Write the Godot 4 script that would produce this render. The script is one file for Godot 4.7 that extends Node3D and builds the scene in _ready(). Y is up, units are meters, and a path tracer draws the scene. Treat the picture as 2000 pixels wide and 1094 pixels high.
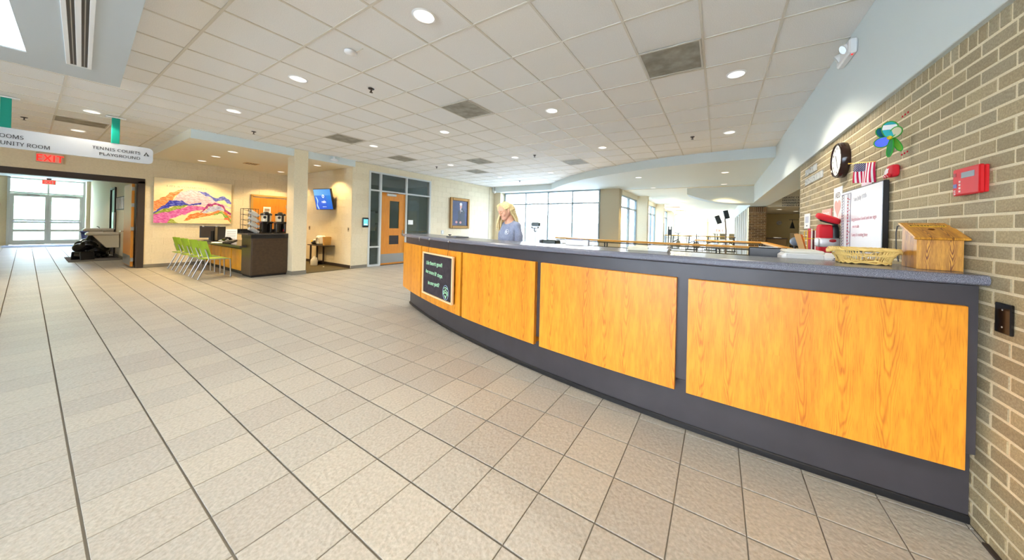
extends Node3D
# World: metres, y up, camera at x=0 z=0. Walls run along x and z; the brick wall is x = 1.07, the desk front starts at z = -2.32.

const CEIL := 3.235
const UNIT := 0.3053
const PX0 := 0.65
const PR := 13.2
const PZ := -2.32
var T := Transform3D()
var M := {}
var cam: Camera3D
var used := {}
var rng := RandomNumberGenerator.new()

func _ready():
	rng.seed = 7
	# ---- camera: a level lens with shift, rolled a little, as the photograph was taken
	cam = Camera3D.new()
	cam.name = "camera"
	add_child(cam)
	cam.position = Vector3(0, 1.38, 0)
	cam.basis = Basis(Vector3.UP, 0.5313) * Basis(Vector3.RIGHT, 0.002) * Basis(Vector3.BACK, 0.02353)
	cam.projection = Camera3D.PROJECTION_FRUSTUM
	cam.near = 0.05
	cam.far = 200.0
	cam.size = 0.05 * 1094.0 / 590.75
	cam.frustum_offset = Vector2((1000.0 - 1055.2) / 590.75, -(547.0 - 442.4) / 590.75) * 0.05
	cam.current = true
	# ---- sky, exposure
	var env := Environment.new()
	env.background_mode = Environment.BG_SKY
	var sky := Sky.new()
	var sm := ProceduralSkyMaterial.new()
	sm.sky_top_color = Color(0.74, 0.84, 0.97)
	sm.sky_horizon_color = Color(0.97, 0.985, 1.0)
	sm.ground_bottom_color = Color(0.8, 0.8, 0.78)
	sm.ground_horizon_color = Color(0.95, 0.96, 0.96)
	sm.sky_energy_multiplier = SKY_E
	sm.ground_energy_multiplier = SKY_E * 0.7
	sky.sky_material = sm
	env.sky = sky
	env.tonemap_mode = Environment.TONE_MAPPER_LINEAR
	env.tonemap_exposure = 0.84
	env.sdfgi_enabled = true
	env.ssao_enabled = true
	env.ssil_enabled = true
	var we := WorldEnvironment.new()
	we.name = "world"
	we.environment = env
	add_child(we)
	# ---- large area light: the skylight over the foyer
	var al := AreaLight3D.new()
	al.name = "skylight_glow"
	al.area_size = Vector2(4.6, 2.0)
	al.light_color = Color(0.86, 0.93, 1.0)
	al.light_energy = SKYLIGHT_E
	al.area_range = 40.0
	al.shadow_enabled = true
	add_child(al)
	al.position = Vector3(-3.6, 3.0, 1.35)
	al.rotation = Vector3(-PI / 2, 0, 0)
	# ---- then the large structure, the objects, the small things
	materials()
	shell()
	ceiling_things()
	desk()
	brick_wall_things()
	desk_things()
	person()
	alcove()
	glazed_wall_things()
	hall()
	far_side()

const SKY_E := 4.4
const SKYLIGHT_E := 0.7
const LAMP_E := 2.6

# ------------------------------------------------------------------ helpers
func st(smooth := -1) -> SurfaceTool:
	var s := SurfaceTool.new()
	s.begin(Mesh.PRIMITIVE_TRIANGLES)
	s.set_smooth_group(smooth)
	T = Transform3D()
	return s

# a flat polygon, wound so that it faces away from the point "inside"
func face(s: SurfaceTool, p: Array, inside: Vector3, g := -1):
	var n: Vector3 = (p[2] - p[0]).cross(p[1] - p[0])
	if n.length_squared() < 1e-16 and p.size() > 3:
		n = (p[3] - p[0]).cross(p[2] - p[0])
	var c := Vector3.ZERO
	for v in p: c += v
	c /= p.size()
	var flip: bool = n.dot(c - inside) < 0.0
	s.set_smooth_group(g)
	for i in range(1, p.size() - 1):
		s.add_vertex(T * p[0])
		if flip:
			s.add_vertex(T * p[i + 1]); s.add_vertex(T * p[i])
		else:
			s.add_vertex(T * p[i]); s.add_vertex(T * p[i + 1])

func box(s: SurfaceTool, c: Vector3, d: Vector3, bev := 0.0):
	var h := d * 0.5
	bev = minf(bev, minf(h.x, minf(h.y, h.z)) * 0.9)
	var i := h - Vector3.ONE * bev
	for a in 3:
		var b := (a + 1) % 3
		var e := (a + 2) % 3
		for sg in [-1.0, 1.0]:
			var q := []
			for k in [[-1, -1], [1, -1], [1, 1], [-1, 1]]:
				var v := Vector3.ZERO
				v[a] = h[a] * sg; v[b] = i[b] * k[0]; v[e] = i[e] * k[1]
				q.append(c + v)
			face(s, q, c)
	if bev <= 0.0: return
	for a in 3:
		var b := (a + 1) % 3
		var e := (a + 2) % 3
		for k in [[-1, -1], [1, -1], [1, 1], [-1, 1]]:
			var q := []
			for w in [[0, -1], [0, 1], [1, 1], [1, -1]]:
				var v := Vector3.ZERO
				v[a] = i[a] * w[1]
				v[b] = (h[b] if w[0] == 0 else i[b]) * k[0]
				v[e] = (i[e] if w[0] == 0 else h[e]) * k[1]
				q.append(c + v)
			face(s, q, c)
	for x in [-1, 1]:
		for y in [-1, 1]:
			for z in [-1, 1]:
				var g := Vector3(x, y, z)
				face(s, [c + Vector3(h.x, i.y, i.z) * g, c + Vector3(i.x, h.y, i.z) * g, c + Vector3(i.x, i.y, h.z) * g], c)

func frame_of(d: Vector3) -> Array:
	var u := d.cross(Vector3.UP if absf(d.y) < 0.9 * d.length() else Vector3.RIGHT).normalized()
	return [u, d.cross(u).normalized()]

func cyl(s: SurfaceTool, a: Vector3, b: Vector3, r0: float, r1 := -1.0, n := 16, caps := true):
	if r1 < 0.0: r1 = r0
	var f := frame_of(b - a)
	var mid := (a + b) * 0.5
	var A := []
	var B := []
	for k in n:
		var w: Vector3 = f[0] * cos(TAU * k / n) + f[1] * sin(TAU * k / n)
		A.append(a + w * r0); B.append(b + w * r1)
	for k in n:
		var l := (k + 1) % n
		if r0 < 1e-5: face(s, [a, B[k], B[l]], mid, 1)
		elif r1 < 1e-5: face(s, [A[k], A[l], b], mid, 1)
		else: face(s, [A[k], A[l], B[l], B[k]], mid, 1)
	if caps:
		if r0 > 1e-5: face(s, A, mid)
		if r1 > 1e-5: face(s, B, mid)

func tube(s: SurfaceTool, p: Array, r, n := 8, closed := false, flat := 1.0):
	var rings := []
	var u := Vector3.ZERO
	var m := p.size()
	for i in m:
		var d: Vector3
		if closed: d = p[(i + 1) % m] - p[(i - 1 + m) % m]
		else: d = p[mini(i + 1, m - 1)] - p[maxi(i - 1, 0)]
		d = d.normalized()
		if u == Vector3.ZERO: u = frame_of(d)[0]
		u = (u - d * u.dot(d)).normalized()
		var v := d.cross(u)
		var rr: float = r[i] if r is Array else r
		var ring := []
		for k in n: ring.append(p[i] + (u * cos(TAU * k / n) + v * flat * sin(TAU * k / n)) * rr)
		rings.append(ring)
	for i in (m if closed else m - 1):
		var j := (i + 1) % m
		var c: Vector3 = (p[i] + p[j]) * 0.5
		for k in n:
			var l := (k + 1) % n
			face(s, [rings[i][k], rings[i][l], rings[j][l], rings[j][k]], c, 1)
	if not closed:
		face(s, rings[0], p[1]); face(s, rings[m - 1], p[m - 2])

# profile: Vector2(radius, height); round the y axis of the origin o
func lathe(s: SurfaceTool, prof: Array, o := Vector3.ZERO, n := 24, thick_mid := 0.0):
	for i in prof.size() - 1:
		var a: Vector2 = prof[i]
		var b: Vector2 = prof[i + 1]
		for k in n:
			var t0 := TAU * k / n
			var t1 := TAU * (k + 1) / n
			var q := []
			for w in [[a, t0], [a, t1], [b, t1], [b, t0]]:
				var v := o + Vector3(w[0].x * cos(w[1]), w[0].y, w[0].x * sin(w[1]))
				if q.is_empty() or (v - q[-1]).length() > 1e-6: q.append(v)
			if q.size() > 3 and (q[0] - q[3]).length() < 1e-6: q.pop_back()
			if q.size() >= 3: face(s, q, o + Vector3(0, thick_mid if thick_mid != 0.0 else (a.y + b.y) / 2, 0), 1)

func ball(s: SurfaceTool, c: Vector3, r: Vector3, n := 16, m := 10):
	for i in m:
		for k in n:
			var q := []
			for w in [[i, k], [i, k + 1], [i + 1, k + 1], [i + 1, k]]:
				var a: float = PI * w[0] / m
				var t: float = TAU * w[1] / n
				var v := c + Vector3(sin(a) * cos(t), cos(a), sin(a) * sin(t)) * r
				if q.is_empty() or (v - q[-1]).length() > 1e-7: q.append(v)
			if (q[0] - q[-1]).length() < 1e-7: q.pop_back()
			if q.size() >= 3: face(s, q, c, 1)

# polygon in x,y drawn out along z from z0 to z1
func prism(s: SurfaceTool, poly: PackedVector2Array, z0: float, z1: float):
	var ix := Geometry2D.triangulate_polygon(poly)
	if Geometry2D.is_polygon_clockwise(poly): poly.reverse(); ix = Geometry2D.triangulate_polygon(poly)
	for k in range(0, ix.size(), 3):
		for z in [z0, z1]:
			var q := []
			for w in 3: q.append(Vector3(poly[ix[k + w]].x, poly[ix[k + w]].y, z))
			face(s, q, q[0] + Vector3(0, 0, (z0 + z1) / 2 - z))
	for k in poly.size():
		var a := poly[k]
		var b := poly[(k + 1) % poly.size()]
		var nn := Vector2(b.y - a.y, a.x - b.x)
		var mid := (a + b) / 2 - nn * 0.01
		face(s, [Vector3(a.x, a.y, z0), Vector3(b.x, b.y, z0), Vector3(b.x, b.y, z1), Vector3(a.x, a.y, z1)], Vector3(mid.x, mid.y, (z0 + z1) / 2))

func picture(a: Vector3, b: Vector3, c: Vector3, d: Vector3) -> SurfaceTool: # tl, tr, br, bl, with UVs
	var s := st()
	var uv := [Vector2(0, 0), Vector2(1, 0), Vector2(1, 1), Vector2(0, 1)]
	var p := [a, b, c, d]
	for k in [0, 1, 2, 0, 2, 3]:
		s.set_uv(uv[k]); s.add_vertex(p[k])
	return s

func commit(s: SurfaceTool, into = null) -> ArrayMesh:
	s.generate_normals()
	s.index()
	return s.commit(into) if into else s.commit()

func numbered(n: String) -> String:
	var k: int = used.get(n, 0)
	used[n] = k + 1
	return n if k == 0 else "%s_%03d" % [n, k]

func put(called: String, mesh: Mesh, m: Material, parent: Node = self, at := Vector3.ZERO) -> MeshInstance3D:
	var o := MeshInstance3D.new()
	o.name = numbered(called) if parent == self else called
	o.mesh = mesh
	if m: o.material_override = m
	o.position = at
	parent.add_child(o, true)
	return o

func obj(called: String, s: SurfaceTool, m: Material, parent: Node = self, at := Vector3.ZERO) -> MeshInstance3D:
	return put(called, commit(s), m, parent, at)

func tag(o: Node, label: String, category: String, group := "") -> Node:
	o.set_meta("label", label)
	o.set_meta("category", category)
	if group: o.set_meta("group", group)
	return o

func thing(called: String, label: String, category: String, at := Vector3.ZERO, turn := 0.0, group := "") -> Node3D:
	var o := Node3D.new()
	o.name = numbered(called)
	add_child(o)
	o.position = at
	o.rotation.y = turn
	return tag(o, label, category, group)

func struct(called: String, label := "") -> Node3D:
	var o := Node3D.new()
	o.name = numbered(called)
	add_child(o)
	o.set_meta("kind", "structure")
	if label: o.set_meta("label", label)
	return o

func bx(called: String, c: Vector3, d: Vector3, m: Material, parent: Node = self, bev := 0.003) -> MeshInstance3D:
	var s := st()
	box(s, Vector3.ZERO, d, bev)
	return obj(called, s, m, parent, c)

func sbox(called: String, lo: Vector3, hi: Vector3, m: Material, bev := 0.0) -> MeshInstance3D:
	var o := bx(called, (lo + hi) / 2, hi - lo, m, self, bev)
	o.set_meta("kind", "structure")
	return o

var fonts := {}
# a pillow-like solid: superellipsoid
func pillow(s: SurfaceTool, c: Vector3, d: Vector3, e := 0.4, n := 24, m := 16):
	var at := func(i: int, k: int) -> Vector3:
		var al := PI * i / m - PI / 2
		var t := TAU * k / n
		var q := func(v: float) -> float: return signf(v) * pow(absf(v), e)
		return c + Vector3(q.call(cos(al)) * q.call(cos(t)), q.call(sin(al)), q.call(cos(al)) * q.call(sin(t))) * d * 0.5
	for i in m:
		for k in n:
			var p := [at.call(i, k), at.call(i, k + 1), at.call(i + 1, k + 1), at.call(i + 1, k)]
			if i == 0: p = [p[0], p[2], p[3]]
			elif i == m - 1: p = [p[0], p[1], p[2]]
			face(s, p, c, 1)

func letters(parent: Node, words: String, cap: float, at: Vector3, b: Basis, m: Material, deep := 0.003, align := 1, face_name := "Droid Sans", wide := 1.0, called := "lettering") -> MeshInstance3D:
	if not fonts.has(face_name):
		var f := SystemFont.new()
		f.font_names = PackedStringArray([face_name])
		fonts[face_name] = f
	var t := TextMesh.new()
	t.font = fonts[face_name]
	t.font_size = 32
	t.pixel_size = cap / (0.714 * 32.0)
	t.depth = deep
	t.curve_step = 2.0
	t.text = words
	t.horizontal_alignment = [HORIZONTAL_ALIGNMENT_LEFT, HORIZONTAL_ALIGNMENT_CENTER, HORIZONTAL_ALIGNMENT_RIGHT][align]
	var o := put(called, t, m, parent, at)
	o.basis = b.scaled_local(Vector3(wide, 1, 1))
	return o

func facing(n: Vector3) -> Basis: # local +z towards the horizontal direction n
	return Basis(Vector3.UP, atan2(n.x, n.z))

func pixel(p: Vector3) -> Vector2:
	var q := cam.transform.affine_inverse() * p
	if q.z > -0.05: return Vector2(-9999, -9999)
	return Vector2(1055.2 + 590.75 * q.x / -q.z, 442.4 - 590.75 * q.y / -q.z)

# ------------------------------------------------------------------ pieces laid on a surface (bricks, blocks, tiles)
var slabs := {}
func slab(w: float, h: float, t: float, bev: float) -> ArrayMesh:
	var key := "%d_%d_%d_%d" % [roundi(w * 1000), roundi(h * 1000), roundi(t * 10000), roundi(bev * 10000)]
	if not slabs.has(key):
		var s := st()
		slab_into(s, w, h, t, bev)
		slabs[key] = commit(s)
	return slabs[key]

func slab_into(s: SurfaceTool, w: float, h: float, t: float, bev: float):
	var x := w / 2; var y := h / 2
	var c := Vector3(0, 0, -0.5)
	var o := [Vector3(-x, -y, -bev), Vector3(x, -y, -bev), Vector3(x, y, -bev), Vector3(-x, y, -bev)]
	var i := [Vector3(-x + bev, -y + bev, 0), Vector3(x - bev, -y + bev, 0), Vector3(x - bev, y - bev, 0), Vector3(-x + bev, y - bev, 0)]
	face(s, i, c)
	for k in 4:
		var l := (k + 1) % 4
		face(s, [i[k], i[l], o[l], o[k]], c)
		face(s, [o[k], o[l], o[l] - Vector3(0, 0, t - bev), o[k] - Vector3(0, 0, t - bev)], Vector3(0, 0, -t / 2))

# O corner, U and V directions (the pieces' outer face is U x V), W x H area; cell u x v; joints ju, jv
func lay(parent: Node, called: String, O: Vector3, U: Vector3, V: Vector3, W: float, H: float, u: float, v: float, ju: float, jv: float, t: float, bev: float, mats: Array, u0 := 0.0, v0 := 0.0, bond := 0.0, holes: Array = [], most := 300, uneven := 0.0):
	var N := U.cross(V)
	var B := Basis(U, V, N)
	var list := []
	var r := RandomNumberGenerator.new()
	r.seed = hash(called) + int(W * 1000)
	for row in range(floori(-v0 / v) - 1, ceili((H - v0) / v) + 1):
		var lo := maxf(v0 + row * v + jv / 2, 0.0)
		var hi := minf(v0 + (row + 1) * v - jv / 2, H)
		if hi - lo < 0.012: continue
		var sh := u0 + (bond * u if posmod(row, 2) == 1 else 0.0)
		for col in range(floori(-sh / u) - 1, ceili((W - sh) / u) + 1):
			var parts := [Vector2(maxf(sh + col * u + ju / 2, 0.0), minf(sh + (col + 1) * u - ju / 2, W))]
			for ho in holes:
				if (lo + hi) / 2 < ho.position.y or (lo + hi) / 2 > ho.end.y: continue
				var next := []
				for p in parts:
					if ho.end.x <= p.x or ho.position.x >= p.y: next.append(p); continue
					if ho.position.x > p.x: next.append(Vector2(p.x, ho.position.x))
					if ho.end.x < p.y: next.append(Vector2(ho.end.x, p.y))
				parts = next
			for p in parts:
				if p.y - p.x < 0.012: continue
				var c: Vector3 = O + U * (p.x + p.y) / 2 + V * (lo + hi) / 2 + N * (r.randf_range(-uneven, uneven))
				var px := pixel(c)
				var dist := (c - cam.position).length()
				var seen := px.x > -120 and px.x < 2120 and px.y > -120 and px.y < 1214
				var score: float = (p.y - p.x) * (hi - lo) * absf(N.dot((c - cam.position) / dist)) / (dist * dist)
				list.append([score + (10.0 if seen else 0.0), c, p.y - p.x, hi - lo, r.randi() % mats.size()])
	list.sort_custom(func(a, b): return a[0] > b[0])
	for k in mini(most, list.size()):
		var e: Array = list[k]
		var o := put(called, slab(e[2], e[3], t, bev), mats[e[4]], parent, e[1])
		o.basis = B
	if list.size() > most:
		var am: ArrayMesh = null
		for mi in mats.size():
			var s := st()
			var any := false
			for k in range(most, list.size()):
				var e: Array = list[k]
				if e[4] != mi: continue
				T = Transform3D(B, e[1])
				slab_into(s, e[2], e[3], t, bev)
				any = true
			T = Transform3D()
			if any:
				am = commit(s, am)
				am.surface_set_material(am.get_surface_count() - 1, mats[mi])
		var rest := put(called + "_field", am, null, parent)
		rest.set_meta("kind", "stuff")

# ------------------------------------------------------------------ the curve of the desk
func cp(s: float, off: float, y := 0.0) -> Vector3:
	if s < 0.0: return Vector3(PX0 - s, y, PZ + off)
	var th := s / PR
	return Vector3(PX0 - (PR + off) * sin(th), y, PZ - PR + (PR + off) * cos(th))

func cn(s: float) -> Vector3:
	return Vector3(0, 0, 1) if s < 0.0 else Vector3(-sin(s / PR), 0, cos(s / PR))

# sweep a convex profile of (offset, y) along the curve from s0 to s1
func sweep(s: SurfaceTool, prof: Array, s0: float, s1: float, n: int):
	var mid := Vector2.ZERO
	for p in prof: mid += p
	mid /= prof.size()
	var m := prof.size()
	for i in n:
		var a := lerpf(s0, s1, float(i) / n)
		var b := lerpf(s0, s1, float(i + 1) / n)
		for k in m:
			var l := (k + 1) % m
			face(s, [cp(a, prof[k].x, prof[k].y), cp(a, prof[l].x, prof[l].y), cp(b, prof[l].x, prof[l].y), cp(b, prof[k].x, prof[k].y)], cp((a + b) / 2, mid.x, mid.y))
	for e in [[s0, s1], [s1, s0]]:
		var q := []
		for p in prof: q.append(cp(e[0], p.x, p.y))
		face(s, q, cp(lerpf(e[0], e[1], 0.1), mid.x, mid.y))

func rect(o0: float, o1: float, y0: float, y1: float, b := 0.004) -> Array:
	return [Vector2(o0 + b, y0), Vector2(o1 - b, y0), Vector2(o1, y0 + b), Vector2(o1, y1 - b), Vector2(o1 - b, y1), Vector2(o0 + b, y1), Vector2(o0, y1 - b), Vector2(o0, y0 + b)]

# ------------------------------------------------------------------ materials
func mat(c: Color, rough := 0.6, metal := 0.0) -> StandardMaterial3D:
	var m := StandardMaterial3D.new()
	m.albedo_color = c
	m.roughness = rough
	m.metallic = metal
	return m

func c8(r: int, g: int, b: int) -> Color:
	return Color(r / 255.0, g / 255.0, b / 255.0)

func glow(c: Color, e: float) -> StandardMaterial3D:
	var m := mat(c, 0.5)
	m.emission_enabled = true
	m.emission = c
	m.emission_energy_multiplier = e
	return m

func noise_tex(freq: float, oct: int, size := 256, normal := false, strength := 4.0, a := Color.BLACK, b := Color.WHITE, sd := 1, kind := FastNoiseLite.TYPE_SIMPLEX_SMOOTH) -> NoiseTexture2D:
	var n := FastNoiseLite.new()
	n.seed = sd
	n.noise_type = kind
	n.frequency = freq
	n.fractal_octaves = oct
	var t := NoiseTexture2D.new()
	t.width = size; t.height = size
	t.seamless = true
	t.noise = n
	if normal:
		t.as_normal_map = true
		t.bump_strength = strength
	else:
		var g := Gradient.new()
		g.set_color(0, a); g.set_color(1, b)
		t.color_ramp = g
	return t

func planar(m: StandardMaterial3D, scale: float, world := false) -> StandardMaterial3D:
	m.uv1_triplanar = true
	m.uv1_world_triplanar = world
	m.uv1_scale = Vector3.ONE * scale
	m.uv1_triplanar_sharpness = 8.0
	return m

func textured(m: StandardMaterial3D, tex: Texture2D, scale: float, world := false) -> StandardMaterial3D:
	m.albedo_texture = tex
	return planar(m, scale, world)

# upright wood grain: streaks, pores and cathedral arches, repeated every `wide` leaves
func wood(base: Color, dark: Color, sd: int, arch: float) -> ImageTexture:
	var n := FastNoiseLite.new()
	n.seed = sd
	n.frequency = 0.035
	n.fractal_octaves = 3
	var str_im := n.get_seamless_image(512, 64)
	str_im.resize(512, 512, Image.INTERPOLATE_CUBIC)
	n.seed = sd + 5
	n.frequency = 0.25
	var pore := n.get_seamless_image(512, 24)
	pore.resize(512, 512, Image.INTERPOLATE_CUBIC)
	n.frequency = 0.02
	n.seed = sd + 9
	var warp := n.get_seamless_image(512, 96)
	var im := Image.create(512, 512, false, Image.FORMAT_RGB8)
	warp.resize(512, 512, Image.INTERPOLATE_CUBIC)
	var wd := warp.get_data()
	var sdt := str_im.get_data()
	var pd := pore.get_data()
	for y in 512:
		for x in 512:
			var k := y * 512 + x
			var lf := x / 128
			var leaf := float(x % 128) / 128.0 - 0.5 + 0.06 * sin(TAU * y / 512.0 + lf)
			var a := leaf * leaf * (52.0 + 16.0 * float((lf * 5 + sd) % 3)) + 5.0 * y / 512.0 + (wd[k] / 255.0 - 0.5) * 1.3 + lf * 0.37
			var ring := pow(0.5 + 0.5 * sin(TAU * a), 2.5) * arch * clampf(1.1 - absf(leaf) * 2.6, 0.16, 1.0)
			if (lf + sd) % 3 == 1: ring *= 0.4
			var d := ring + (sdt[k] / 255.0 - 0.4) * 0.45 + maxf(0.0, pd[k] / 255.0 - 0.58) * 1.1 + 0.06 * float((lf * 7 + sd) % 3)
			im.set_pixel(x, y, base.lerp(dark, clampf(d, 0.0, 1.0)))
	return ImageTexture.create_from_image(im)

func speckle(cols: Array, size := 256, clump := 0.35) -> ImageTexture:
	var n := FastNoiseLite.new()
	n.frequency = clump
	n.seed = 3
	var im0 := n.get_seamless_image(size, size)
	var im := Image.create(size, size, false, Image.FORMAT_RGB8)
	var r := RandomNumberGenerator.new()
	r.seed = 11
	for y in size:
		for x in size:
			var k := clampf(im0.get_pixel(x, y).r * 1.3 - 0.15 + r.randf_range(-0.25, 0.25), 0.0, 0.999)
			im.set_pixel(x, y, cols[int(k * cols.size())])
	return ImageTexture.create_from_image(im)

func materials():
	M.cream = textured(mat(c8(224, 209, 176), 0.6), noise_tex(0.08, 3, 256, false, 1, Color(0.96, 0.96, 0.95), Color(1, 1, 1)), 0.8, true)
	M.cream.normal_enabled = true
	M.cream.normal_texture = noise_tex(0.12, 4, 256, true, 0.45)
	M.block = []
	for k in 3:
		var m: StandardMaterial3D = M.cream.duplicate()
		m.albedo_color = [c8(224, 210, 178), c8(226, 212, 181), c8(222, 207, 175)][k]
		M.block.append(m)
	M.paint = mat(c8(212, 221, 219), 0.7)
	M.paint_warm = mat(c8(232, 226, 205), 0.7)
	M.grey_paint = mat(c8(196, 202, 203), 0.75)
	M.bar = mat(c8(216, 210, 196), 0.5)
	M.tiles = []
	var acoustic := noise_tex(0.3, 4, 256, false, 1, Color(0.9, 0.9, 0.9), Color(1, 1, 1), 4)
	for k in 3:
		var m := textured(mat([c8(250, 248, 243), c8(247, 246, 242), c8(251, 248, 241)][k], 0.9), acoustic, 1.6, true)
		M.tiles.append(m)
	M.floor = []
	var slate := noise_tex(0.022, 5, 512, true, 4.0, Color.BLACK, Color.WHITE, 8)
	var mott := noise_tex(0.05, 5, 512, false, 1, Color(0.84, 0.84, 0.83), Color(1, 1, 1), 12)
	for k in 4:
		var m := textured(mat([c8(188, 181, 168), c8(183, 176, 164), c8(192, 185, 171), c8(186, 180, 168)][k], 0.42), mott, 1.8)
		m.normal_enabled = true
		m.normal_texture = slate
		m.normal_scale = 0.55
		m.uv1_offset = Vector3(k * 0.31, k * 0.17, k * 0.23)
		M.floor.append(m)
	M.grout = mat(c8(138, 131, 118), 0.9)
	M.brick = []
	var clay := noise_tex(0.09, 5, 256, false, 1, Color(0.8, 0.79, 0.77), Color(1.0, 1.0, 1.0), 21)
	var claynm := noise_tex(0.2, 4, 256, true, 2.0, Color.BLACK, Color.WHITE, 22)
	for k in 4:
		var m := textured(mat([c8(186, 168, 130), c8(174, 158, 123), c8(195, 177, 137), c8(180, 166, 134)][k], 0.85), clay, 3.0, true)
		m.normal_enabled = true
		m.normal_texture = claynm
		M.brick.append(m)
	M.mortar = textured(mat(c8(244, 230, 194), 0.95), noise_tex(0.3, 3, 128, false, 1, Color(0.85, 0.85, 0.85), Color(1, 1, 1)), 4.0, true)
	M.oak = textured(mat(Color.WHITE, 0.38), wood(c8(226, 150, 38), c8(172, 90, 12), 3, 0.5), 1.5)
	M.oak_box = textured(mat(Color.WHITE, 0.35), wood(c8(222, 160, 58), c8(120, 66, 14), 17, 1.1), 3.4)
	M.door_wood = textured(mat(Color.WHITE, 0.4), wood(c8(214, 140, 42), c8(184, 100, 22), 29, 0.15), 0.8)
	M.rail_wood = mat(c8(214, 158, 66), 0.4)
	M.desk = textured(mat(c8(62, 58, 61), 0.42), noise_tex(0.02, 4, 256, false, 1, Color(0.88, 0.88, 0.88), Color(1, 1, 1)), 0.7)
	M.granite = textured(mat(Color.WHITE, 0.22), speckle([c8(44, 45, 52), c8(78, 80, 90), c8(100, 102, 114), c8(124, 126, 138), c8(168, 170, 180)]), 4.2)
	M.dark_top = textured(mat(Color.WHITE, 0.2), speckle([c8(38, 36, 36), c8(58, 54, 52), c8(84, 80, 76)]), 2.6)
	M.alum = mat(c8(196, 197, 194), 0.35, 0.6)
	M.alum_paint = mat(c8(198, 200, 196), 0.45)
	M.steel = mat(c8(180, 180, 178), 0.3, 0.9)
	M.chrome = mat(c8(215, 215, 215), 0.15, 1.0)
	M.bronze = mat(c8(50, 40, 34), 0.5)
	M.black = mat(c8(22, 22, 24), 0.4)
	M.black_gloss = mat(c8(16, 15, 17), 0.15)
	M.white = mat(c8(240, 240, 238), 0.5)
	M.paper = mat(c8(246, 246, 244), 0.8)
	M.ink = mat(c8(30, 28, 30), 0.7)
	M.red = mat(c8(206, 14, 20), 0.65)
	M.red_cloth = mat(c8(196, 12, 30), 0.75)
	M.teal = mat(c8(0, 142, 120), 0.4)
	M.lime = mat(c8(150, 178, 44), 0.5)
	M.umber = textured(mat(c8(74, 56, 38), 0.35), noise_tex(0.05, 4, 256, false, 1, Color(0.8, 0.8, 0.8), Color(1, 1, 1)), 1.0)
	M.base = mat(c8(122, 114, 98), 0.6)
	M.carpet = textured(mat(c8(118, 104, 66), 1.0), noise_tex(0.4, 3, 256, false, 1, Color(0.5, 0.5, 0.5), Color(1, 1, 1)), 2.0, true)
	M.yellow = mat(c8(246, 206, 20), 0.5)
	M.tinted = mat(Color(0.85, 0.9, 0.92, 0.38), 0.03)
	M.tinted.transparency = BaseMaterial3D.TRANSPARENCY_ALPHA
	M.glass = mat(Color(0.9, 0.96, 0.95, 0.06), 0.03)
	M.glass.transparency = BaseMaterial3D.TRANSPARENCY_ALPHA
	M.smoked = mat(Color(0.35, 0.42, 0.4, 0.3), 0.03)
	M.smoked.transparency = BaseMaterial3D.TRANSPARENCY_ALPHA
	M.lens = glow(c8(255, 250, 240), 1.6)

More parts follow.
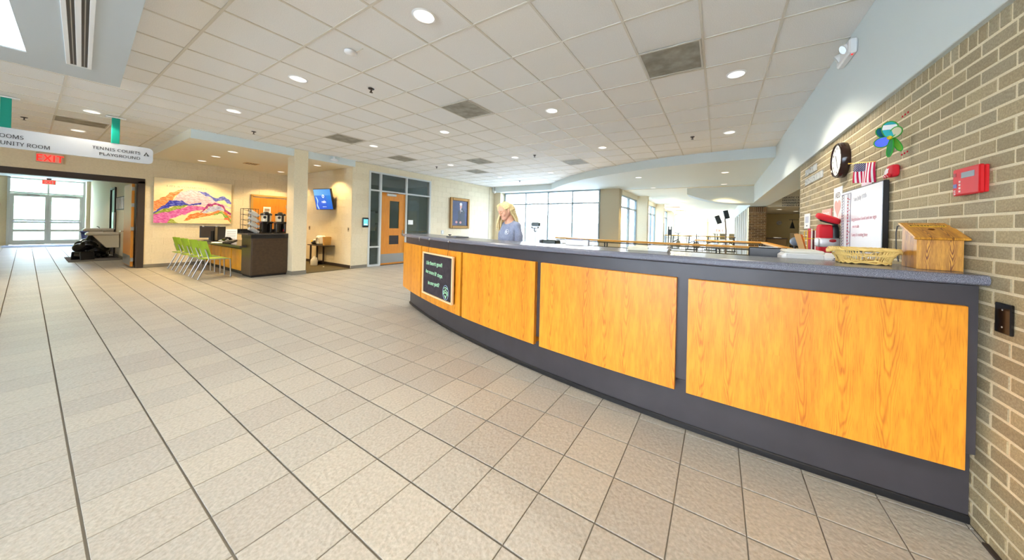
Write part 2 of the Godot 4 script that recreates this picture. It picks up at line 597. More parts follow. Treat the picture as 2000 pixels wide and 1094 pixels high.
# ------------------------------------------------------------------ the building
func shell():
	# floor: a slab, grout, tiles one by one
	var fl := struct("floor")
	bx("slab", Vector3(-6.3, -0.11, -2.5), Vector3(15.1, 0.2, 19.3), M.grout, fl, 0.0)
	bx("slab", Vector3(-20.6, -0.11, 0.0), Vector3(13.9, 0.2, 4.0), M.grout, fl, 0.0)
	bx("slab", Vector3(1.3, -0.11, -20.0), Vector3(9.8, 0.2, 25.0), M.grout, fl, 0.0)
	var ph := func(o: float, c: float) -> float: return fposmod(c - o, UNIT)
	# main hall (U = +x, V = -z so that U x V = +y)
	lay(fl, "floor_tile", Vector3(-13.6, 0, 4.0), Vector3(1, 0, 0), Vector3(0, 0, -1), 14.67, 12.0, UNIT, UNIT, 0.005, 0.0085, 0.0075, 0.0014, M.floor, ph.call(-13.6, -2.609), ph.call(0.0, 4.0 + 0.758), 0.0, [Rect2(0.0, 5.68, 4.2, 3.3), Rect2(9.9, 7.8, 5.0, 5.0), Rect2(0, 8.95, 4.1, 4.0)], 300)
	var fh := struct("floor")
	lay(fh, "floor_tile", Vector3(-27.4, 0, 1.75), Vector3(1, 0, 0), Vector3(0, 0, -1), 13.8, 3.36, UNIT, UNIT, 0.005, 0.0085, 0.0075, 0.0014, M.floor, ph.call(-27.4, -2.609), ph.call(0.0, 1.75 + 0.758), 0.0, [], 150)
	var fa := struct("floor")
	lay(fa, "floor_tile", Vector3(-13.6, 0, -1.66), Vector3(1, 0, 0), Vector3(0, 0, -1), 4.2, 2.15, UNIT, UNIT, 0.005, 0.0085, 0.0075, 0.0014, M.floor, ph.call(-13.6, -2.609), ph.call(0.0, -1.66 + 0.758), 0.0, [], 100)
	bx("carpet", Vector3(-11.55, 0.001, -4.4), Vector3(4.2, 0.018, 1.14), M.carpet, fa)
	var fb := struct("floor")
	bx("far_floor", Vector3(-1.0, -0.006, -20.0), Vector3(5.2, 0.014, 24), M.floor[0], fb, 0.0)

	# ceiling
	var ce := struct("ceiling")
	bx("slab", Vector3(-6.2, CEIL + 0.16, -2.7), Vector3(15.8, 0.2, 19.8), M.grey_paint, ce, 0.0)
	bx("slab", Vector3(4.0, CEIL + 0.16, -13.2), Vector3(4.9, 0.2, 15.2), M.grey_paint, ce, 0.0)
	var cu := 0.6096
	# U = -x, V = -z so that U x V points down
	lay(ce, "ceiling_tile", Vector3(1.04, CEIL + 0.004, 4.0), Vector3(-1, 0, 0), Vector3(0, 0, -1), 14.7, 15.42, cu, cu, 0.016, 0.016, 0.012, 0.003, M.tiles, fposmod(1.04 + 0.7735, cu), fposmod(4.0 + 2.0775, cu), 0.0, [Rect2(0, 0, 7.6, 4.15), Rect2(10.6, 5.98, 5.0, 10.0)], 300)
	for k in range(-22, 4):
		var x := -0.7735 + cu * k
		if x < -13.66 or x > 1.04: continue
		var z0 := 4.0
		var z1 := -11.42
		if x < -9.45: z1 = -1.75
		bx("grid_bar", Vector3(x, CEIL + 0.004, (z0 + z1) / 2), Vector3(0.022, 0.012, z0 - z1), M.bar, ce, 0.001)
	for k in range(-10, 16):
		var z := -2.0775 - cu * k
		if z > 4.0 or z < -11.42: continue
		var x0 := -13.64
		if z < -1.75: x0 = -9.45
		bx("grid_bar", Vector3((x0 + 1.04) / 2, CEIL + 0.0036, z), Vector3(1.04 - x0, 0.012, 0.022), M.bar, ce, 0.001)

	# curved drop along the far side of the foyer (its front edge bends away to the left)
	var edge := [Vector2(1.06, -8.15), Vector2(0.3, -8.15), Vector2(-0.5, -8.17), Vector2(-1.2, -8.28), Vector2(-2.0, -8.52), Vector2(-2.9, -8.87), Vector2(-3.85, -9.35), Vector2(-4.7, -9.95), Vector2(-5.5, -10.7), Vector2(-6.2, -11.42), Vector2(-9.5, -11.42)]
	var poly := PackedVector2Array()
	for e in edge: poly.append(Vector2(e.x, -e.y))
	poly.append(Vector2(-9.5, 12.6)); poly.append(Vector2(1.06, 12.6))
	var s := st()
	T = Transform3D(Basis(Vector3.RIGHT, -PI / 2), Vector3.ZERO) # polygon x,y -> x,-z ; depth -> y
	prism(s, poly, 3.0, CEIL + 0.02)
	var dr := struct("trim")
	dr.name = "trim_1"
	obj("curved_drop", s, M.paint, dr)
	# the ceiling over the far side
	sbox("ceiling", Vector3(-3.6, 2.985, -32.2), Vector3(1.6, 3.1, -12.55), M.paint_warm)

	# bulkhead over the brick wall
	sbox("trim_2", Vector3(1.04, 2.39, -28.0), Vector3(1.6, CEIL + 0.04, 8.0), M.paint, 0.004)

	# brick wall on the right
	var wr := struct("wall_right")
	bx("backing", Vector3(1.3165, 1.2, 1.0), Vector3(0.487, 2.4, 13.98), M.mortar, wr, 0.0)
	var bh := 0.0685
	# outer face towards -x : U = +z, V = +y gives U x V = -x
	lay(wr, "brick", Vector3(1.07, 0.0, -6.0), Vector3(0, 0, 1), Vector3(0, 1, 0), 10.0, 2.308, 0.2032, bh, 0.0125, 0.0125, 0.02, 0.0025, M.brick, fposmod(-2.206 + 6.0 + 0.1016, 0.2032), fposmod(1.212, bh), 0.5, [], 300, 0.0012)
	lay(wr, "soldier_brick", Vector3(1.07, 2.315, -6.0), Vector3(0, 0, 1), Vector3(0, 1, 0), 10.0, 0.08, 0.0667, 0.2, 0.0115, 0.002, 0.02, 0.0025, [M.brick[1], M.brick[3]], fposmod(-2.201 + 6.0, 0.0667), 0.0, 0.0, [], 60, 0.0012)

	# left: the wall with the painting and the hall opening (x = -13.66)
	var wl := struct("wall_left")
	bx("backing", Vector3(-13.76, 1.55, -3.3), Vector3(0.18, 3.1, 3.34), M.cream, wl, 0.0)
	lay(wl, "block", Vector3(-13.662, 0.0, -1.62), Vector3(0, 0, -1), Vector3(0, 1, 0), 3.32, 3.06, 0.413, 0.2065, 0.003, 0.003, 0.012, 0.0013, M.block, 0.18, 0.0, 0.5, [Rect2(2.23, 0, 1.06, 2.26)], 300)
	sbox("wall_left", Vector3(-13.86, 2.45, -1.62), Vector3(-13.66, CEIL + 0.04, 8.0), M.cream)
	sbox("wall_left", Vector3(-13.86, 0, 1.85), Vector3(-13.66, 2.45, 8.0), M.cream)
	# alcove side wall (z = -4.95) with blocks, and the wall with glazing and portrait (x = -9.45)
	var wa := struct("wall_alcove")
	bx("backing", Vector3(-11.56, 1.6, -5.06), Vector3(4.2, 3.2, 0.18), M.cream, wa, 0.0)
	lay(wa, "block", Vector3(-13.6, 0.0, -4.952), Vector3(1, 0, 0), Vector3(0, 1, 0), 4.15, 3.06, 0.413, 0.2065, 0.003, 0.003, 0.012, 0.0013, M.block, 0.05, 0.0, 0.5, [], 300)
	var wf := struct("wall_glazed")
	bx("backing", Vector3(-9.56, CEIL / 2, -5.19), Vector3(0.19, CEIL, 0.5), M.cream, wf, 0.0)
	bx("backing", Vector3(-9.56, CEIL / 2, -9.73), Vector3(0.19, CEIL, 3.84), M.cream, wf, 0.0)
	bx("backing", Vector3(-9.56, 3.135, -6.62), Vector3(0.19, 0.2, 2.4), M.cream, wf, 0.0)
	lay(wf, "block", Vector3(-9.452, 0.0, -4.95), Vector3(0, 0, -1), Vector3(0, 1, 0), 6.66, CEIL - 0.01, 0.413, 0.2065, 0.002, 0.002, 0.012, 0.0009, M.block, 0.1, 0.0, 0.5, [Rect2(0.49, 0, 2.37, 3.03)], 300)
	# far end of that wall: a plain jamb next to the windows
	sbox("wall_jamb", Vector3(-9.75, 0, -12.1), Vector3(-9.1, 3.0, -11.62), M.cream, 0.003)

	# alcove ceiling drop and column
	var ad := struct("trim_3")
	bx("drop", Vector3(-11.53, 3.15, -3.34), Vector3(4.26, 0.2, 3.28), M.paint_warm, ad, 0.003)
	bx("fascia", Vector3(-9.398, 3.145, -3.34), Vector3(0.012, 0.19, 3.28), M.paint, ad, 0.002)
	bx("fascia", Vector3(-11.53, 3.145, -1.694), Vector3(4.26, 0.19, 0.012), M.paint_warm, ad, 0.002)
	var co := struct("column")
	bx("shaft", Vector3(-9.55, CEIL / 2, -3.61), Vector3(0.4, CEIL, 0.3), M.cream, co, 0.008)
	bx("baseboard", Vector3(-9.55, 0.05, -3.61), Vector3(0.42, 0.1, 0.32), M.base, co, 0.004)
	# baseboards
	sbox("baseboard_left", Vector3(-13.66, 0, -4.94), Vector3(-13.645, 0.09, -1.64), M.base, 0.002)
	sbox("baseboard_alcove", Vector3(-13.6, 0, -4.95), Vector3(-9.47, 0.1, -4.93), M.bronze, 0.002)
	sbox("baseboard_glazed", Vector3(-9.452, 0, -5.42), Vector3(-9.435, 0.088, -4.94), M.base, 0.002)
	sbox("baseboard_glazed", Vector3(-9.452, 0, -11.6), Vector3(-9.435, 0.088, -7.84), M.base, 0.002)
	sbox("baseboard_right", Vector3(1.05, 0, -2.2), Vector3(1.07, 0.012, 4.0), M.bronze, 0.002)

	# painted drop with the skylight and the slot diffuser, turned a little to the grid
	var ts := Transform3D(Basis(Vector3.UP, -0.0517), Vector3(-6.68, 0, -0.592))
	var sd := struct("trim_4")
	var y0 := 3.05
	for r4 in [[0.0, 7.72, 0.0, 0.583], [0.0, 0.556, 0.583, 4.8], [0.556, 7.72, 2.75, 4.8], [5.3, 7.72, 0.583, 2.75]]:
		var q := st()
		T = ts
		box(q, Vector3((r4[0] + r4[1]) / 2, 3.15, (r4[2] + r4[3]) / 2), Vector3(r4[1] - r4[0], 0.2, r4[3] - r4[2]))
		obj("drop", q, M.grey_paint, sd)
	var q2 := st()
	T = ts
	box(q2, Vector3(2.93, y0 + 0.02, 1.667), Vector3(4.744, 0.02, 2.167))
	var sk := obj("skylight_window", q2, glow(c8(240, 247, 255), 1.25))
	sk.set_meta("kind", "structure")
	var slot := thing("slot_diffuser", "long white slot air diffuser with two black slots beside the skylight", "air vent")
	slot.transform = ts
	var q3 := st()
	for zz in [0.222, 0.2865, 0.351]: box(q3, Vector3(3.5, y0 - 0.004, zz), Vector3(5.9, 0.012, 0.026 if zz != 0.2865 else 0.03), 0.002)
	for xx in [0.548, 6.46]: box(q3, Vector3(xx, y0 - 0.004, 0.2865), Vector3(0.02, 0.012, 0.155), 0.002)
	obj("frame", q3, M.white, slot)
	for zz in [0.254, 0.319]:
		bx("slot", Vector3(3.5, y0 - 0.001, zz), Vector3(5.88, 0.004, 0.04), M.black, slot, 0.0)
		bx("vane", Vector3(3.5, y0 - 0.0045, zz), Vector3(5.88, 0.004, 0.006), M.steel, slot, 0.0)

	# behind the camera: a glazed front, as the foyer's daylight shows
	var wb := struct("wall_back")
	bx("solid_part", Vector3(-9.9, 1.65, 7.06), Vector3(7.7, 3.3, 0.14), M.cream, wb, 0.0)
	bx("sill", Vector3(-2.45, 0.05, 7.05), Vector3(7.2, 0.1, 0.12), M.alum_paint, wb)
	bx("head", Vector3(-2.45, 3.2, 7.05), Vector3(7.2, 0.3, 0.14), M.paint, wb)
	for k in 6: bx("mullion", Vector3(-6.0 + k * 1.4, 1.58, 7.05), Vector3(0.07, 3.0, 0.12), M.alum_paint, wb)
	bx("transom", Vector3(-2.45, 2.2, 7.05), Vector3(7.1, 0.06, 0.1), M.alum_paint, wb)
	bx("pane", Vector3(-2.45, 1.58, 7.05), Vector3(7.1, 2.96, 0.008), M.glass, wb, 0.0)
	# ground outside
	sbox("ground", Vector3(-90, -0.3, -90), Vector3(60, -0.22, 60), mat(c8(236, 234, 228), 0.9))

func downlight(x: float, z: float, y: float, label: String, e := 1.0, r := 0.085, group := "recessed downlights", c := Color(1.0, 0.95, 0.87)):
	var o := thing("downlight", label, "ceiling light", Vector3(x, y, z), 0.0, group)
	var s := st()
	lathe(s, [Vector2(r, 0.0), Vector2(r + 0.002, -0.008), Vector2(r + 0.014, -0.009), Vector2(r + 0.018, -0.001)], Vector3.ZERO, 28, 0.3)
	obj("trim_ring", s, M.white, o)
	var q := st()
	lathe(q, [Vector2(0.0, -0.004), Vector2(r * 0.6, -0.0035), Vector2(r, -0.001)], Vector3.ZERO, 28, 0.4)
	obj("lens", q, M.lens, o)
	if e <= 0.0: return
	var l := SpotLight3D.new()
	l.name = "lamp"
	l.light_color = c
	l.light_energy = LAMP_E * e
	l.spot_angle = 62.0
	l.spot_angle_attenuation = 0.35
	l.spot_range = 14.0
	l.spot_attenuation = 2.0
	l.light_size = r * 0.9
	l.shadow_enabled = true
	l.rotation.x = -PI / 2
	o.add_child(l, true)
	l.position = Vector3(0, -0.03, 0)

func vent(x: float, z: float, label: String, m: Material):
	var o := thing("ceiling_vent", label, "air vent", Vector3(x, CEIL, z), 0.0, "square ceiling vents")
	var s := st()
	for k in 4:
		var d := Vector3(0, 0, 0)
		var w := Vector3(0.59, 0.01, 0.02)
		if k < 2: d.z = -0.285 + 0.57 * k
		else: d.x = -0.285 + 0.57 * (k - 2); w = Vector3(0.02, 0.01, 0.55)
		box(s, d + Vector3(0, -0.006, 0), w, 0.002)
	obj("frame", s, M.vent_frame, o)
	bx("grille", Vector3(0, -0.004, 0), Vector3(0.55, 0.006, 0.55), m, o, 0.0)

func ceiling_things():
	M.vent_frame = mat(c8(196, 190, 176), 0.6)
	M.vent = textured(mat(c8(176, 170, 154), 0.8), noise_tex(0.015, 4, 256, false, 1, Color(0.72, 0.72, 0.7), Color(1, 1, 1), 33), 1.2, true)
	var c := CEIL - 0.002
	for d in [
		[-2.29, -1.77, "large glaring downlight nearest the camera, at the top of the picture"], [-4.74, -1.77, "downlight with bright reflector above the middle of the tiled floor, second in its row"],
		[-7.15, -1.77, "downlight in the tile above the painted alcove drop corner"], [0.15, -4.21, "bright downlight near the brick wall, beside the stained square vent"],
		[-2.31, -4.21, "downlight with ridged lens in the middle of the ceiling, above the desk"], [-4.74, -4.21, "small bright downlight right of the square vent in mid ceiling"],
		[-7.17, -4.21, "downlight next to the grey vent in front of the alcove column"], [0.15, -6.64, "bright downlight near the curved drop, close to the brick wall bulkhead"],
		[-2.31, -6.66, "downlight in front of the curved drop, left of the one near the bulkhead"], [-4.73, -6.62, "downlight in the far ceiling above the blonde woman"],
		[-7.16, -6.62, "downlight in front of the glazed door wall"], [-4.93, -9.0, "farthest downlight beside the start of the curved drop"],
		[-7.15, -9.05, "downlight in the far ceiling in front of the portrait"], [-7.1, -10.85, "last small downlight near the far window drop"],
		[-9.59, -0.57, "oval downlight seen edge-on above the hanging direction sign"], [-12.0, -0.55, "downlight between sign and hall opening, behind the hanging sign"]]:
		downlight(d[0], d[1], c, d[2], 1.7 if d[0] > -3.0 and d[1] > -5.0 else 1.0)
	for d in [[0.15, 0.67, "over the camera by the brick wall"], [-9.59, 1.9, "left of the hanging sign"], [-12.0, 1.9, "left of the hall opening"]]:
		downlight(d[0], d[1], c if d[0] < -8 else 3.048, "recessed downlight beyond the picture, " + d[2], 3.6 if d[0] > 0 else 1.0)
	for d in [[-10.29, -2.55, "largest alcove downlight, nearest the drop's front edge"], [-11.5, -2.53, "middle downlight of the three over the alcove desk"], [-12.76, -2.53, "downlight of the alcove closest to the painting"], [-12.83, -4.37, "alcove downlight in front of the wooden door"], [-10.25, -4.35, "downlight above the wall television right of the column"]]:
		downlight(d[0], d[1], 3.048, d[2], 1.9, 0.08, "alcove downlights", Color(1.0, 0.86, 0.62))
	for d in [[0.14, -9.7, "first downlight under the curved drop, right one"], [-2.16, -9.64, "first downlight under the curved drop, left one"], [0.15, -12.1, "downlight in front of the arched hanging drop"], [-2.19, -12.25, "downlight behind the left one of the curved drop"]]:
		downlight(d[0], d[1], 2.998 if d[1] > -12.5 else 2.983, d[2], 2.6, 0.085, "downlights under the curved drop", Color(1.0, 0.88, 0.64))
	for v in [[-7.17, -3.56, "grey square vent in front of the alcove column"], [-7.77, -5.39, "grey square vent closest to the glazed door"], [-5.95, -6.59, "tan vent above the portrait wall, nearer of two"], [-7.17, -7.81, "tan vent above the portrait wall, farther of two"], [-3.51, -7.81, "blue-grey vent by the bend of the curved drop"], [-0.47, -3.56, "large stained square vent with a dark smudge near the bulkhead"], [-3.51, -3.56, "mottled square vent in the middle of the ceiling"], [-10.83, -0.53, "dark vent behind the hanging direction sign"]]:
		vent(v[0], v[1], v[2], M.vent)
	for v in [[-4.16, -2.39, "sprinkler head in mid ceiling, nearest the camera"], [-0.47, -6.65, "sprinkler head by the curved drop near the bulkhead"], [-4.12, -6.64, "tiny sprinkler head in the far middle ceiling"], [-8.4, -2.39, "sprinkler head in front of the alcove drop"], [-11.4, 0.04, "sprinkler head above the hanging sign"], [-7.8, -6.64, "sprinkler head in front of the glazed door wall"], [-6.95, -10.1, "sprinkler head at the far end by the windows"]]:
		var o := thing("sprinkler", v[2], "sprinkler", Vector3(v[0], c, v[1]), 0.0, "ceiling sprinklers")
		var s := st()
		lathe(s, [Vector2(0.04, 0.0), Vector2(0.036, -0.008), Vector2(0.012, -0.012)], Vector3.ZERO, 16, 0.2)
		obj("escutcheon", s, M.bronze, o)
		s = st()
		cyl(s, Vector3(0, -0.01, 0), Vector3(0, -0.045, 0), 0.009, 0.006, 8)
		tube(s, [Vector3(0.01, -0.015, 0), Vector3(0.02, -0.035, 0), Vector3(0.006, -0.05, 0)], 0.003, 6)
		tube(s, [Vector3(-0.01, -0.015, 0), Vector3(-0.02, -0.035, 0), Vector3(-0.006, -0.05, 0)], 0.003, 6)
		obj("frame", s, M.bronze, o)
		s = st()
		cyl(s, Vector3(0, -0.05, 0), Vector3(0, -0.053, 0), 0.022, 0.022, 14)
		obj("deflector", s, M.bronze, o)
	var sm := thing("smoke_detector", "faint white smoke detector on a ceiling tile left of the glaring downlight", "detector", Vector3(-3.47, c, -1.76))
	var s2 := st()
	lathe(s2, [Vector2(0.06, 0.0), Vector2(0.06, -0.015), Vector2(0.045, -0.03), Vector2(0.0, -0.036)], Vector3.ZERO, 24, 0.2)
	obj("cover", s2, M.white, sm)
	bx("slot", Vector3(0.1, -0.004, -0.03), Vector3(0.16, 0.006, 0.012), M.bar, sm)
	# hanging direction sign
	var sg := thing("hanging_sign", "white hanging direction sign with rounded end on teal posts", "sign", Vector3(-9.68, 0, -0.12))
	var pl := PackedVector2Array()
	var hw := 1.14
	var r := 0.07
	for k in [[hw - r, 2.745 - r, 0], [-hw + r, 2.745 - r, 1], [-hw + r, 2.435 + r, 2], [hw - r, 2.435 + r, 3]]:
		for a in 7:
			var t: float = PI / 2 * (k[2] + a / 6.0)
			pl.append(Vector2(k[0] + r * cos(t), k[1] + r * sin(t)))
	var q := st()
	T = Transform3D(Basis(Vector3.UP, PI / 2), Vector3.ZERO)
	prism(q, pl, -0.02, 0.02)
	obj("board", q, mat(c8(200, 203, 206), 0.45), sg)
	for zz in [-0.705, 0.3]:
		var p := bx("post", Vector3(0, 2.985, zz), Vector3(0.05, 0.48, 0.09), M.teal, sg, 0.004)
		bx("mount", Vector3(0, 0.235, 0), Vector3(0.1, 0.02, 0.22), M.white, p, 0.003)
	var fb := facing(Vector3(1, 0, 0))
	letters(sg, "RESTROOMS", 0.056, Vector3(0.021, 2.615, 0.15), fb, M.ink, 0.003, 2, "Droid Sans", 0.88)
	letters(sg, "COMMUNITY ROOM", 0.056, Vector3(0.021, 2.505, -0.075), fb, M.ink, 0.003, 2, "Droid Sans", 0.88)
	letters(sg, "TENNIS COURTS", 0.049, Vector3(0.021, 2.62, -0.99), fb, M.ink, 0.003, 2, "Droid Sans", 1.05)
	letters(sg, "PLAYGROUND", 0.049, Vector3(0.021, 2.52, -0.99), fb, M.ink, 0.003, 2, "Droid Sans", 1.05)
	q = st()
	tube(q, [Vector3(0.0225, 2.585, -1.032), Vector3(0.0225, 2.652, -1.056), Vector3(0.0225, 2.585, -1.08)], 0.006, 6)
	obj("arrow", q, M.ink, sg)
	# emergency light on the bulkhead
	var em := thing("emergency_light", "white twin-head emergency light on the bulkhead over the brick wall", "emergency light", Vector3(1.04, 3.07, -3.88), -PI / 2)
	q = st()
	box(q, Vector3(0, 0, 0.03), Vector3(0.34, 0.13, 0.06), 0.012)
	obj("body", q, M.white, em)
	for x in [-0.09, 0.09]:
		q = st()
		T = Transform3D(Basis(Vector3.UP, x * 3) * Basis(Vector3.RIGHT, 0.5), Vector3(x, 0.015, 0.06))
		cyl(q, Vector3(0, 0, -0.03), Vector3(0, 0, 0.025), 0.03, 0.042, 16)
		var hd := obj("lamp_head", q, M.white, em)
		q = st()
		T = Transform3D(Basis(Vector3.UP, x * 3) * Basis(Vector3.RIGHT, 0.5), Vector3(x, 0.015, 0.06))
		cyl(q, Vector3(0, 0, 0.025), Vector3(0, 0, 0.029), 0.036, 0.036, 16)
		obj("lens", q, M.alum, hd)
	q = st()
	ball(q, Vector3(0.13, -0.068, 0.03), Vector3(0.008, 0.006, 0.008), 8, 6)
	obj("indicator", q, glow(Color(1, 0.05, 0.02), 1.5), em)

# ------------------------------------------------------------------ the reception desk
func desk():
	var d := thing("reception_desk", "long curved reception desk with five oak panels, dark grey body and speckled granite top", "desk")
	var n := 40
	var s0 := PX0 - 1.066
	var s1 := 5.5
	var s := st()
	sweep(s, rect(-0.5, 0.0, 0.035, 0.37, 0.003), s0, s1 - 0.12, n)
	obj("plinth", s, M.desk, d)
	s = st()
	sweep(s, rect(-0.5, 0.012, 0.0, 0.04, 0.006), s0, s1 - 0.11, n)
	obj("toe_trim", s, M.black, d)
	s = st()
	sweep(s, rect(-0.34, 0.07, 0.365, 1.155, 0.003), s0 + 0.015, s1 - 0.04, n)
	obj("body", s, M.desk, d)
	s = st()
	sweep(s, [Vector2(-0.36, 1.16), Vector2(0.1, 1.16), Vector2(0.11, 1.168), Vector2(0.112, 1.19), Vector2(0.104, 1.203), Vector2(0.09, 1.207), Vector2(-0.35, 1.207), Vector2(-0.36, 1.2)], s0, s1 + 0.04, n)
	obj("countertop", s, M.granite, d)
	s = st()
	sweep(s, rect(-0.62, -0.345, 0.9, 0.935, 0.003), s0, s1 - 0.2, n)
	obj("work_surface", s, M.granite, d)
	var pn := [[-0.356, 0.807], [0.879, 2.02], [2.085, 3.239], [3.285, 4.455], [4.492, 5.47]]
	for p in pn:
		s = st()
		sweep(s, rect(0.07, 0.104, 0.298, 1.058, 0.003), p[0], p[1], 8)
		var o := obj("panel", s, M.oak, d)
		s = st()
		sweep(s, rect(0.0, 0.0695, 0.305, 0.36, 0.002), p[0] + 0.015, p[1] - 0.015, 6)
		obj("cleat", s, M.door_wood, o)
	# back credenza along the brick wall, behind the desk
	var cr := thing("back_cabinet", "low cabinet along the brick wall behind the desk under the red bag", "cabinet", Vector3(0.868, 0, -4.55))
	bx("body", Vector3(0, 0.52, 0), Vector3(0.37, 1.0, 2.7), M.desk, cr)
	bx("worktop", Vector3(0, 1.05, 0), Vector3(0.38, 0.05, 2.72), M.granite, cr)
	for k in 4:
		var dd := bx("door", Vector3(-0.193, 0.53, -1.01 + k * 0.672), Vector3(0.018, 0.88, 0.65), M.oak, cr)
		bx("handle", Vector3(-0.02, 0.28, 0.25), Vector3(0.02, 0.1, 0.012), M.steel, dd)
	# chalkboard hung on two wires
	var sm := 3.828
	var nn := cn(sm)
	var at := cp(sm, 0.135)
	var cb := thing("chalkboard", "small framed chalkboard with green chalk writing hung on the front of the desk", "chalkboard", Vector3(at.x, 0, at.z), atan2(nn.x, nn.z))
	var w := 0.88
	var yb := 0.425
	var yt := 0.985
	bx("slate", Vector3(0, (yb + yt) / 2, 0), Vector3(w - 0.03, yt - yb - 0.03, 0.012), textured(mat(c8(58, 48, 54), 0.8), noise_tex(0.02, 4, 256, false, 1, Color(0.65, 0.65, 0.68), Color(1, 1, 1)), 2.0), cb, 0.0)
	var fw := mat(c8(232, 198, 150), 0.5)
	for k in 2:
		bx("frame", Vector3(0, yb + k * (yt - yb), 0.003), Vector3(w + 0.02, 0.02, 0.03), fw, cb)
		bx("frame", Vector3((k - 0.5) * w, (yb + yt) / 2, 0.003), Vector3(0.02, yt - yb, 0.03), fw, cb)
		s = st()
		var xx := -0.29 + k * 0.58
		tube(s, [Vector3(xx, yt, 0), Vector3(xx, 1.15, -0.01), Vector3(xx, 1.175, -0.012)], 0.0025, 6)
		var wi := obj("wire", s, M.bronze, cb)
		s = st()
		ball(s, Vector3(xx, 1.172, -0.008), Vector3(0.012, 0.012, 0.012), 10, 6)
		obj("hook", s, M.steel, wi)
	var chalk := mat(c8(176, 232, 186), 0.9)
	var i := 0
	for l in ["Life there's good!", "Are more lil' steps", "in one yard?"]:
		letters(cb, l, 0.046, Vector3(-0.09, 0.855 - i * 0.128 - (0.01 if i == 2 else 0.0), 0.007), Basis(Vector3.BACK, [0.02, -0.03, 0.03][i]), chalk, 0.002, 1, "Droid Sans", 1.0, "chalk_writing")
		i += 1
	s = st()
	var ring := []
	for k in 28: ring.append(Vector3(0.27 + 0.075 * cos(TAU * k / 28), 0.535 + 0.09 * sin(TAU * k / 28), 0.007))
	tube(s, ring, 0.003, 5, true)
	obj("chalk_emblem", s, mat(c8(150, 180, 210), 0.9), cb)
	s = st()
	for q in [[[-0.045, 0.05], [0.0, 0.065], [0.045, 0.05]], [[-0.03, 0.02], [0.0, 0.04], [0.03, 0.02], [0.0, -0.01], [-0.03, 0.02]], [[-0.055, 0.02], [-0.055, -0.03], [-0.02, 0.0]], [[0.055, 0.02], [0.055, -0.03], [0.02, 0.0]], [[-0.03, -0.035], [0.0, -0.06], [0.02, -0.03], [0.005, -0.075]]]:
		var pts := []
		for v in q: pts.append(Vector3(0.27 + v[0], 0.535 + v[1], 0.008))
		tube(s, pts, 0.005, 5)
	obj("chalk_emblem", s, chalk, cb)
	# small hooks left on the desk edge
	for k in [[4.55, "small metal hook under the desk top left of the chalkboard"], [5.3, "small metal hook under the desk top at its left end"]]:
		var p := cp(k[0], 0.113, 1.175)
		s = st()
		ball(s, Vector3.ZERO, Vector3(0.012, 0.012, 0.012), 10, 6)
		tube(s, [Vector3(0, -0.01, 0), Vector3(0, -0.035, 0.004), Vector3(0.01, -0.045, 0.008)], 0.003, 6)
		tag(obj("hook", s, M.steel, self, p), k[1], "hook")

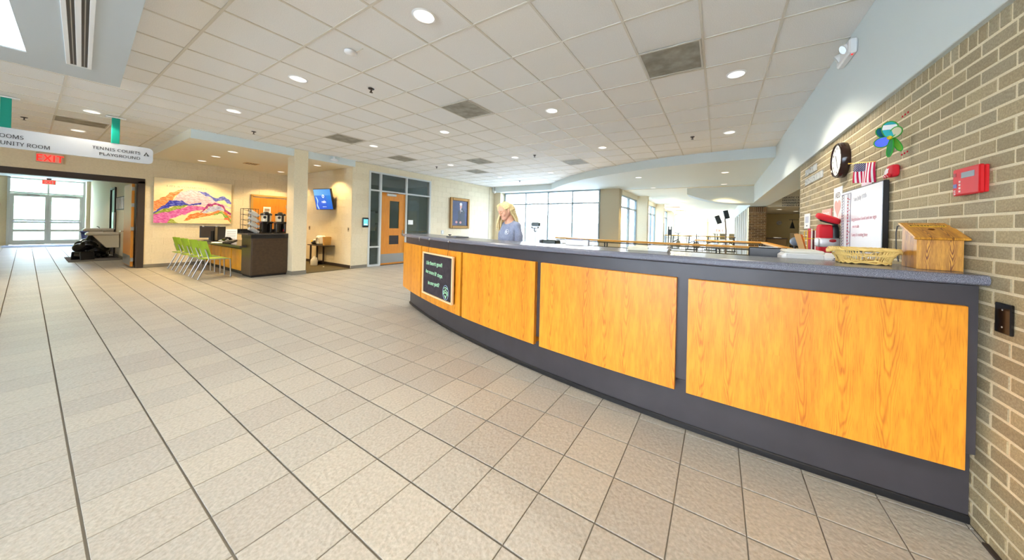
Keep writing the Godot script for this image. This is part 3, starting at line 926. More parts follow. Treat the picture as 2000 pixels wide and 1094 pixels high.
# ------------------------------------------------------------------ what stands on the desk
func desk_things():
	var top := 1.208
	# suggestion box
	var sb := thing("suggestion_box", "oak suggestion box with sloping lid at the right end of the desk", "box", Vector3(0.985, top, -2.462), -0.09)
	var w := 0.076
	var s := st()
	var side := PackedVector2Array([Vector2(-0.1, 0), Vector2(0.1, 0), Vector2(0.1, 0.16), Vector2(-0.1, 0.232)])
	T = Transform3D(Basis(Vector3.UP, -PI / 2), Vector3.ZERO)
	prism(s, side, -w, w)
	obj("body", s, M.oak_box, sb)
	s = st()
	T = Transform3D(Basis(Vector3.RIGHT, 0.3456), Vector3(0, 0.1958, 0.0))
	box(s, Vector3(0, 0.007, 0.008), Vector3(0.184, 0.013, 0.246), 0.004)
	var lid := obj("lid", s, M.oak_box, sb)
	s = st()
	T = Transform3D(Basis(Vector3.RIGHT, 0.3456), Vector3(0, 0.1958, 0.0))
	box(s, Vector3(0, 0.0142, -0.055), Vector3(0.13, 0.0015, 0.028))
	var pt := obj("name_plate", s, mat(c8(236, 190, 40), 0.3), lid)
	letters(lid, "SUGGESTIONS", 0.011, Vector3(0, 0.2295, -0.0464), Basis(Vector3.RIGHT, -PI / 2 + 0.3456), M.bronze, 0.001, 1, "Droid Sans Bold", 1.2)
	s = st()
	T = Transform3D(Basis(Vector3.RIGHT, 0.3456), Vector3(0, 0.1958, 0.0))
	lathe(s, [Vector2(0.0, 0.019), Vector2(0.009, 0.018), Vector2(0.014, 0.013)], Vector3(0, 0, 0.0), 16, -0.3)
	obj("lock", s, mat(c8(110, 60, 20), 0.3, 0.6), lid)
	s = st()
	tube(s, [Vector3(-0.08, 0.232, -0.1), Vector3(-0.095, 0.225, -0.1), Vector3(-0.1, 0.19, -0.098), Vector3(-0.098, 0.1, -0.1), Vector3(-0.088, 0.02, -0.1)], 0.003, 6)
	obj("pen_cord", s, M.black, sb)
	# wicker basket
	var wk := thing("wicker_basket", "oblong pale wicker basket with open weave and two end handles", "basket", Vector3(0.75, top, -2.545), 0.05)
	wk.scale = Vector3(0.9, 1, 0.92)
	var cane := mat(c8(234, 198, 116), 0.6)
	s = st()
	var bottom := []
	for k in 40: bottom.append(oval(0.118, 0.08, k / 40.0, 0.006))
	for h in 2:
		var rr := []
		for k in 64:
			var p := oval(0.12, 0.082, k / 64.0, 0.008 + 0.009 * h)
			p.y += 0.004 * sin(TAU * k / 4.0 + PI * h)
			rr.append(p)
		tube(s, rr, 0.0052, 6, true)
	obj("base_braid", s, cane, wk)
	s = st()
	var fan := []
	for k in 24: fan.append(oval(0.115, 0.077, k / 24.0, 0.006))
	face(s, fan, Vector3(0, -1, 0))
	obj("floor", s, cane, wk)
	s = st()
	for k in 136:
		var a := k / 136.0
		var lean := 0.0035 if k % 2 == 0 else -0.0035
		tube(s, [oval(0.117, 0.079, a, 0.01), oval(0.128, 0.088, a + lean, 0.035), oval(0.142, 0.1, a, 0.058), oval(0.152, 0.108, a - lean, 0.08)], 0.0024, 5)
	obj("stakes", s, cane, wk).set_meta("kind", "stuff")
	s = st()
	for h in 2:
		var rr := []
		for k in 72:
			var p := oval(0.138, 0.097, k / 72.0, 0.05 + 0.005 * h)
			p.y += 0.003 * sin(TAU * k / 4.0 + PI * h)
			rr.append(p)
		tube(s, rr, 0.0034, 6, true)
	obj("waist_band", s, cane, wk)
	s = st()
	for h in 3:
		var rr := []
		for k in 96:
			var a := k / 96.0
			var p := oval(0.153, 0.109, a, 0.085)
			var ph := TAU * k / 8.0 + TAU / 3 * h
			p += Vector3(cos(TAU * a) * cos(ph), sin(ph), sin(TAU * a) * cos(ph)) * 0.005
			rr.append(p)
		tube(s, rr, 0.0055, 6, true)
	obj("rim_braid", s, cane, wk)
	for e in [-1.0, 1.0]:
		s = st()
		for h in 2:
			var rr := []
			for k in 15:
				var t := PI * k / 14.0
				rr.append(Vector3(e * (0.15 + 0.026 * sin(t)), 0.085 - 0.012 * sin(t) - 0.006 * h + 0.003 * sin(k * 1.7 + h * PI), 0.045 * cos(t) * (1 if h == 0 else 0.9)))
			tube(s, rr, 0.007, 7)
		obj("handle", s, cane, wk)
	# papers in the basket
	var pp := thing("paper_stack", "loose white paper slips heaped in the wicker basket", "paper", Vector3(0.735, top + 0.062, -2.55), 0.05)
	for k in 6:
		var o := bx("sheet", Vector3(-0.03 + 0.012 * (k % 3), 0.004 * k, 0.01 * (k % 2)), Vector3(0.17, 0.002, 0.1), M.paper, pp, 0.0)
		o.rotation = Vector3(0.04 * (k % 3 - 1), 0.2 * (k % 4 - 1.5), 0.06 * (k % 2))
	# printer behind the desk top
	var pr := thing("printer", "white desktop printer with perforated side behind the wicker basket", "printer", Vector3(0.625, 0.936, -2.93))
	s = st()
	box(s, Vector3(0, 0.15, 0), Vector3(0.45, 0.3, 0.36), 0.02)
	obj("case", s, M.white, pr)
	bx("paper_cover", Vector3(-0.1, 0.31, 0.02), Vector3(0.22, 0.025, 0.3), mat(c8(228, 226, 212), 0.5), pr, 0.01)
	bx("front_door", Vector3(-0.1, 0.275, 0.181), Vector3(0.2, 0.04, 0.006), mat(c8(214, 214, 210), 0.5), pr)
	bx("slot", Vector3(-0.1, 0.247, 0.181), Vector3(0.12, 0.008, 0.004), M.ink, pr, 0.0)
	s = st()
	for r in 4:
		for k in 15: box(s, Vector3(0.045 + k * 0.0115 + (0.006 if r % 2 else 0.0), 0.245 + r * 0.011, 0.181), Vector3(0.006, 0.005, 0.003))
	obj("vent_holes", s, M.ink, pr).set_meta("kind", "stuff")
	# monitor seen from behind
	var mo := thing("monitor", "black monitor back with a white sheet lying on top, left of the white printer", "monitor", Vector3(0.345, 0.936, -2.99), -0.15)
	s = st()
	box(s, Vector3(0, 0.205, 0), Vector3(0.25, 0.24, 0.05), 0.008)
	obj("housing", s, M.black, mo)
	s = st()
	box(s, Vector3(0, 0.005, 0), Vector3(0.16, 0.01, 0.12), 0.003)
	box(s, Vector3(0, 0.06, 0), Vector3(0.04, 0.11, 0.03), 0.004)
	obj("stand", s, M.black, mo)
	tag(bx("paper_sheet", Vector3(0.345, 1.2635, -2.98), Vector3(0.12, 0.003, 0.05), M.paper, self, 0.0), "white sheet lying on the black monitor", "paper")
	# paper stacks on the desk
	var ps := thing("paper_stack", "cream paper stack on the back of the desk top, left stack", "paper", Vector3(-0.57, top, -2.6), 0.1, "stacks of paper on the desk")
	for k in 4: bx("ream", Vector3(0.006 * (k % 2), 0.004 + 0.008 * k, 0.004 * k), Vector3(0.16, 0.0075, 0.13), mat(c8(246, 240, 214), 0.8), ps, 0.001)
	var p2 := thing("paper_stack", "white paper stack with a small dark pen holder on the desk top, right stack", "paper", Vector3(-0.41, top, -2.6), -0.05, "stacks of paper on the desk")
	for k in 5: bx("ream", Vector3(0.005 * (k % 3), 0.0045 + 0.009 * k, 0.002 * k), Vector3(0.15, 0.0085, 0.12), M.paper, p2, 0.001)
	# white screen, black receipt printer, task lamp, all on the work surface
	var wm := thing("monitor", "white screen back with grey frame standing on the work surface mid desk", "monitor", Vector3(-1.31, 0.936, -3.02), 0.15)
	bx("housing", Vector3(0, 0.215, 0), Vector3(0.25, 0.2, 0.03), mat(c8(246, 247, 248), 0.4), wm, 0.006)
	bx("frame", Vector3(0, 0.215, -0.012), Vector3(0.266, 0.212, 0.02), mat(c8(110, 122, 140), 0.4), wm, 0.006)
	s = st()
	box(s, Vector3(0, 0.005, 0), Vector3(0.18, 0.01, 0.12), 0.003)
	box(s, Vector3(0, 0.06, 0), Vector3(0.04, 0.11, 0.02), 0.004)
	obj("stand", s, M.steel, wm)
	tag(bx("paper_sheet", Vector3(-1.31, 1.2595, -3.02), Vector3(0.13, 0.003, 0.05), mat(c8(232, 214, 226), 0.8), self, 0.0), "pinkish sheet lying on the white screen", "paper")
	var rp := thing("receipt_printer", "dark green-black receipt printer on the work surface beside the task lamp", "printer", Vector3(-1.66, 0.936, -3.05), 0.1)
	var dg := mat(c8(24, 42, 40), 0.4)
	bx("case", Vector3(0.02, 0.15, 0), Vector3(0.17, 0.3, 0.16), dg, rp, 0.012)
	bx("paper_slot", Vector3(0.02, 0.301, 0.02), Vector3(0.1, 0.004, 0.02), M.ink, rp, 0.0)
	bx("cash_reader", Vector3(-0.1, 0.15, 0.0), Vector3(0.04, 0.3, 0.08), M.black, rp, 0.006)
	var tl := thing("task_lamp", "dark task lamp with boxy head on a thin stalk beside the woman", "lamp", Vector3(-1.87, 0.936, -3.07), 0.3)
	s = st()
	lathe(s, [Vector2(0.0, 0.0), Vector2(0.06, 0.0), Vector2(0.06, 0.012), Vector2(0.015, 0.02), Vector2(0.012, 0.05), Vector2(0.0, 0.05)], Vector3.ZERO, 20)
	obj("base", s, M.black, tl)
	s = st()
	cyl(s, Vector3(0, 0.03, 0), Vector3(0, 0.4, 0), 0.005, 0.005, 8)
	for k in 6: ball(s, Vector3(0, 0.26 + k * 0.022, 0), Vector3(0.007, 0.006, 0.007), 8, 6)
	obj("stalk", s, M.steel, tl)
	s = st()
	tube(s, [Vector3(0, 0.385, 0), Vector3(-0.012, 0.4, 0), Vector3(-0.01, 0.43, 0), Vector3(0.0, 0.44, 0)], 0.008, 8)
	cyl(s, Vector3(0, 0.395, 0), Vector3(0.04, 0.4, 0.01), 0.005, 0.005, 8)
	obj("joint", s, dg, tl)
	s = st()
	box(s, Vector3(0.005, 0.475, 0), Vector3(0.1, 0.045, 0.07), 0.008)
	box(s, Vector3(-0.005, 0.438, 0), Vector3(0.085, 0.025, 0.06), 0.006)
	obj("head", s, dg, tl)
	bx("lens", Vector3(0.005, 0.44, 0.032), Vector3(0.06, 0.014, 0.004), M.alum, tl)
	# a flat tablet and a small stand on the left part of the desk top
	var fp := cp(3.9, -0.18, top)
	var tb := thing("tablet", "flat dark tablet lying on the desk top near its left end", "tablet", fp, -0.27)
	bx("body", Vector3(0, 0.008, 0), Vector3(0.28, 0.016, 0.2), mat(c8(96, 100, 104), 0.3), tb, 0.004)
	bx("screen", Vector3(0, 0.0165, 0), Vector3(0.25, 0.001, 0.17), M.black_gloss, tb, 0.0)
	var pf := cp(3.97, -0.1, top)
	var cl := thing("desk_clip", "tiny black clip stand on the desk top beside the dark tablet", "clip", pf)
	s = st()
	lathe(s, [Vector2(0.0, 0.0), Vector2(0.02, 0.0), Vector2(0.02, 0.006), Vector2(0.006, 0.01), Vector2(0.005, 0.03), Vector2(0.0, 0.03)], Vector3.ZERO, 14)
	obj("base", s, M.black, cl)
	bx("jaw", Vector3(0, 0.034, 0), Vector3(0.05, 0.012, 0.016), M.black, cl)

func oval(a: float, b: float, t: float, y: float) -> Vector3:
	var c := cos(TAU * t)
	var d := sin(TAU * t)
	return Vector3(a * signf(c) * pow(absf(c), 0.55), y, b * signf(d) * pow(absf(d), 0.55))

# ------------------------------------------------------------------ on and along the brick wall
func brick_wall_things():
	var X := 1.07
	var nb := facing(Vector3(-1, 0, 0)) # local x = +z... towards the viewer's right
	# clock
	var ck := thing("wall_clock", "large round wall clock with dark rim and white dial on the brick wall", "clock", Vector3(X, 2.115, -4.11), -PI / 2)
	var s := st()
	T = Transform3D(Basis(Vector3.RIGHT, PI / 2), Vector3.ZERO)
	lathe(s, [Vector2(0.172, 0.0), Vector2(0.176, 0.02), Vector2(0.172, 0.055), Vector2(0.162, 0.068), Vector2(0.153, 0.066), Vector2(0.152, 0.056)], Vector3.ZERO, 40)
	obj("rim", s, mat(c8(52, 34, 30), 0.18), ck)
	s = st()
	cyl(s, Vector3(0, 0, 0.0), Vector3(0, 0, 0.056), 0.153, 0.153, 40)
	var dial := obj("dial", s, mat(c8(238, 238, 232), 0.5), ck)
	for k in 12:
		var a := TAU * k / 12.0
		letters(dial, str(12 if k == 0 else k), 0.022, Vector3(sin(a) * 0.12, cos(a) * 0.12, 0.057), Basis(), M.ink, 0.001, 1, "Droid Sans", 1.0, "numeral")
	for hnd in [[-0.5, 0.07, 0.006], [2.75, 0.1, 0.004]]:
		s = st()
		T = Transform3D(Basis(Vector3.BACK, -hnd[0]), Vector3(0, 0, 0.06))
		box(s, Vector3(0, hnd[1] / 2 - 0.01, 0), Vector3(hnd[2], hnd[1], 0.002))
		obj("hand", s, M.ink, ck)
	# flag on a short stick
	var fa := Vector3(0.984, 1.974, -3.537)
	var fb := Vector3(1.062, 1.957, -3.39)
	var fg := thing("flag", "small American flag hanging from a short gold stick beside the clock", "flag", fa)
	var along := (fb - fa)
	var len := along.length()
	var fx := along.normalized()
	var fy := -(Vector3.UP.cross(along).cross(along).normalized())
	fg.basis = Basis(fx, fy, fx.cross(fy))
	s = st()
	cyl(s, Vector3(-0.05, 0.008, 0.0), Vector3(len, 0.002, 0), 0.003, 0.003, 8)
	ball(s, Vector3(-0.052, 0.008, 0), Vector3(0.006, 0.006, 0.006), 8, 6)
	obj("stick", s, mat(c8(220, 180, 70), 0.3, 0.5), fg)
	var cols := [mat(c8(200, 16, 70), 0.8), mat(c8(246, 244, 246), 0.8)]
	var bend := func(u: float, v: float) -> Vector3: return Vector3(u * len + 0.012 * v * v, -v * 0.16, 0.008 * sin(u * 9.0 + v * 2.0) * (0.3 + v))
	for k in 13:
		s = st()
		for j in 12:
			for g in [-0.0006, 0.0006]:
				var o := Vector3(0, 0, g)
				var p := [bend.call(k / 13.0, j / 12.0) + o, bend.call((k + 1) / 13.0, j / 12.0) + o, bend.call((k + 1) / 13.0, (j + 1) / 12.0) + o, bend.call(k / 13.0, (j + 1) / 12.0) + o]
				face(s, p, p[0] - Vector3(0, 0, signf(g)))
		obj("stripe", s, cols[k % 2], fg)
	s = st()
	for j in 5:
		for k in 7:
			for g in [-0.0025, 0.0025]:
				var o := Vector3(0, 0, g)
				var p := [bend.call(k / 13.0, j / 12.0) + o, bend.call((k + 1) / 13.0, j / 12.0) + o, bend.call((k + 1) / 13.0, (j + 1) / 12.0) + o, bend.call(k / 13.0, (j + 1) / 12.0) + o]
				face(s, p, p[0] - Vector3(0, 0, signf(g)))
	var can := obj("canton", s, mat(c8(36, 34, 92), 0.8), fg)
	s = st()
	for r in 9:
		for k in (6 if r % 2 == 0 else 5):
			var u := (k + (0.5 if r % 2 == 0 else 1.0)) / 6.0 * 7.0 / 13.0
			var v := (0.06 + 0.11 * r) * 5.0 / 12.0
			var c: Vector3 = bend.call(u, v) + Vector3(0, 0, 0.0035)
			var st5 := []
			for q in 10:
				var rr := 0.0042 if q % 2 == 0 else 0.0018
				st5.append(c + Vector3(sin(TAU * q / 10) * rr, cos(TAU * q / 10) * rr, 0))
			for q in 10: face(s, [c, st5[q], st5[(q + 1) % 10]], c - Vector3(0, 0, 1))
	obj("stars", s, cols[1], can).set_meta("kind", "stuff")
	# note under the flag
	tag(bx("paper_note", Vector3(X - 0.003, 1.815, -3.57), Vector3(0.003, 0.08, 0.2), mat(c8(246, 226, 236), 0.8), self, 0.0), "pinkish paper note on the bricks below the flag", "paper")
	# shiny pinwheel flower
	var pw := thing("pinwheel_flower", "iridescent green-edged pinwheel flower fixed to the brick wall", "ornament", Vector3(X - 0.03, 2.05, -3.03), -PI / 2 + 0.75)
	var gr := mat(c8(40, 150, 40), 0.4)
	for p in [[8, 0.105, 0.044, c8(60, 190, 200), 0.05], [50, 0.08, 0.032, c8(238, 236, 200), 0.045], [-42, 0.1, 0.035, c8(40, 120, 150), 0.03], [-115, 0.085, 0.036, c8(70, 90, 220), 0.03], [178, 0.135, 0.02, c8(60, 150, 90), 0.03], [150, 0.12, 0.02, c8(120, 190, 60), 0.02]]:
		var a := deg_to_rad(p[0])
		var dir := Vector3(sin(a), cos(a), 0.25)
		var sd := Vector3(cos(a), -sin(a), 0.35 if p[0] < 0 else -0.2)
		var ring := []
		for k in 20:
			var t := TAU * k / 20.0
			ring.append(dir * (p[1] * 0.5 * (1.0 - cos(t))) + sd * (sin(t) * p[2] * (0.75 + 0.25 * (1.0 - cos(t)) * 0.5)) + Vector3(0, 0, p[4]))
		s = st()
		tube(s, ring, 0.0035, 6, true)
		var rim := obj("petal_rim", s, gr, pw)
		s = st()
		for q in [1.0, -1.0]:
			var rr := []
			for v in ring: rr.append(v + Vector3(0, 0, 0.0008 * q))
			face(s, rr, rr[0] - Vector3(0, 0, q))
		var pm := mat(p[3], 0.2, 0.35)
		obj("petal", s, pm, rim)
		if p[0] == 8:
			s = st()
			var bars := [ring[5], ring[7], ring[13], ring[15]]
			for k in 4: bars[k] += Vector3(0, 0, 0.0016)
			face(s, bars, bars[0] - Vector3(0, 0, 1))
			obj("pale_band", s, M.white, rim)
	s = st()
	ball(s, Vector3(0, 0, 0.05), Vector3(0.014, 0.014, 0.012), 12, 8)
	cyl(s, Vector3(0, 0, 0.0), Vector3(0, 0, 0.05), 0.006, 0.006, 8)
	obj("hub", s, mat(c8(220, 190, 30), 0.4), pw)
	# red knitted ornament
	var mt := thing("knit_mitten", "small red knitted mitten with white yarn hung above the whiteboard corner", "ornament", Vector3(X, 1.83, -3.07), -PI / 2)
	s = st()
	pillow(s, Vector3(0.0, 0, 0.022), Vector3(0.1, 0.085, 0.042), 0.5)
	obj("body", s, M.red_cloth, mt)
	s = st()
	for k in 3: tube(s, [Vector3(-0.04 + 0.02 * k, 0.038, 0.03), Vector3(-0.035 + 0.016 * k, 0.01, 0.047), Vector3(-0.045 + 0.022 * k, -0.015, 0.049), Vector3(-0.04 + 0.018 * k, -0.04, 0.044)], 0.003, 6)
	for k in 2: tube(s, [Vector3(-0.075, -0.018 - 0.014 * k, 0.045), Vector3(-0.045, -0.024 - 0.01 * k, 0.05), Vector3(-0.02, -0.016 - 0.014 * k, 0.05), Vector3(0.015, -0.026 - 0.006 * k, 0.046)], 0.0035, 6)
	obj("white_yarn", s, M.white, mt)
	s = st()
	for k in 5: ball(s, Vector3(-0.05 + 0.017 * k, -0.032 + 0.008 * (k % 2), 0.044), Vector3(0.014, 0.012, 0.01), 10, 6)
	obj("fringe", s, M.red_cloth, mt)
	for g in [[2.19, "above the pinwheel flower"], [1.93, "below the pinwheel flower"]]:
		var tp := thing("tape_marks", "three tiny red tape marks on the bricks " + g[1], "tape", Vector3(X, g[0], -2.98), -PI / 2)
		for k in 3: bx("mark", Vector3(-0.035 + 0.035 * k, 0.003 * k, 0.002), Vector3(0.013, 0.012, 0.004), M.red_cloth, tp, 0.001)
	# whiteboard with black edges
	var wb := thing("whiteboard", "whiteboard with thick black edge and ruled roster columns leaning on the brick wall", "whiteboard", Vector3(X - 0.003, 1.45, -3.6), -PI / 2)
	var W := 0.86
	var H := 0.67
	bx("back", Vector3(0, 0, 0.016), Vector3(W, H, 0.03), M.black, wb, 0.003)
	bx("face", Vector3(0, 0, 0.033), Vector3(W - 0.014, H - 0.02, 0.006), mat(c8(238, 238, 242), 0.25), wb, 0.0)
	s = st()
	for x in [-0.348, -0.262, -0.235, -0.195, -0.175]: box(s, Vector3(x, -0.01, 0.0365), Vector3(0.006, H - 0.05, 0.001))
	for k in 22: box(s, Vector3(-0.385, 0.3 - k * 0.027, 0.0365), Vector3(0.05, 0.006, 0.001))
	box(s, Vector3(-0.29, 0.305, 0.0365), Vector3(0.23, 0.005, 0.001))
	obj("ruled_lines", s, mat(c8(56, 48, 96), 0.6), wb)
	s = st()
	for k in 19: box(s, Vector3(-0.25 + 0.004 * (k % 2), 0.26 - k * 0.03, 0.0366), Vector3(0.013, 0.014, 0.001))
	for k in 6: box(s, Vector3(-0.215, 0.25 - k * 0.1, 0.0366), Vector3(0.03, 0.006, 0.001))
	obj("red_ticks", s, M.red_cloth, wb)
	s = st()
	for k in 21: box(s, Vector3(-0.393, 0.288 - k * 0.027, 0.0366), Vector3(0.018, 0.012, 0.001))
	obj("black_names", s, M.ink, wb)
	var faded := mat(c8(226, 178, 186), 0.8)
	var grey := mat(c8(204, 204, 212), 0.8)
	letters(wb, "Sun July 18th", 0.034, Vector3(-0.12, 0.235, 0.037), Basis(Vector3.BACK, 0.06), grey, 0.001, 0, "Droid Sans", 1.0, "writing")
	letters(wb, "Registration Good and no sign", 0.026, Vector3(-0.15, 0.06, 0.037), Basis(Vector3.BACK, 0.02), faded, 0.001, 0, "Droid Sans", 1.0, "writing")
	letters(wb, "on resale", 0.026, Vector3(-0.13, 0.0, 0.037), Basis(), faded, 0.001, 0, "Droid Sans", 1.0, "writing")
	letters(wb, "Camp is coming June", 0.026, Vector3(-0.15, -0.075, 0.037), Basis(Vector3.BACK, 0.02), faded, 0.001, 0, "Droid Sans", 1.0, "writing")
	# AED poster
	var ae := thing("aed_poster", "white AED poster with a pink heart left of the whiteboard", "poster", Vector3(X, 1.7, -4.26), -PI / 2)
	bx("sheet", Vector3(0, 0, 0.004), Vector3(0.25, 0.33, 0.005), M.paper, ae, 0.0)
	letters(ae, "AED", 0.055, Vector3(0, 0.085, 0.007), Basis(), mat(c8(110, 104, 104), 0.7), 0.001, 1, "Droid Sans Bold", 0.95)
	s = st()
	var hp := PackedVector2Array()
	for k in 32:
		var t := TAU * k / 32.0
		hp.append(Vector2(0.0058 * 16 * pow(sin(t), 3), 0.0062 * (13 * cos(t) - 5 * cos(2 * t) - 2 * cos(3 * t) - cos(4 * t)) - 0.045))
	prism(s, hp, 0.0065, 0.0078)
	obj("heart", s, mat(c8(244, 176, 164), 0.7), ae)
	# small notices
	var n1 := thing("notice", "small white framed notice on the bricks at the far end of the wall", "notice", Vector3(X, 1.55, -5.5), -PI / 2)
	bx("sheet", Vector3(0, 0, 0.004), Vector3(0.3, 0.205, 0.006), M.paper, n1, 0.001)
	bx("print", Vector3(0, 0.02, 0.0075), Vector3(0.18, 0.09, 0.001), mat(c8(196, 200, 212), 0.8), n1, 0.0)
	letters(n1, "AQUATICS", 0.014, Vector3(0, -0.065, 0.0075), Basis(), mat(c8(120, 120, 130), 0.8), 0.001)
	var n2 := thing("notice", "pink and white lettered notice behind the red bag", "notice", Vector3(X, 1.6, -4.62), -PI / 2)
	bx("sheet", Vector3(0, 0, 0.004), Vector3(0.36, 0.12, 0.006), mat(c8(240, 186, 172), 0.8), n2, 0.001)
	letters(n2, "RENT", 0.05, Vector3(-0.02, 0.0, 0.0075), Basis(), M.white, 0.001, 1, "Droid Sans Bold", 1.2)
	bx("edge", Vector3(0.172, 0, 0.008), Vector3(0.014, 0.12, 0.003), M.red_cloth, n2, 0.0)
	# metal letters
	var lt := thing("wall_lettering", "raised silver letters reading program registration on the brick wall", "lettering", Vector3(X, 2.18, -5.2), -PI / 2)
	letters(lt, "PROGRAM", 0.078, Vector3(-0.43, 0.045, 0.008), Basis(), M.alum_paint, 0.012, 0, "Droid Serif", 1.05)
	letters(lt, "REGISTRATION", 0.078, Vector3(-0.43, -0.085, 0.008), Basis(), M.alum_paint, 0.012, 0, "Droid Serif", 1.05)
	# red alarm keypad
	var al := thing("alarm_keypad", "bright red alarm keypad with grey display on the brick wall", "alarm panel", Vector3(X, 1.656, -2.335), -PI / 2)
	al.scale.z = 0.6
	bx("back_box", Vector3(0.006, 0, 0.01), Vector3(0.186, 0.128, 0.02), M.red, al, 0.004)
	s = st()
	box(s, Vector3(0.0, 0, 0.032), Vector3(0.19, 0.135, 0.028), 0.006)
	obj("cover", s, M.red, al)
	bx("flap", Vector3(0.02, -0.002, 0.047), Vector3(0.145, 0.122, 0.004), mat(c8(210, 18, 24), 0.6), al, 0.002)
	bx("display", Vector3(0.02, 0.03, 0.0495), Vector3(0.09, 0.028, 0.002), mat(c8(92, 104, 106), 0.25), al, 0.0)
	for k in 4: bx("button", Vector3(-0.035, 0.0 - k * 0.016, 0.05), Vector3(0.012, 0.01, 0.004), mat(c8(238, 206, 190), 0.5), al, 0.001)
	bx("speaker_grille", Vector3(-0.077, 0.038, 0.0465), Vector3(0.02, 0.018, 0.002), mat(c8(150, 10, 20), 0.6), al, 0.0)
	bx("status_label", Vector3(-0.074, -0.018, 0.0465), Vector3(0.026, 0.02, 0.002), mat(c8(60, 70, 140), 0.5), al, 0.0)
	s = st()
	for k in 3: box(s, Vector3(-0.077, -0.042 - k * 0.009, 0.0465), Vector3(0.014, 0.004, 0.001))
	obj("print", s, M.white, al)
	# black cover plate
	var bp := thing("cover_plate", "black blank cover plate low on the brick wall beside the desk end", "wall plate", Vector3(X, 1.034, -2.128), -PI / 2)
	bx("plate", Vector3(0, 0, 0.006), Vector3(0.085, 0.13, 0.012), M.black_gloss, bp, 0.003)
	for y in [-0.037, 0.037]:
		s = st()
		ball(s, Vector3(0, y, 0.012), Vector3(0.004, 0.004, 0.002), 10, 6)
		obj("screw", s, M.steel, bp)
	# red first aid bag
	var bg := thing("first_aid_bag", "red and black defibrillator bag with silver band and open red top pouch", "bag", Vector3(0.965, 1.076, -4.17), 0.0)
	s = st()
	pillow(s, Vector3(-0.02, 0.2, 0), Vector3(0.11, 0.4, 0.155), 0.3)
	obj("red_shell", s, M.red_cloth, bg)
	s = st()
	pillow(s, Vector3(0.045, 0.2, -0.005), Vector3(0.07, 0.39, 0.148), 0.3)
	obj("black_shell", s, M.black, bg)
	s = st()
	pillow(s, Vector3(0.004, 0.215, 0), Vector3(0.178, 0.1, 0.17), 0.28)
	obj("silver_band", s, mat(c8(186, 184, 184), 0.35, 0.4), bg)
	s = st()
	ball(s, Vector3(0.025, 0.235, 0.084), Vector3(0.028, 0.016, 0.005), 16, 8)
	obj("oval_badge", s, mat(c8(160, 10, 16), 0.4), bg)
	s = st()
	T = Transform3D(Basis(Vector3.BACK, -0.35) * Basis(Vector3.RIGHT, 0.2), Vector3(0.0, 0.45, 0.0))
	pillow(s, Vector3(0, 0.012, 0), Vector3(0.19, 0.062, 0.18), 0.5)
	obj("top_pouch", s, M.red_cloth, bg)
	s = st()
	T = Transform3D(Basis(Vector3.BACK, -0.35) * Basis(Vector3.RIGHT, 0.2), Vector3(0.0, 0.45, 0.0))
	box(s, Vector3(0.01, -0.018, 0), Vector3(0.15, 0.02, 0.15), 0.008)
	obj("pouch_base", s, M.black, bg)
	s = st()
	tube(s, [Vector3(0.07, 0.42, 0.05), Vector3(0.1, 0.38, 0.055), Vector3(0.1, 0.31, 0.055)], 0.007, 7)
	obj("zip_tag", s, mat(c8(222, 190, 150), 0.6), bg)
	# yellow wire rack with folders
	var rk := thing("wire_rack", "yellow wire file rack at the far end of the back cabinet", "rack", Vector3(0.985, 1.076, -4.95))
	for zz in [-0.1, 0.06]:
		s = st()
		tube(s, [Vector3(-0.03, 0.0, zz), Vector3(-0.03, 0.33, zz), Vector3(0.075, 0.36, zz), Vector3(0.075, 0.0, zz), Vector3(-0.03, 0.0, zz)], 0.004, 6)
		obj("frame", s, M.yellow, rk)
	for y in [0.06, 0.24]:
		s = st()
		tube(s, [Vector3(0.075, y, 0.06), Vector3(-0.06, y, 0.06), Vector3(-0.06, y, -0.1), Vector3(0.075, y, -0.1)], 0.004, 6)
		obj("rail", s, M.yellow, rk)
	for b in [["red binder standing in the yellow wire rack", 0.01, 0.36, M.red_cloth, "binder", 0.02], ["dark red binder in the yellow rack, next to the wall", 0.045, 0.34, mat(c8(140, 20, 20), 0.6), "binder", 0.02]]:
		var o := thing("binder", b[0], b[4], Vector3(0.985 + b[1], 1.08, -4.97))
		bx("cover", Vector3(0, b[2] / 2, 0), Vector3(b[5], b[2], 0.14), b[3], o, 0.002)
		bx("pages", Vector3(0, b[2] / 2 + 0.003, 0.004), Vector3(b[5] - 0.006, b[2] - 0.012, 0.138), M.paper, o, 0.0)
	var ev := thing("envelope", "tan manila envelope fanned out of the yellow wire rack", "envelope", Vector3(0.945, 1.08, -4.96))
	ev.rotation = Vector3(0, 0.2, 0.28)
	bx("sheet", Vector3(0, 0.15, 0), Vector3(0.006, 0.3, 0.16), mat(c8(222, 172, 104), 0.8), ev, 0.0)
	var eo := bx("flap", Vector3(0.012, 0.15, 0.01), Vector3(0.006, 0.29, 0.15), mat(c8(226, 118, 40), 0.8), ev, 0.0)
	eo.rotation.x = 0.08

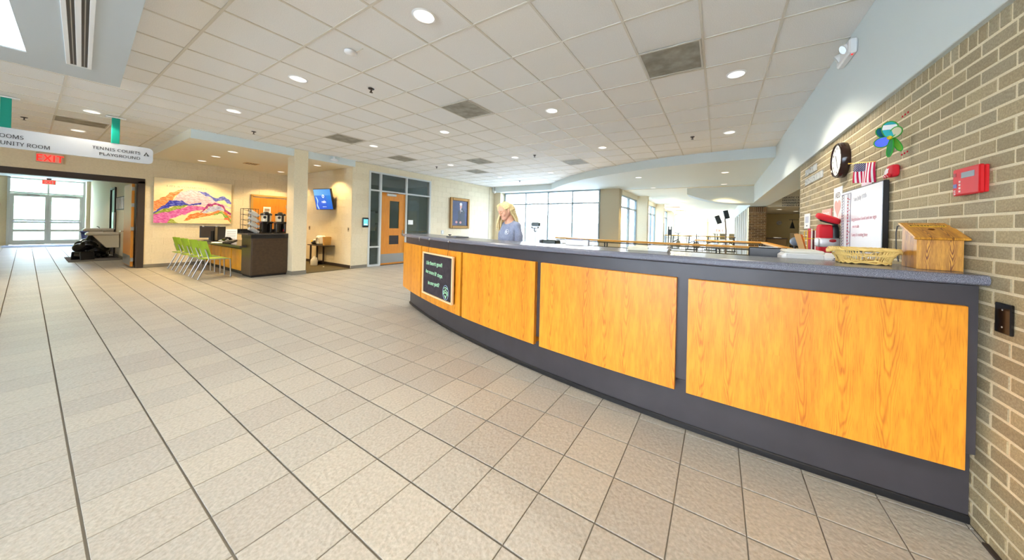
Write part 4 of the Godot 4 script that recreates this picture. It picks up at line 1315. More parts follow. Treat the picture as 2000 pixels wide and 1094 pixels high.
# ------------------------------------------------------------------ blended bodies: tapered capsules joined smoothly, meshed as surface nets
# bones: [a, b, ra, rb, optional blend, optional sign (-1 carves)]
func blend_mesh(bones: Array, cell: float, k: float) -> ArrayMesh:
	var lo := Vector3.ONE * 1e9
	var hi := Vector3.ONE * -1e9
	for b in bones:
		var r: float = maxf(b[2], b[3])
		lo = lo.min(b[0] - Vector3.ONE * r).min(b[1] - Vector3.ONE * r)
		hi = hi.max(b[0] + Vector3.ONE * r).max(b[1] + Vector3.ONE * r)
	lo -= Vector3.ONE * (cell * 3 + k * 0.3)
	hi += Vector3.ONE * (cell * 3 + k * 0.3)
	var n := Vector3i(((hi - lo) / cell).ceil()) + Vector3i.ONE
	var f := PackedFloat32Array()
	f.resize(n.x * n.y * n.z)
	f.fill(1.0)
	for b in bones:
		var a: Vector3 = b[0]
		var ra: float = b[2]
		var rb: float = b[3]
		var d: Vector3 = b[1] - a
		var dd := maxf(d.length_squared(), 1e-9)
		var kk: float = b[4] if b.size() > 4 else k
		var carve: bool = b.size() > 5 and b[5] < 0
		var m := maxf(ra, rb) + kk + cell * 2
		var i0 := Vector3i(((a.min(b[1]) - Vector3.ONE * m - lo) / cell).floor()).clamp(Vector3i.ZERO, n - Vector3i.ONE)
		var i1 := Vector3i(((a.max(b[1]) + Vector3.ONE * m - lo) / cell).ceil()).clamp(Vector3i.ZERO, n - Vector3i.ONE)
		for z in range(i0.z, i1.z + 1):
			for y in range(i0.y, i1.y + 1):
				var row := (z * n.y + y) * n.x
				for x in range(i0.x, i1.x + 1):
					var p := lo + Vector3(x, y, z) * cell - a
					var t := clampf(p.dot(d) / dd, 0.0, 1.0)
					var v := (p - d * t).length() - lerpf(ra, rb, t)
					var o := f[row + x]
					if carve:
						var h := maxf(kk - absf(o + v), 0.0) / kk
						f[row + x] = maxf(o, -v) + h * h * kk * 0.25
					else:
						var h := maxf(kk - absf(o - v), 0.0) / kk
						f[row + x] = minf(o, v) - h * h * kk * 0.25
	var idx := PackedInt32Array()
	idx.resize(f.size())
	idx.fill(-1)
	var vs := PackedVector3Array()
	var ns := PackedVector3Array()
	var sx := 1
	var sy := n.x
	var sz := n.x * n.y
	var off := [0, sx, sy, sx + sy, sz, sz + sx, sz + sy, sz + sx + sy]
	var cor := [Vector3(0, 0, 0), Vector3(1, 0, 0), Vector3(0, 1, 0), Vector3(1, 1, 0), Vector3(0, 0, 1), Vector3(1, 0, 1), Vector3(0, 1, 1), Vector3(1, 1, 1)]
	var eds := [[0, 1], [2, 3], [4, 5], [6, 7], [0, 2], [1, 3], [4, 6], [5, 7], [0, 4], [1, 5], [2, 6], [3, 7]]
	for z in n.z - 1:
		for y in n.y - 1:
			for x in n.x - 1:
				var at := z * sz + y * sy + x
				var neg := 0
				for q in 8:
					if f[at + off[q]] < 0.0: neg += 1
				if neg == 0 or neg == 8: continue
				var c := Vector3.ZERO
				var cnt := 0
				for e in eds:
					var fa := f[at + off[e[0]]]
					var fb := f[at + off[e[1]]]
					if (fa < 0.0) == (fb < 0.0): continue
					c += cor[e[0]].lerp(cor[e[1]], fa / (fa - fb))
					cnt += 1
				c /= cnt
				idx[at] = vs.size()
				vs.append(lo + (Vector3(x, y, z) + c) * cell)
				var g := Vector3(f[at + 1] + f[at + off[7]] + f[at + off[3]] + f[at + off[5]] - f[at] - f[at + sy] - f[at + sz] - f[at + off[6]], f[at + sy] + f[at + off[3]] + f[at + off[6]] + f[at + off[7]] - f[at] - f[at + 1] - f[at + sz] - f[at + off[5]], f[at + sz] + f[at + off[5]] + f[at + off[6]] + f[at + off[7]] - f[at] - f[at + 1] - f[at + sy] - f[at + off[3]])
				ns.append(g.normalized())
	var tri := PackedInt32Array()
	for z in range(1, n.z - 1):
		for y in range(1, n.y - 1):
			for x in range(1, n.x - 1):
				var at := z * sz + y * sy + x
				var inside := f[at] < 0.0
				for e in 3:
					var st_: int = [sx, sy, sz][e]
					if inside == (f[at + st_] < 0.0): continue
					var u: int = [sy, sz, sx][e]
					var w: int = [sz, sx, sy][e]
					var q := [idx[at], idx[at - u], idx[at - u - w], idx[at - w]]
					if q[0] < 0 or q[1] < 0 or q[2] < 0 or q[3] < 0: continue
					if inside: tri.append_array(PackedInt32Array([q[0], q[2], q[1], q[0], q[3], q[2]]))
					else: tri.append_array(PackedInt32Array([q[0], q[1], q[2], q[0], q[2], q[3]]))
	var arr := []
	arr.resize(Mesh.ARRAY_MAX)
	arr[Mesh.ARRAY_VERTEX] = vs
	arr[Mesh.ARRAY_NORMAL] = ns
	arr[Mesh.ARRAY_INDEX] = tri
	var am := ArrayMesh.new()
	am.add_surface_from_arrays(Mesh.PRIMITIVE_TRIANGLES, arr)
	return am

func chain(out: Array, p: Array, r: Array, k = null):
	for i in p.size() - 1:
		var b := [p[i], p[i + 1], r[i], r[i + 1]]
		if k != null: b.append(k)
		out.append(b)

func person():
	# stands behind the desk, facing +z (the desk), head bowed and turned a little to her right
	var skin := mat(c8(232, 178, 148), 0.55)
	skin.subsurf_scatter_enabled = true
	skin.subsurf_scatter_strength = 0.15
	var shirt := textured(mat(c8(150, 160, 184), 0.95), noise_tex(0.06, 4, 256, false, 1, Color(0.86, 0.87, 0.9), Color(1, 1, 1)), 2.2)
	shirt.rim_enabled = true
	shirt.rim = 0.25
	var jeans := mat(c8(52, 64, 96), 0.9)
	var hair := textured(mat(c8(252, 236, 186), 0.5), noise_tex(0.05, 3, 128, false, 1, Color(0.88, 0.84, 0.74), Color(1, 1, 1)), 5.0)
	var pe := thing("person", "person with long blonde hair in a blue grey t-shirt looking down behind the desk", "person", Vector3(-2.615, 0, -3.56), -0.12)
	var V := func(x: float, y: float, z: float) -> Vector3: return Vector3(x, y, z)
	var hc: Vector3 = V.call(-0.012, 1.60, 0.075) # centre of the head
	var hb := Basis(Vector3.UP, -0.2) * Basis(Vector3.RIGHT, 0.42) * Basis(Vector3.BACK, 0.06)
	var hp := func(x: float, y: float, z: float) -> Vector3: return hc + hb * Vector3(x, y, z)
	# body
	var b := []
	b.append([V.call(0, 1.47, 0.0), hp.call(0, -0.06, -0.035), 0.052, 0.05])
	b.append([V.call(0, 1.40, -0.015), V.call(0, 1.49, 0.005), 0.068, 0.05])
	for s in [-1.0, 1.0]:
		b.append([V.call(0, 1.405, -0.02), V.call(0.125 * s, 1.39, -0.02), 0.052, 0.046])
		b.append([V.call(0.05 * s, 1.3, 0.0), V.call(0.05 * s, 1.12, 0.005), 0.085, 0.07])
		b.append([V.call(0.05 * s, 1.12, 0.0), V.call(0.075 * s, 0.93, -0.01), 0.07, 0.1])
		b.append([V.call(0.065 * s, 1.235, 0.06), V.call(0.065 * s, 1.225, 0.075), 0.055, 0.045])
		chain(b, [V.call(0.138 * s, 1.375, -0.02), V.call(0.17 * s, 1.11, -0.03), V.call(0.15 * s, 1.0, 0.19)], [0.041, 0.034, 0.023], 0.03)
		chain(b, [V.call(0.09 * s, 0.9, -0.01), V.call(0.1 * s, 0.49, 0.0), V.call(0.1 * s, 0.09, -0.03)], [0.092, 0.056, 0.037], 0.04)
		b.append([V.call(0.1 * s, 0.05, -0.045), V.call(0.12 * s, 0.03, 0.13), 0.038, 0.028])
	var body := put("body", blend_mesh(b, 0.012, 0.05), skin, pe)
	# hands resting on the work
	for s in [-1.0, 1.0]:
		var h := []
		var w: Vector3 = V.call(0.15 * s, 1.0, 0.19)
		var dir := Vector3(-0.35 * s, -0.14, 0.92).normalized()
		var sid := Vector3(0.93 * s, 0.0, 0.35).normalized()
		var up: Vector3 = dir.cross(sid).normalized() * s
		if up.y < 0: up = -up
		for q in 4: h.append([w + sid * (-0.018 + 0.012 * q), w + dir * 0.075 + sid * (-0.028 + 0.019 * q), 0.014, 0.0115, 0.012])
		for q in 4:
			var a := w + dir * 0.078 + sid * (-0.03 + 0.02 * q)
			var L: float = [0.062, 0.074, 0.07, 0.052][q]
			chain(h, [a, a + dir * L * 0.45 - up * 0.006, a + dir * L * 0.75 - up * 0.018, a + dir * L * 0.9 - up * 0.036], [0.0095, 0.009, 0.0085, 0.0075], 0.004)
		var ta := w + dir * 0.02 - sid * 0.022
		chain(h, [ta, ta + dir * 0.03 - sid * 0.03, ta + dir * 0.06 - sid * 0.034 - up * 0.012], [0.014, 0.0105, 0.0085], 0.006)
		put("hand", blend_mesh(h, 0.0035, 0.008), skin, body)
	# head
	var e := []
	e.append([hp.call(0, 0.035, -0.02), hp.call(0, 0.03, 0.02), 0.083, 0.078, 0.03])
	e.append([hp.call(0, -0.03, 0.035), hp.call(0, -0.07, 0.055), 0.06, 0.04, 0.03])
	for s in [-1.0, 1.0]:
		e.append([hp.call(0.045 * s, -0.03, -0.005), hp.call(0.015 * s, -0.09, 0.062), 0.03, 0.02, 0.03])
		e.append([hp.call(0.04 * s, -0.025, 0.06), hp.call(0.03 * s, -0.04, 0.066), 0.024, 0.02, 0.02])
		e.append([hp.call(0.018 * s, 0.024, 0.09), hp.call(0.045 * s, 0.022, 0.076), 0.009, 0.008, 0.012])
		e.append([hp.call(0.033 * s, 0.004, 0.098), hp.call(0.034 * s, 0.004, 0.1), 0.0135, 0.0135, 0.014, -1])
		e.append([hp.call(0.033 * s, 0.004, 0.079), hp.call(0.034 * s, 0.004, 0.08), 0.0135, 0.0135, 0.004])
		e.append([hp.call(0.077 * s, 0.014, -0.012), hp.call(0.078 * s, -0.024, -0.004), 0.013, 0.008, 0.006])
		e.append([hp.call(0.009 * s, -0.034, 0.103), hp.call(0.006 * s, -0.032, 0.106), 0.007, 0.007, 0.006])
	e.append([hp.call(0, 0.012, 0.095), hp.call(0, -0.027, 0.113), 0.008, 0.01, 0.012])
	e.append([hp.call(-0.016, -0.056, 0.09), hp.call(0.016, -0.056, 0.09), 0.0065, 0.0065, 0.008])
	e.append([hp.call(-0.013, -0.066, 0.089), hp.call(0.013, -0.066, 0.089), 0.0075, 0.0075, 0.008])
	e.append([hp.call(0, -0.092, 0.078), hp.call(0, -0.093, 0.08), 0.018, 0.016, 0.015])
	e.append([hp.call(0, -0.05, -0.03), V.call(0, 1.47, 0.0), 0.05, 0.05, 0.04])
	put("head", blend_mesh(e, 0.0035, 0.015), skin, body)
	var lip := mat(c8(190, 96, 92), 0.4)
	var s3 := st()
	tube(s3, [hp.call(-0.02, -0.059, 0.09), hp.call(-0.008, -0.056, 0.0965), hp.call(0, -0.0575, 0.097), hp.call(0.008, -0.056, 0.0965), hp.call(0.02, -0.059, 0.09)], [0.001, 0.0035, 0.003, 0.0035, 0.001], 6)
	tube(s3, [hp.call(-0.018, -0.061, 0.09), hp.call(0, -0.067, 0.097), hp.call(0.018, -0.061, 0.09)], [0.001, 0.0045, 0.001], 6)
	obj("lips", s3, lip, pe)
	for s in [-1.0, 1.0]:
		s3 = st()
		tube(s3, [hp.call(0.016 * s, 0.024, 0.098), hp.call(0.032 * s, 0.03, 0.096), hp.call(0.05 * s, 0.024, 0.083)], [0.002, 0.0028, 0.0012], 6)
		obj("eyebrow", s3, mat(c8(150, 106, 64), 0.8), pe)
		s3 = st()
		tube(s3, [hp.call(0.02 * s, -0.001, 0.0915), hp.call(0.033 * s, -0.0055, 0.0935), hp.call(0.046 * s, -0.002, 0.088)], [0.001, 0.0022, 0.001], 6)
		obj("eyelash", s3, mat(c8(70, 46, 36), 0.8), pe)
	# t-shirt
	var t := []
	t.append([V.call(0, 1.415, -0.02), V.call(0, 1.44, -0.015), 0.075, 0.062])
	for s in [-1.0, 1.0]:
		t.append([V.call(0, 1.41, -0.022), V.call(0.125 * s, 1.393, -0.022), 0.058, 0.054])
		t.append([V.call(0.048 * s, 1.31, 0.0), V.call(0.055 * s, 1.12, 0.01), 0.1, 0.092])
		t.append([V.call(0.055 * s, 1.12, 0.005), V.call(0.07 * s, 0.88, 0.0), 0.092, 0.115])
		t.append([V.call(0.065 * s, 1.24, 0.065), V.call(0.062 * s, 1.2, 0.078), 0.064, 0.054])
		t.append([V.call(0.0, 1.2, 0.1), V.call(0.0, 1.0, 0.075), 0.05, 0.06])
		chain(t, [V.call(0.138 * s, 1.378, -0.02), V.call(0.163 * s, 1.25, -0.025), V.call(0.176 * s, 1.13, -0.03)], [0.052, 0.054, 0.057], 0.03)
		# folds
		for q in 4: t.append([V.call(0.125 * s, 1.31 - 0.03 * q, 0.06), V.call((0.03 + 0.02 * q) * s, 1.12 - 0.05 * q, 0.115), 0.011, 0.008, 0.03])
	t.append([V.call(0, 1.5, 0.03), V.call(0, 1.47, 0.01), 0.066, 0.066, 0.015, -1])
	var sh := put("t_shirt", blend_mesh(t, 0.009, 0.045), shirt, pe)
	# round print on her left chest
	var ec: Vector3 = V.call(0.068, 1.3, 0.128)
	s3 = st()
	var ring := []
	for q in 26: ring.append(ec + Vector3(0.036 * cos(TAU * q / 26), 0.036 * sin(TAU * q / 26), -0.012 * cos(TAU * q / 26) * cos(TAU * q / 26) - 0.008 * sin(TAU * q / 26)))
	tube(s3, ring, 0.006, 6, true, 0.5)
	ball(s3, ec + Vector3(0.0, 0.0, 0.0), Vector3(0.017, 0.02, 0.005), 12, 8)
	for q in 5: ball(s3, ec + Vector3(0.025 * cos(TAU * q / 5 + 0.3), 0.025 * sin(TAU * q / 5 + 0.3), -0.004), Vector3(0.006, 0.006, 0.004), 8, 6)
	obj("chest_print", s3, mat(c8(222, 228, 240), 0.9), sh)
	# jeans and shoes (hidden behind the desk)
	var j := []
	for s in [-1.0, 1.0]: chain(j, [V.call(0.075 * s, 0.92, -0.01), V.call(0.1 * s, 0.49, 0.0), V.call(0.1 * s, 0.08, -0.03)], [0.115, 0.07, 0.055], 0.05)
	put("jeans", blend_mesh(j, 0.012, 0.05), jeans, pe)
	for s in [-1.0, 1.0]: put("shoe", blend_mesh([[V.call(0.1 * s, 0.045, -0.06), V.call(0.125 * s, 0.035, 0.15), 0.045, 0.035]], 0.01, 0.02), M.white, pe)
	# hair: a cap over the skull, long locks down both sides and the back
	var hr := []
	hr.append([hp.call(0, 0.047, -0.032), hp.call(0, 0.043, -0.008), 0.083, 0.079, 0.02])
	hr.append([hp.call(0, 0.0, -0.04), hp.call(0, -0.05, -0.045), 0.074, 0.06, 0.02])
	for s in [-1.0, 1.0]:
		# sweep from the parting over the forehead to the temple
		for q in 4:
			var a := 0.098 - 0.018 * q
			chain(hr, [hp.call(0.012 * s, 0.118 - 0.004 * q, 0.045 - 0.02 * q), hp.call(0.05 * s, a, 0.06 - 0.02 * q), hp.call(0.073 * s, 0.035, 0.04 - 0.02 * q)], [0.012, 0.014, 0.012], 0.015)
	# her right side falls forward past the face
	for q in 7:
		var z := 0.055 - 0.02 * q
		var x := -0.072 - 0.003 * q
		var end: Vector3 = hp.call(x, -0.02, z)
		chain(hr, [hp.call(-0.06, 0.07, z + 0.01), end, Vector3(-0.115 - 0.006 * (q % 3), 1.47, 0.115 - 0.022 * q), Vector3(-0.125 + 0.01 * (q % 2), 1.38, 0.13 - 0.024 * q), Vector3(-0.118 + 0.012 * (q % 3), 1.31 - 0.012 * (q % 3), 0.135 - 0.022 * q)], [0.014, 0.014, 0.014, 0.011, 0.005], 0.012)
	# left side tucked behind the ear, then down the back
	for q in 6:
		var z := -0.03 - 0.016 * q
		chain(hr, [hp.call(0.062, 0.06, z + 0.02), hp.call(0.074, -0.01, z), Vector3(0.08 - 0.008 * q, 1.49, -0.04 - 0.01 * q), Vector3(0.085 - 0.016 * q, 1.41, -0.075 - 0.008 * q)], [0.013, 0.013, 0.015, 0.007], 0.012)
	for q in 7:
		var x := 0.07 - 0.0235 * q
		chain(hr, [hp.call(x, 0.03, -0.1), Vector3(x * 1.1, 1.5, -0.075), Vector3(x * 1.3, 1.38, -0.1), Vector3(x * 1.3, 1.24, -0.11)], [0.018, 0.02, 0.018, 0.01], 0.014)
	put("hair", blend_mesh(hr, 0.006, 0.015), hair, pe)

# ------------------------------------------------------------------ alcove with painting, desk, coffee counter, television
func band(pts: Array, u: float) -> float:
	if u <= pts[0][0]: return pts[0][1]
	for k in pts.size() - 1:
		if u <= pts[k + 1][0]:
			var t: float = (u - pts[k][0]) / (pts[k + 1][0] - pts[k][0])
			t = t * t * (3.0 - 2.0 * t)
			return lerpf(pts[k][1], pts[k + 1][1], t)
	return pts[-1][1]

func mural() -> ImageTexture:
	var W := 512
	var H := 286
	var im := Image.create(W, H, false, Image.FORMAT_RGB8)
	var n := FastNoiseLite.new()
	n.frequency = 0.02
	n.fractal_octaves = 4
	n.seed = 5
	var bands := [
		[[[0.2, 0.5], [0.32, 0.27], [0.45, 0.22], [0.55, 0.24], [0.7, 0.38], [0.85, 0.5], [1, 0.58]], [[0.2, 0.55], [0.4, 0.56], [0.6, 0.58], [0.8, 0.54], [1, 0.62]], c8(226, 196, 214)],
		[[[0, 0.52], [0.12, 0.42], [0.2, 0.3], [0.34, 0.22]], [[0, 0.74], [0.1, 0.64], [0.2, 0.5], [0.26, 0.36], [0.34, 0.24]], c8(240, 140, 76)],
		[[[0.53, 0.24], [0.62, 0.25], [0.78, 0.37], [0.88, 0.31], [0.95, 0.37], [1, 0.45]], [[0.53, 0.25], [0.68, 0.36], [0.78, 0.45], [0.89, 0.42], [0.95, 0.48], [1, 0.51]], c8(92, 104, 206)],
		[[[0, 0.76], [0.1, 0.62], [0.2, 0.48], [0.32, 0.48], [0.42, 0.55], [0.58, 0.5]], [[0, 0.79], [0.12, 0.68], [0.25, 0.61], [0.42, 0.58], [0.58, 0.54]], c8(48, 58, 186)],
		[[[0, 0.78], [0.15, 0.67], [0.3, 0.6], [0.4, 0.57]], [[0, 0.8], [0.15, 0.75], [0.28, 0.69], [0.4, 0.6]], c8(142, 160, 50)],
		[[[0, 0.8], [0.15, 0.75], [0.3, 0.67], [0.45, 0.58], [0.6, 0.6], [0.72, 0.62]], [[0, 1.0], [0.16, 1.0], [0.22, 0.88], [0.35, 0.8], [0.5, 0.7], [0.72, 0.64]], c8(212, 92, 168)],
		[[[0.15, 1.0], [0.2, 0.9], [0.3, 1.0]], [[0.15, 1.0], [0.3, 1.0]], c8(146, 158, 46)],
		[[[0.57, 0.72], [0.68, 0.52], [0.78, 0.49], [0.88, 0.54], [0.93, 0.66], [1, 0.72]], [[0.57, 0.74], [0.7, 0.58], [0.78, 0.53], [0.86, 0.58], [0.92, 0.72], [1, 0.78]], c8(158, 40, 120)],
		[[[0.6, 0.72], [0.72, 0.57], [0.82, 0.55], [0.9, 0.64]], [[0.6, 0.75], [0.75, 0.7], [0.9, 0.66]], c8(176, 184, 222)],
		[[[0.36, 0.92], [0.45, 0.77], [0.58, 0.74], [0.7, 0.75], [0.82, 0.67], [0.9, 0.7], [1, 0.79]], [[0.36, 0.94], [0.5, 0.88], [0.62, 0.83], [0.75, 0.79], [0.85, 0.72], [0.92, 0.78], [1, 0.86]], c8(238, 122, 54)],
		[[[0.75, 0.76], [0.86, 0.7], [0.93, 0.78], [1, 0.88]], [[0.75, 0.79], [0.86, 0.75], [0.92, 0.86], [1, 0.95]], c8(124, 168, 66)],
		[[[0.9, 0.86], [0.95, 0.84], [1, 0.95]], [[0.9, 0.9], [0.95, 0.9], [1, 0.97]], c8(236, 100, 50)]]
	for x in W:
		for y in H:
			var u := float(x) / W
			var v := float(y) / H
			var w := n.get_noise_2d(x * 1.2, y * 3.0)
			var c := Color(0.97, 0.91, 0.76).lerp(Color(0.98, 0.84, 0.62), clampf(v * 0.8 + w * 0.3, 0, 1))
			for b in bands:
				if u < b[0][0][0] or u > b[0][-1][0]: continue
				var wob := w * 0.02
				if v + wob > band(b[0], u) and v + wob < band(b[1], u):
					var g := n.get_noise_2d(x * 1.3 + y * 0.8, y * 6.0 - x * 1.6)
					c = b[2].lerp(Color.WHITE if g > 0 else b[2].darkened(0.45), clampf(absf(g) * 0.9, 0, 0.32))
			im.set_pixel(x, y, c)
	# handwriting that cannot be read
	var r := RandomNumberGenerator.new()
	r.seed = 4
	for line in [[140, 330, 118], [150, 350, 133], [165, 360, 150], [240, 360, 206], [350, 420, 172]]:
		var yy: float = line[2]
		for x in range(line[0], line[1]):
			if r.randf() < 0.12: continue
			var q: float = yy + 3.0 * sin(x * 0.9) + 1.5 * sin(x * 0.37) + (x - line[0]) * 0.05
			im.set_pixel(x, int(q), Color(0.42, 0.36, 0.46))
	return ImageTexture.create_from_image(im)

func alcove():
	# painting
	var p := thing("painting", "wide colourful painting of flowing hills hung on the cream block wall", "painting", Vector3(-13.645, 1.885, -2.585), PI / 2)
	var w := 1.56
	var h := 1.28
	bx("canvas", Vector3(0, 0, 0.02), Vector3(w, h, 0.05), mat(c8(240, 226, 186), 0.8), p, 0.004)
	var pm := mat(Color.WHITE, 0.7)
	pm.albedo_texture = mural()
	obj("paint", picture(Vector3(-w / 2, h / 2, 0.0465), Vector3(w / 2, h / 2, 0.0465), Vector3(w / 2, -h / 2, 0.0465), Vector3(-w / 2, -h / 2, 0.0465)), pm, p)
	var pale := mat(c8(160, 140, 122), 0.8)
	letters(p, "LIFE & COMMUNITY", 0.045, Vector3(-0.56, 0.42, 0.0475), Basis(), pale, 0.001, 0, "Droid Serif", 1.3)
	letters(p, "ALWAYS ONE TOGETHER", 0.026, Vector3(0.1, -0.5, 0.0475), Basis(), pale, 0.001, 0, "Droid Serif", 1.2)

	# wooden door in the back wall
	var dr := struct("door_3")
	bx("leaf", Vector3(-13.66, 1.08, -4.37), Vector3(0.05, 2.16, 0.95), M.door_wood, dr)
	for z in [-3.88, -4.86]: bx("frame", Vector3(-13.65, 1.12, z), Vector3(0.07, 2.24, 0.06), mat(c8(176, 138, 68), 0.5), dr)
	bx("frame", Vector3(-13.65, 2.23, -4.37), Vector3(0.07, 0.06, 1.04), mat(c8(176, 138, 68), 0.5), dr)
	for y in [0.3, 1.2, 1.9]: bx("hinge", Vector3(-13.63, y, -4.83), Vector3(0.02, 0.12, 0.03), M.steel, dr)
	var n3 := thing("notice", "white notice taped to the wooden door behind the coffee urns", "notice", Vector3(-13.63, 1.72, -4.28), PI / 2)
	bx("sheet", Vector3.ZERO, Vector3(0.2, 0.28, 0.004), M.paper, n3, 0.0)
	bx("print", Vector3(0, 0.03, 0.0025), Vector3(0.14, 0.1, 0.001), pale, n3, 0.0)

	# low work desk with orange doors
	var dk := thing("work_desk", "low dark-topped desk with orange cabinet doors beside the green chairs", "desk", Vector3(-11.2, 0, -2.9))
	bx("carcass", Vector3(-0.74, 0.37, -0.2), Vector3(3.36, 0.64, 0.6), M.bronze, dk)
	bx("plinth", Vector3(-0.74, 0.03, -0.2), Vector3(3.36, 0.06, 0.58), M.black, dk)
	var orange := textured(mat(c8(244, 172, 40), 0.35), noise_tex(0.02, 3, 128, false, 1, Color(0.9, 0.88, 0.85), Color(1, 1, 1)), 1.0)
	for k in 4:
		bx("door", Vector3([0.5, -0.37, -1.23, -1.98][k], 0.36, 0.107), Vector3(0.82 if k < 3 else 0.6, 0.54, 0.02), orange, dk, 0.004)
	var s := st()
	var tp := PackedVector2Array([Vector2(1.35, -0.3), Vector2(1.35, -0.18), Vector2(0.93, -0.18), Vector2(0.93, 0.5), Vector2(-2.43, 0.5), Vector2(-2.43, -0.42)])
	T = Transform3D(Basis(Vector3.RIGHT, -PI / 2), Vector3.ZERO)
	prism(s, tp, 0.715, 0.762)
	obj("desktop", s, M.dark_top, dk)
	# taller coffee counter
	var cc := thing("coffee_counter", "tall dark brown coffee counter between the low desk and the column", "counter", Vector3(-9.93, 0, -3.1))
	bx("body", Vector3(0, 0.54, 0), Vector3(0.62, 0.98, 0.72), M.umber, cc, 0.003)
	bx("plinth", Vector3(0, 0.03, 0), Vector3(0.58, 0.06, 0.68), M.black, cc)
	bx("shadow_gap", Vector3(0, 0.985, 0), Vector3(0.63, 0.09, 0.73), M.black, cc)
	bx("end_panel", Vector3(0.312, 0.5, 0), Vector3(0.012, 0.86, 0.68), M.umber, cc, 0.003)
	bx("countertop", Vector3(0, 1.045, 0.045), Vector3(0.72, 0.035, 0.78), M.dark_top, cc, 0.005)
	bx("backsplash", Vector3(-0.345, 1.11, 0.045), Vector3(0.025, 0.1, 0.78), M.black, cc)
	# cup and lid rack
	var rk := thing("cup_rack", "black wire rack holding tilted stacks of white cups on the coffee counter", "rack", Vector3(-9.98, 1.063, -2.8))
	s = st()
	for x in [-0.08, 0.08]:
		for z in [-0.14, 0.0, 0.14]: cyl(s, Vector3(x, 0, z), Vector3(x, 0.6, z), 0.005, 0.005, 6)
	for y in [0.03, 0.2, 0.33, 0.46, 0.6]:
		tube(s, [Vector3(-0.08, y, -0.14), Vector3(0.08, y, -0.14), Vector3(0.08, y, 0.14), Vector3(-0.08, y, 0.14)], 0.005, 6, true)
	obj("wires", s, M.black, rk)
	s = st()
	for k in 4: tube(s, [Vector3(0.085, 0.2 + 0.125 * k, 0.14), Vector3(0.085, 0.14 + 0.125 * k, -0.06)], 0.005, 6)
	obj("slides", s, M.black, rk)
	for k in 4:
		var cu := thing("cup_stack", ["lowest", "second", "third", "topmost"][k] + " tilted stack of white cups in the black wire rack", "cups", Vector3(-9.92, 1.063 + 0.08 + 0.135 * k, -2.86))
		cu.rotation = Vector3(-0.55, 0.25, 0)
		cu.scale = Vector3.ONE * 1.12
		for q in 4:
			s = st()
			lathe(s, [Vector2(0.036, -0.06), Vector2(0.048, 0.03), Vector2(0.051, 0.034), Vector2(0.048, 0.036), Vector2(0.046, 0.03), Vector2(0.034, -0.055), Vector2(0.0, -0.058)], Vector3.ZERO, 18)
			var o := obj("cup", s, M.white, cu, Vector3(0, 0, -0.045 + 0.03 * q))
			o.rotation.x = PI / 2
	# coffee urns
	for k in 2:
		var u := thing("coffee_urn", ["black coffee dispenser with glass bowl next to the cup rack", "black coffee dispenser with glass bowl next to the column"][k], "coffee dispenser", Vector3(-9.95, 1.063, [-3.11, -3.4][k]))
		s = st()
		box(s, Vector3(-0.02, 0.015, 0), Vector3(0.22, 0.03, 0.2), 0.008)
		box(s, Vector3(-0.075, 0.15, 0), Vector3(0.08, 0.26, 0.2), 0.01)
		box(s, Vector3(0.0, 0.27, 0), Vector3(0.24, 0.05, 0.22), 0.012)
		for z in [-0.085, 0.085]: box(s, Vector3(0.06, 0.14, z), Vector3(0.04, 0.22, 0.035), 0.008)
		obj("stand", s, M.black_gloss, u)
		s = st()
		cyl(s, Vector3(0, 0.295, 0), Vector3(0, 0.46, 0), 0.1, 0.105, 24)
		obj("bowl", s, mat(c8(222, 206, 172), 0.25), u)
		s = st()
		cyl(s, Vector3(0, 0.3, 0.0), Vector3(0, 0.48, 0), 0.022, 0.022, 12)
		box(s, Vector3(0.1, 0.38, -0.015), Vector3(0.02, 0.17, 0.05), 0.004)
		obj("rib", s, M.black, u)
		s = st()
		lathe(s, [Vector2(0.112, 0.45), Vector2(0.118, 0.475), Vector2(0.1, 0.505), Vector2(0.06, 0.515), Vector2(0.04, 0.54), Vector2(0.0, 0.545)], Vector3.ZERO, 24, 0.4)
		obj("lid", s, M.black_gloss, u)
		s = st()
		cyl(s, Vector3(0.1, 0.4, 0.06), Vector3(0.112, 0.4, 0.055), 0.035, 0.035, 18)
		obj("label", s, M.ink if k == 0 else M.bronze, u)
		s = st()
		box(s, Vector3(0.115, 0.25, 0), Vector3(0.03, 0.03, 0.03), 0.006)
		cyl(s, Vector3(0.12, 0.27, 0), Vector3(0.13, 0.3, 0), 0.008, 0.01, 8)
		obj("tap", s, M.black, u)
	var jar := thing("condiment_bottle", "small red-labelled bottle at the column end of the coffee counter", "bottle", Vector3(-10.0, 1.063, -3.5))
	s = st()
	lathe(s, [Vector2(0.0, 0.0), Vector2(0.03, 0.0), Vector2(0.03, 0.11), Vector2(0.012, 0.14), Vector2(0.012, 0.17), Vector2(0.0, 0.17)], Vector3.ZERO, 16)
	obj("glass", s, M.black_gloss, jar)
	s = st()
	cyl(s, Vector3(0, 0.04, 0), Vector3(0, 0.1, 0), 0.031, 0.031, 16)
	obj("label", s, M.red, jar)
	# things on the low desk
	var m1 := thing("monitor", "black computer monitor on the low desk under the painting", "monitor", Vector3(-12.75, 0.763, -2.72), 0.95)
	bx("housing", Vector3(0, 0.25, 0), Vector3(0.42, 0.34, 0.04), M.black, m1, 0.006)
	bx("screen", Vector3(0, 0.25, 0.021), Vector3(0.38, 0.29, 0.003), mat(c8(52, 38, 22), 0.7), m1, 0.0)
	bx("stand", Vector3(0, 0.05, -0.02), Vector3(0.05, 0.1, 0.03), M.black, m1)
	bx("foot", Vector3(0, 0.006, 0), Vector3(0.2, 0.012, 0.14), M.black, m1)
	for x in [-0.13, 0.15]: bx("clip", Vector3(x, 0.415, 0.01), Vector3(0.04, 0.03, 0.04), M.alum, m1)
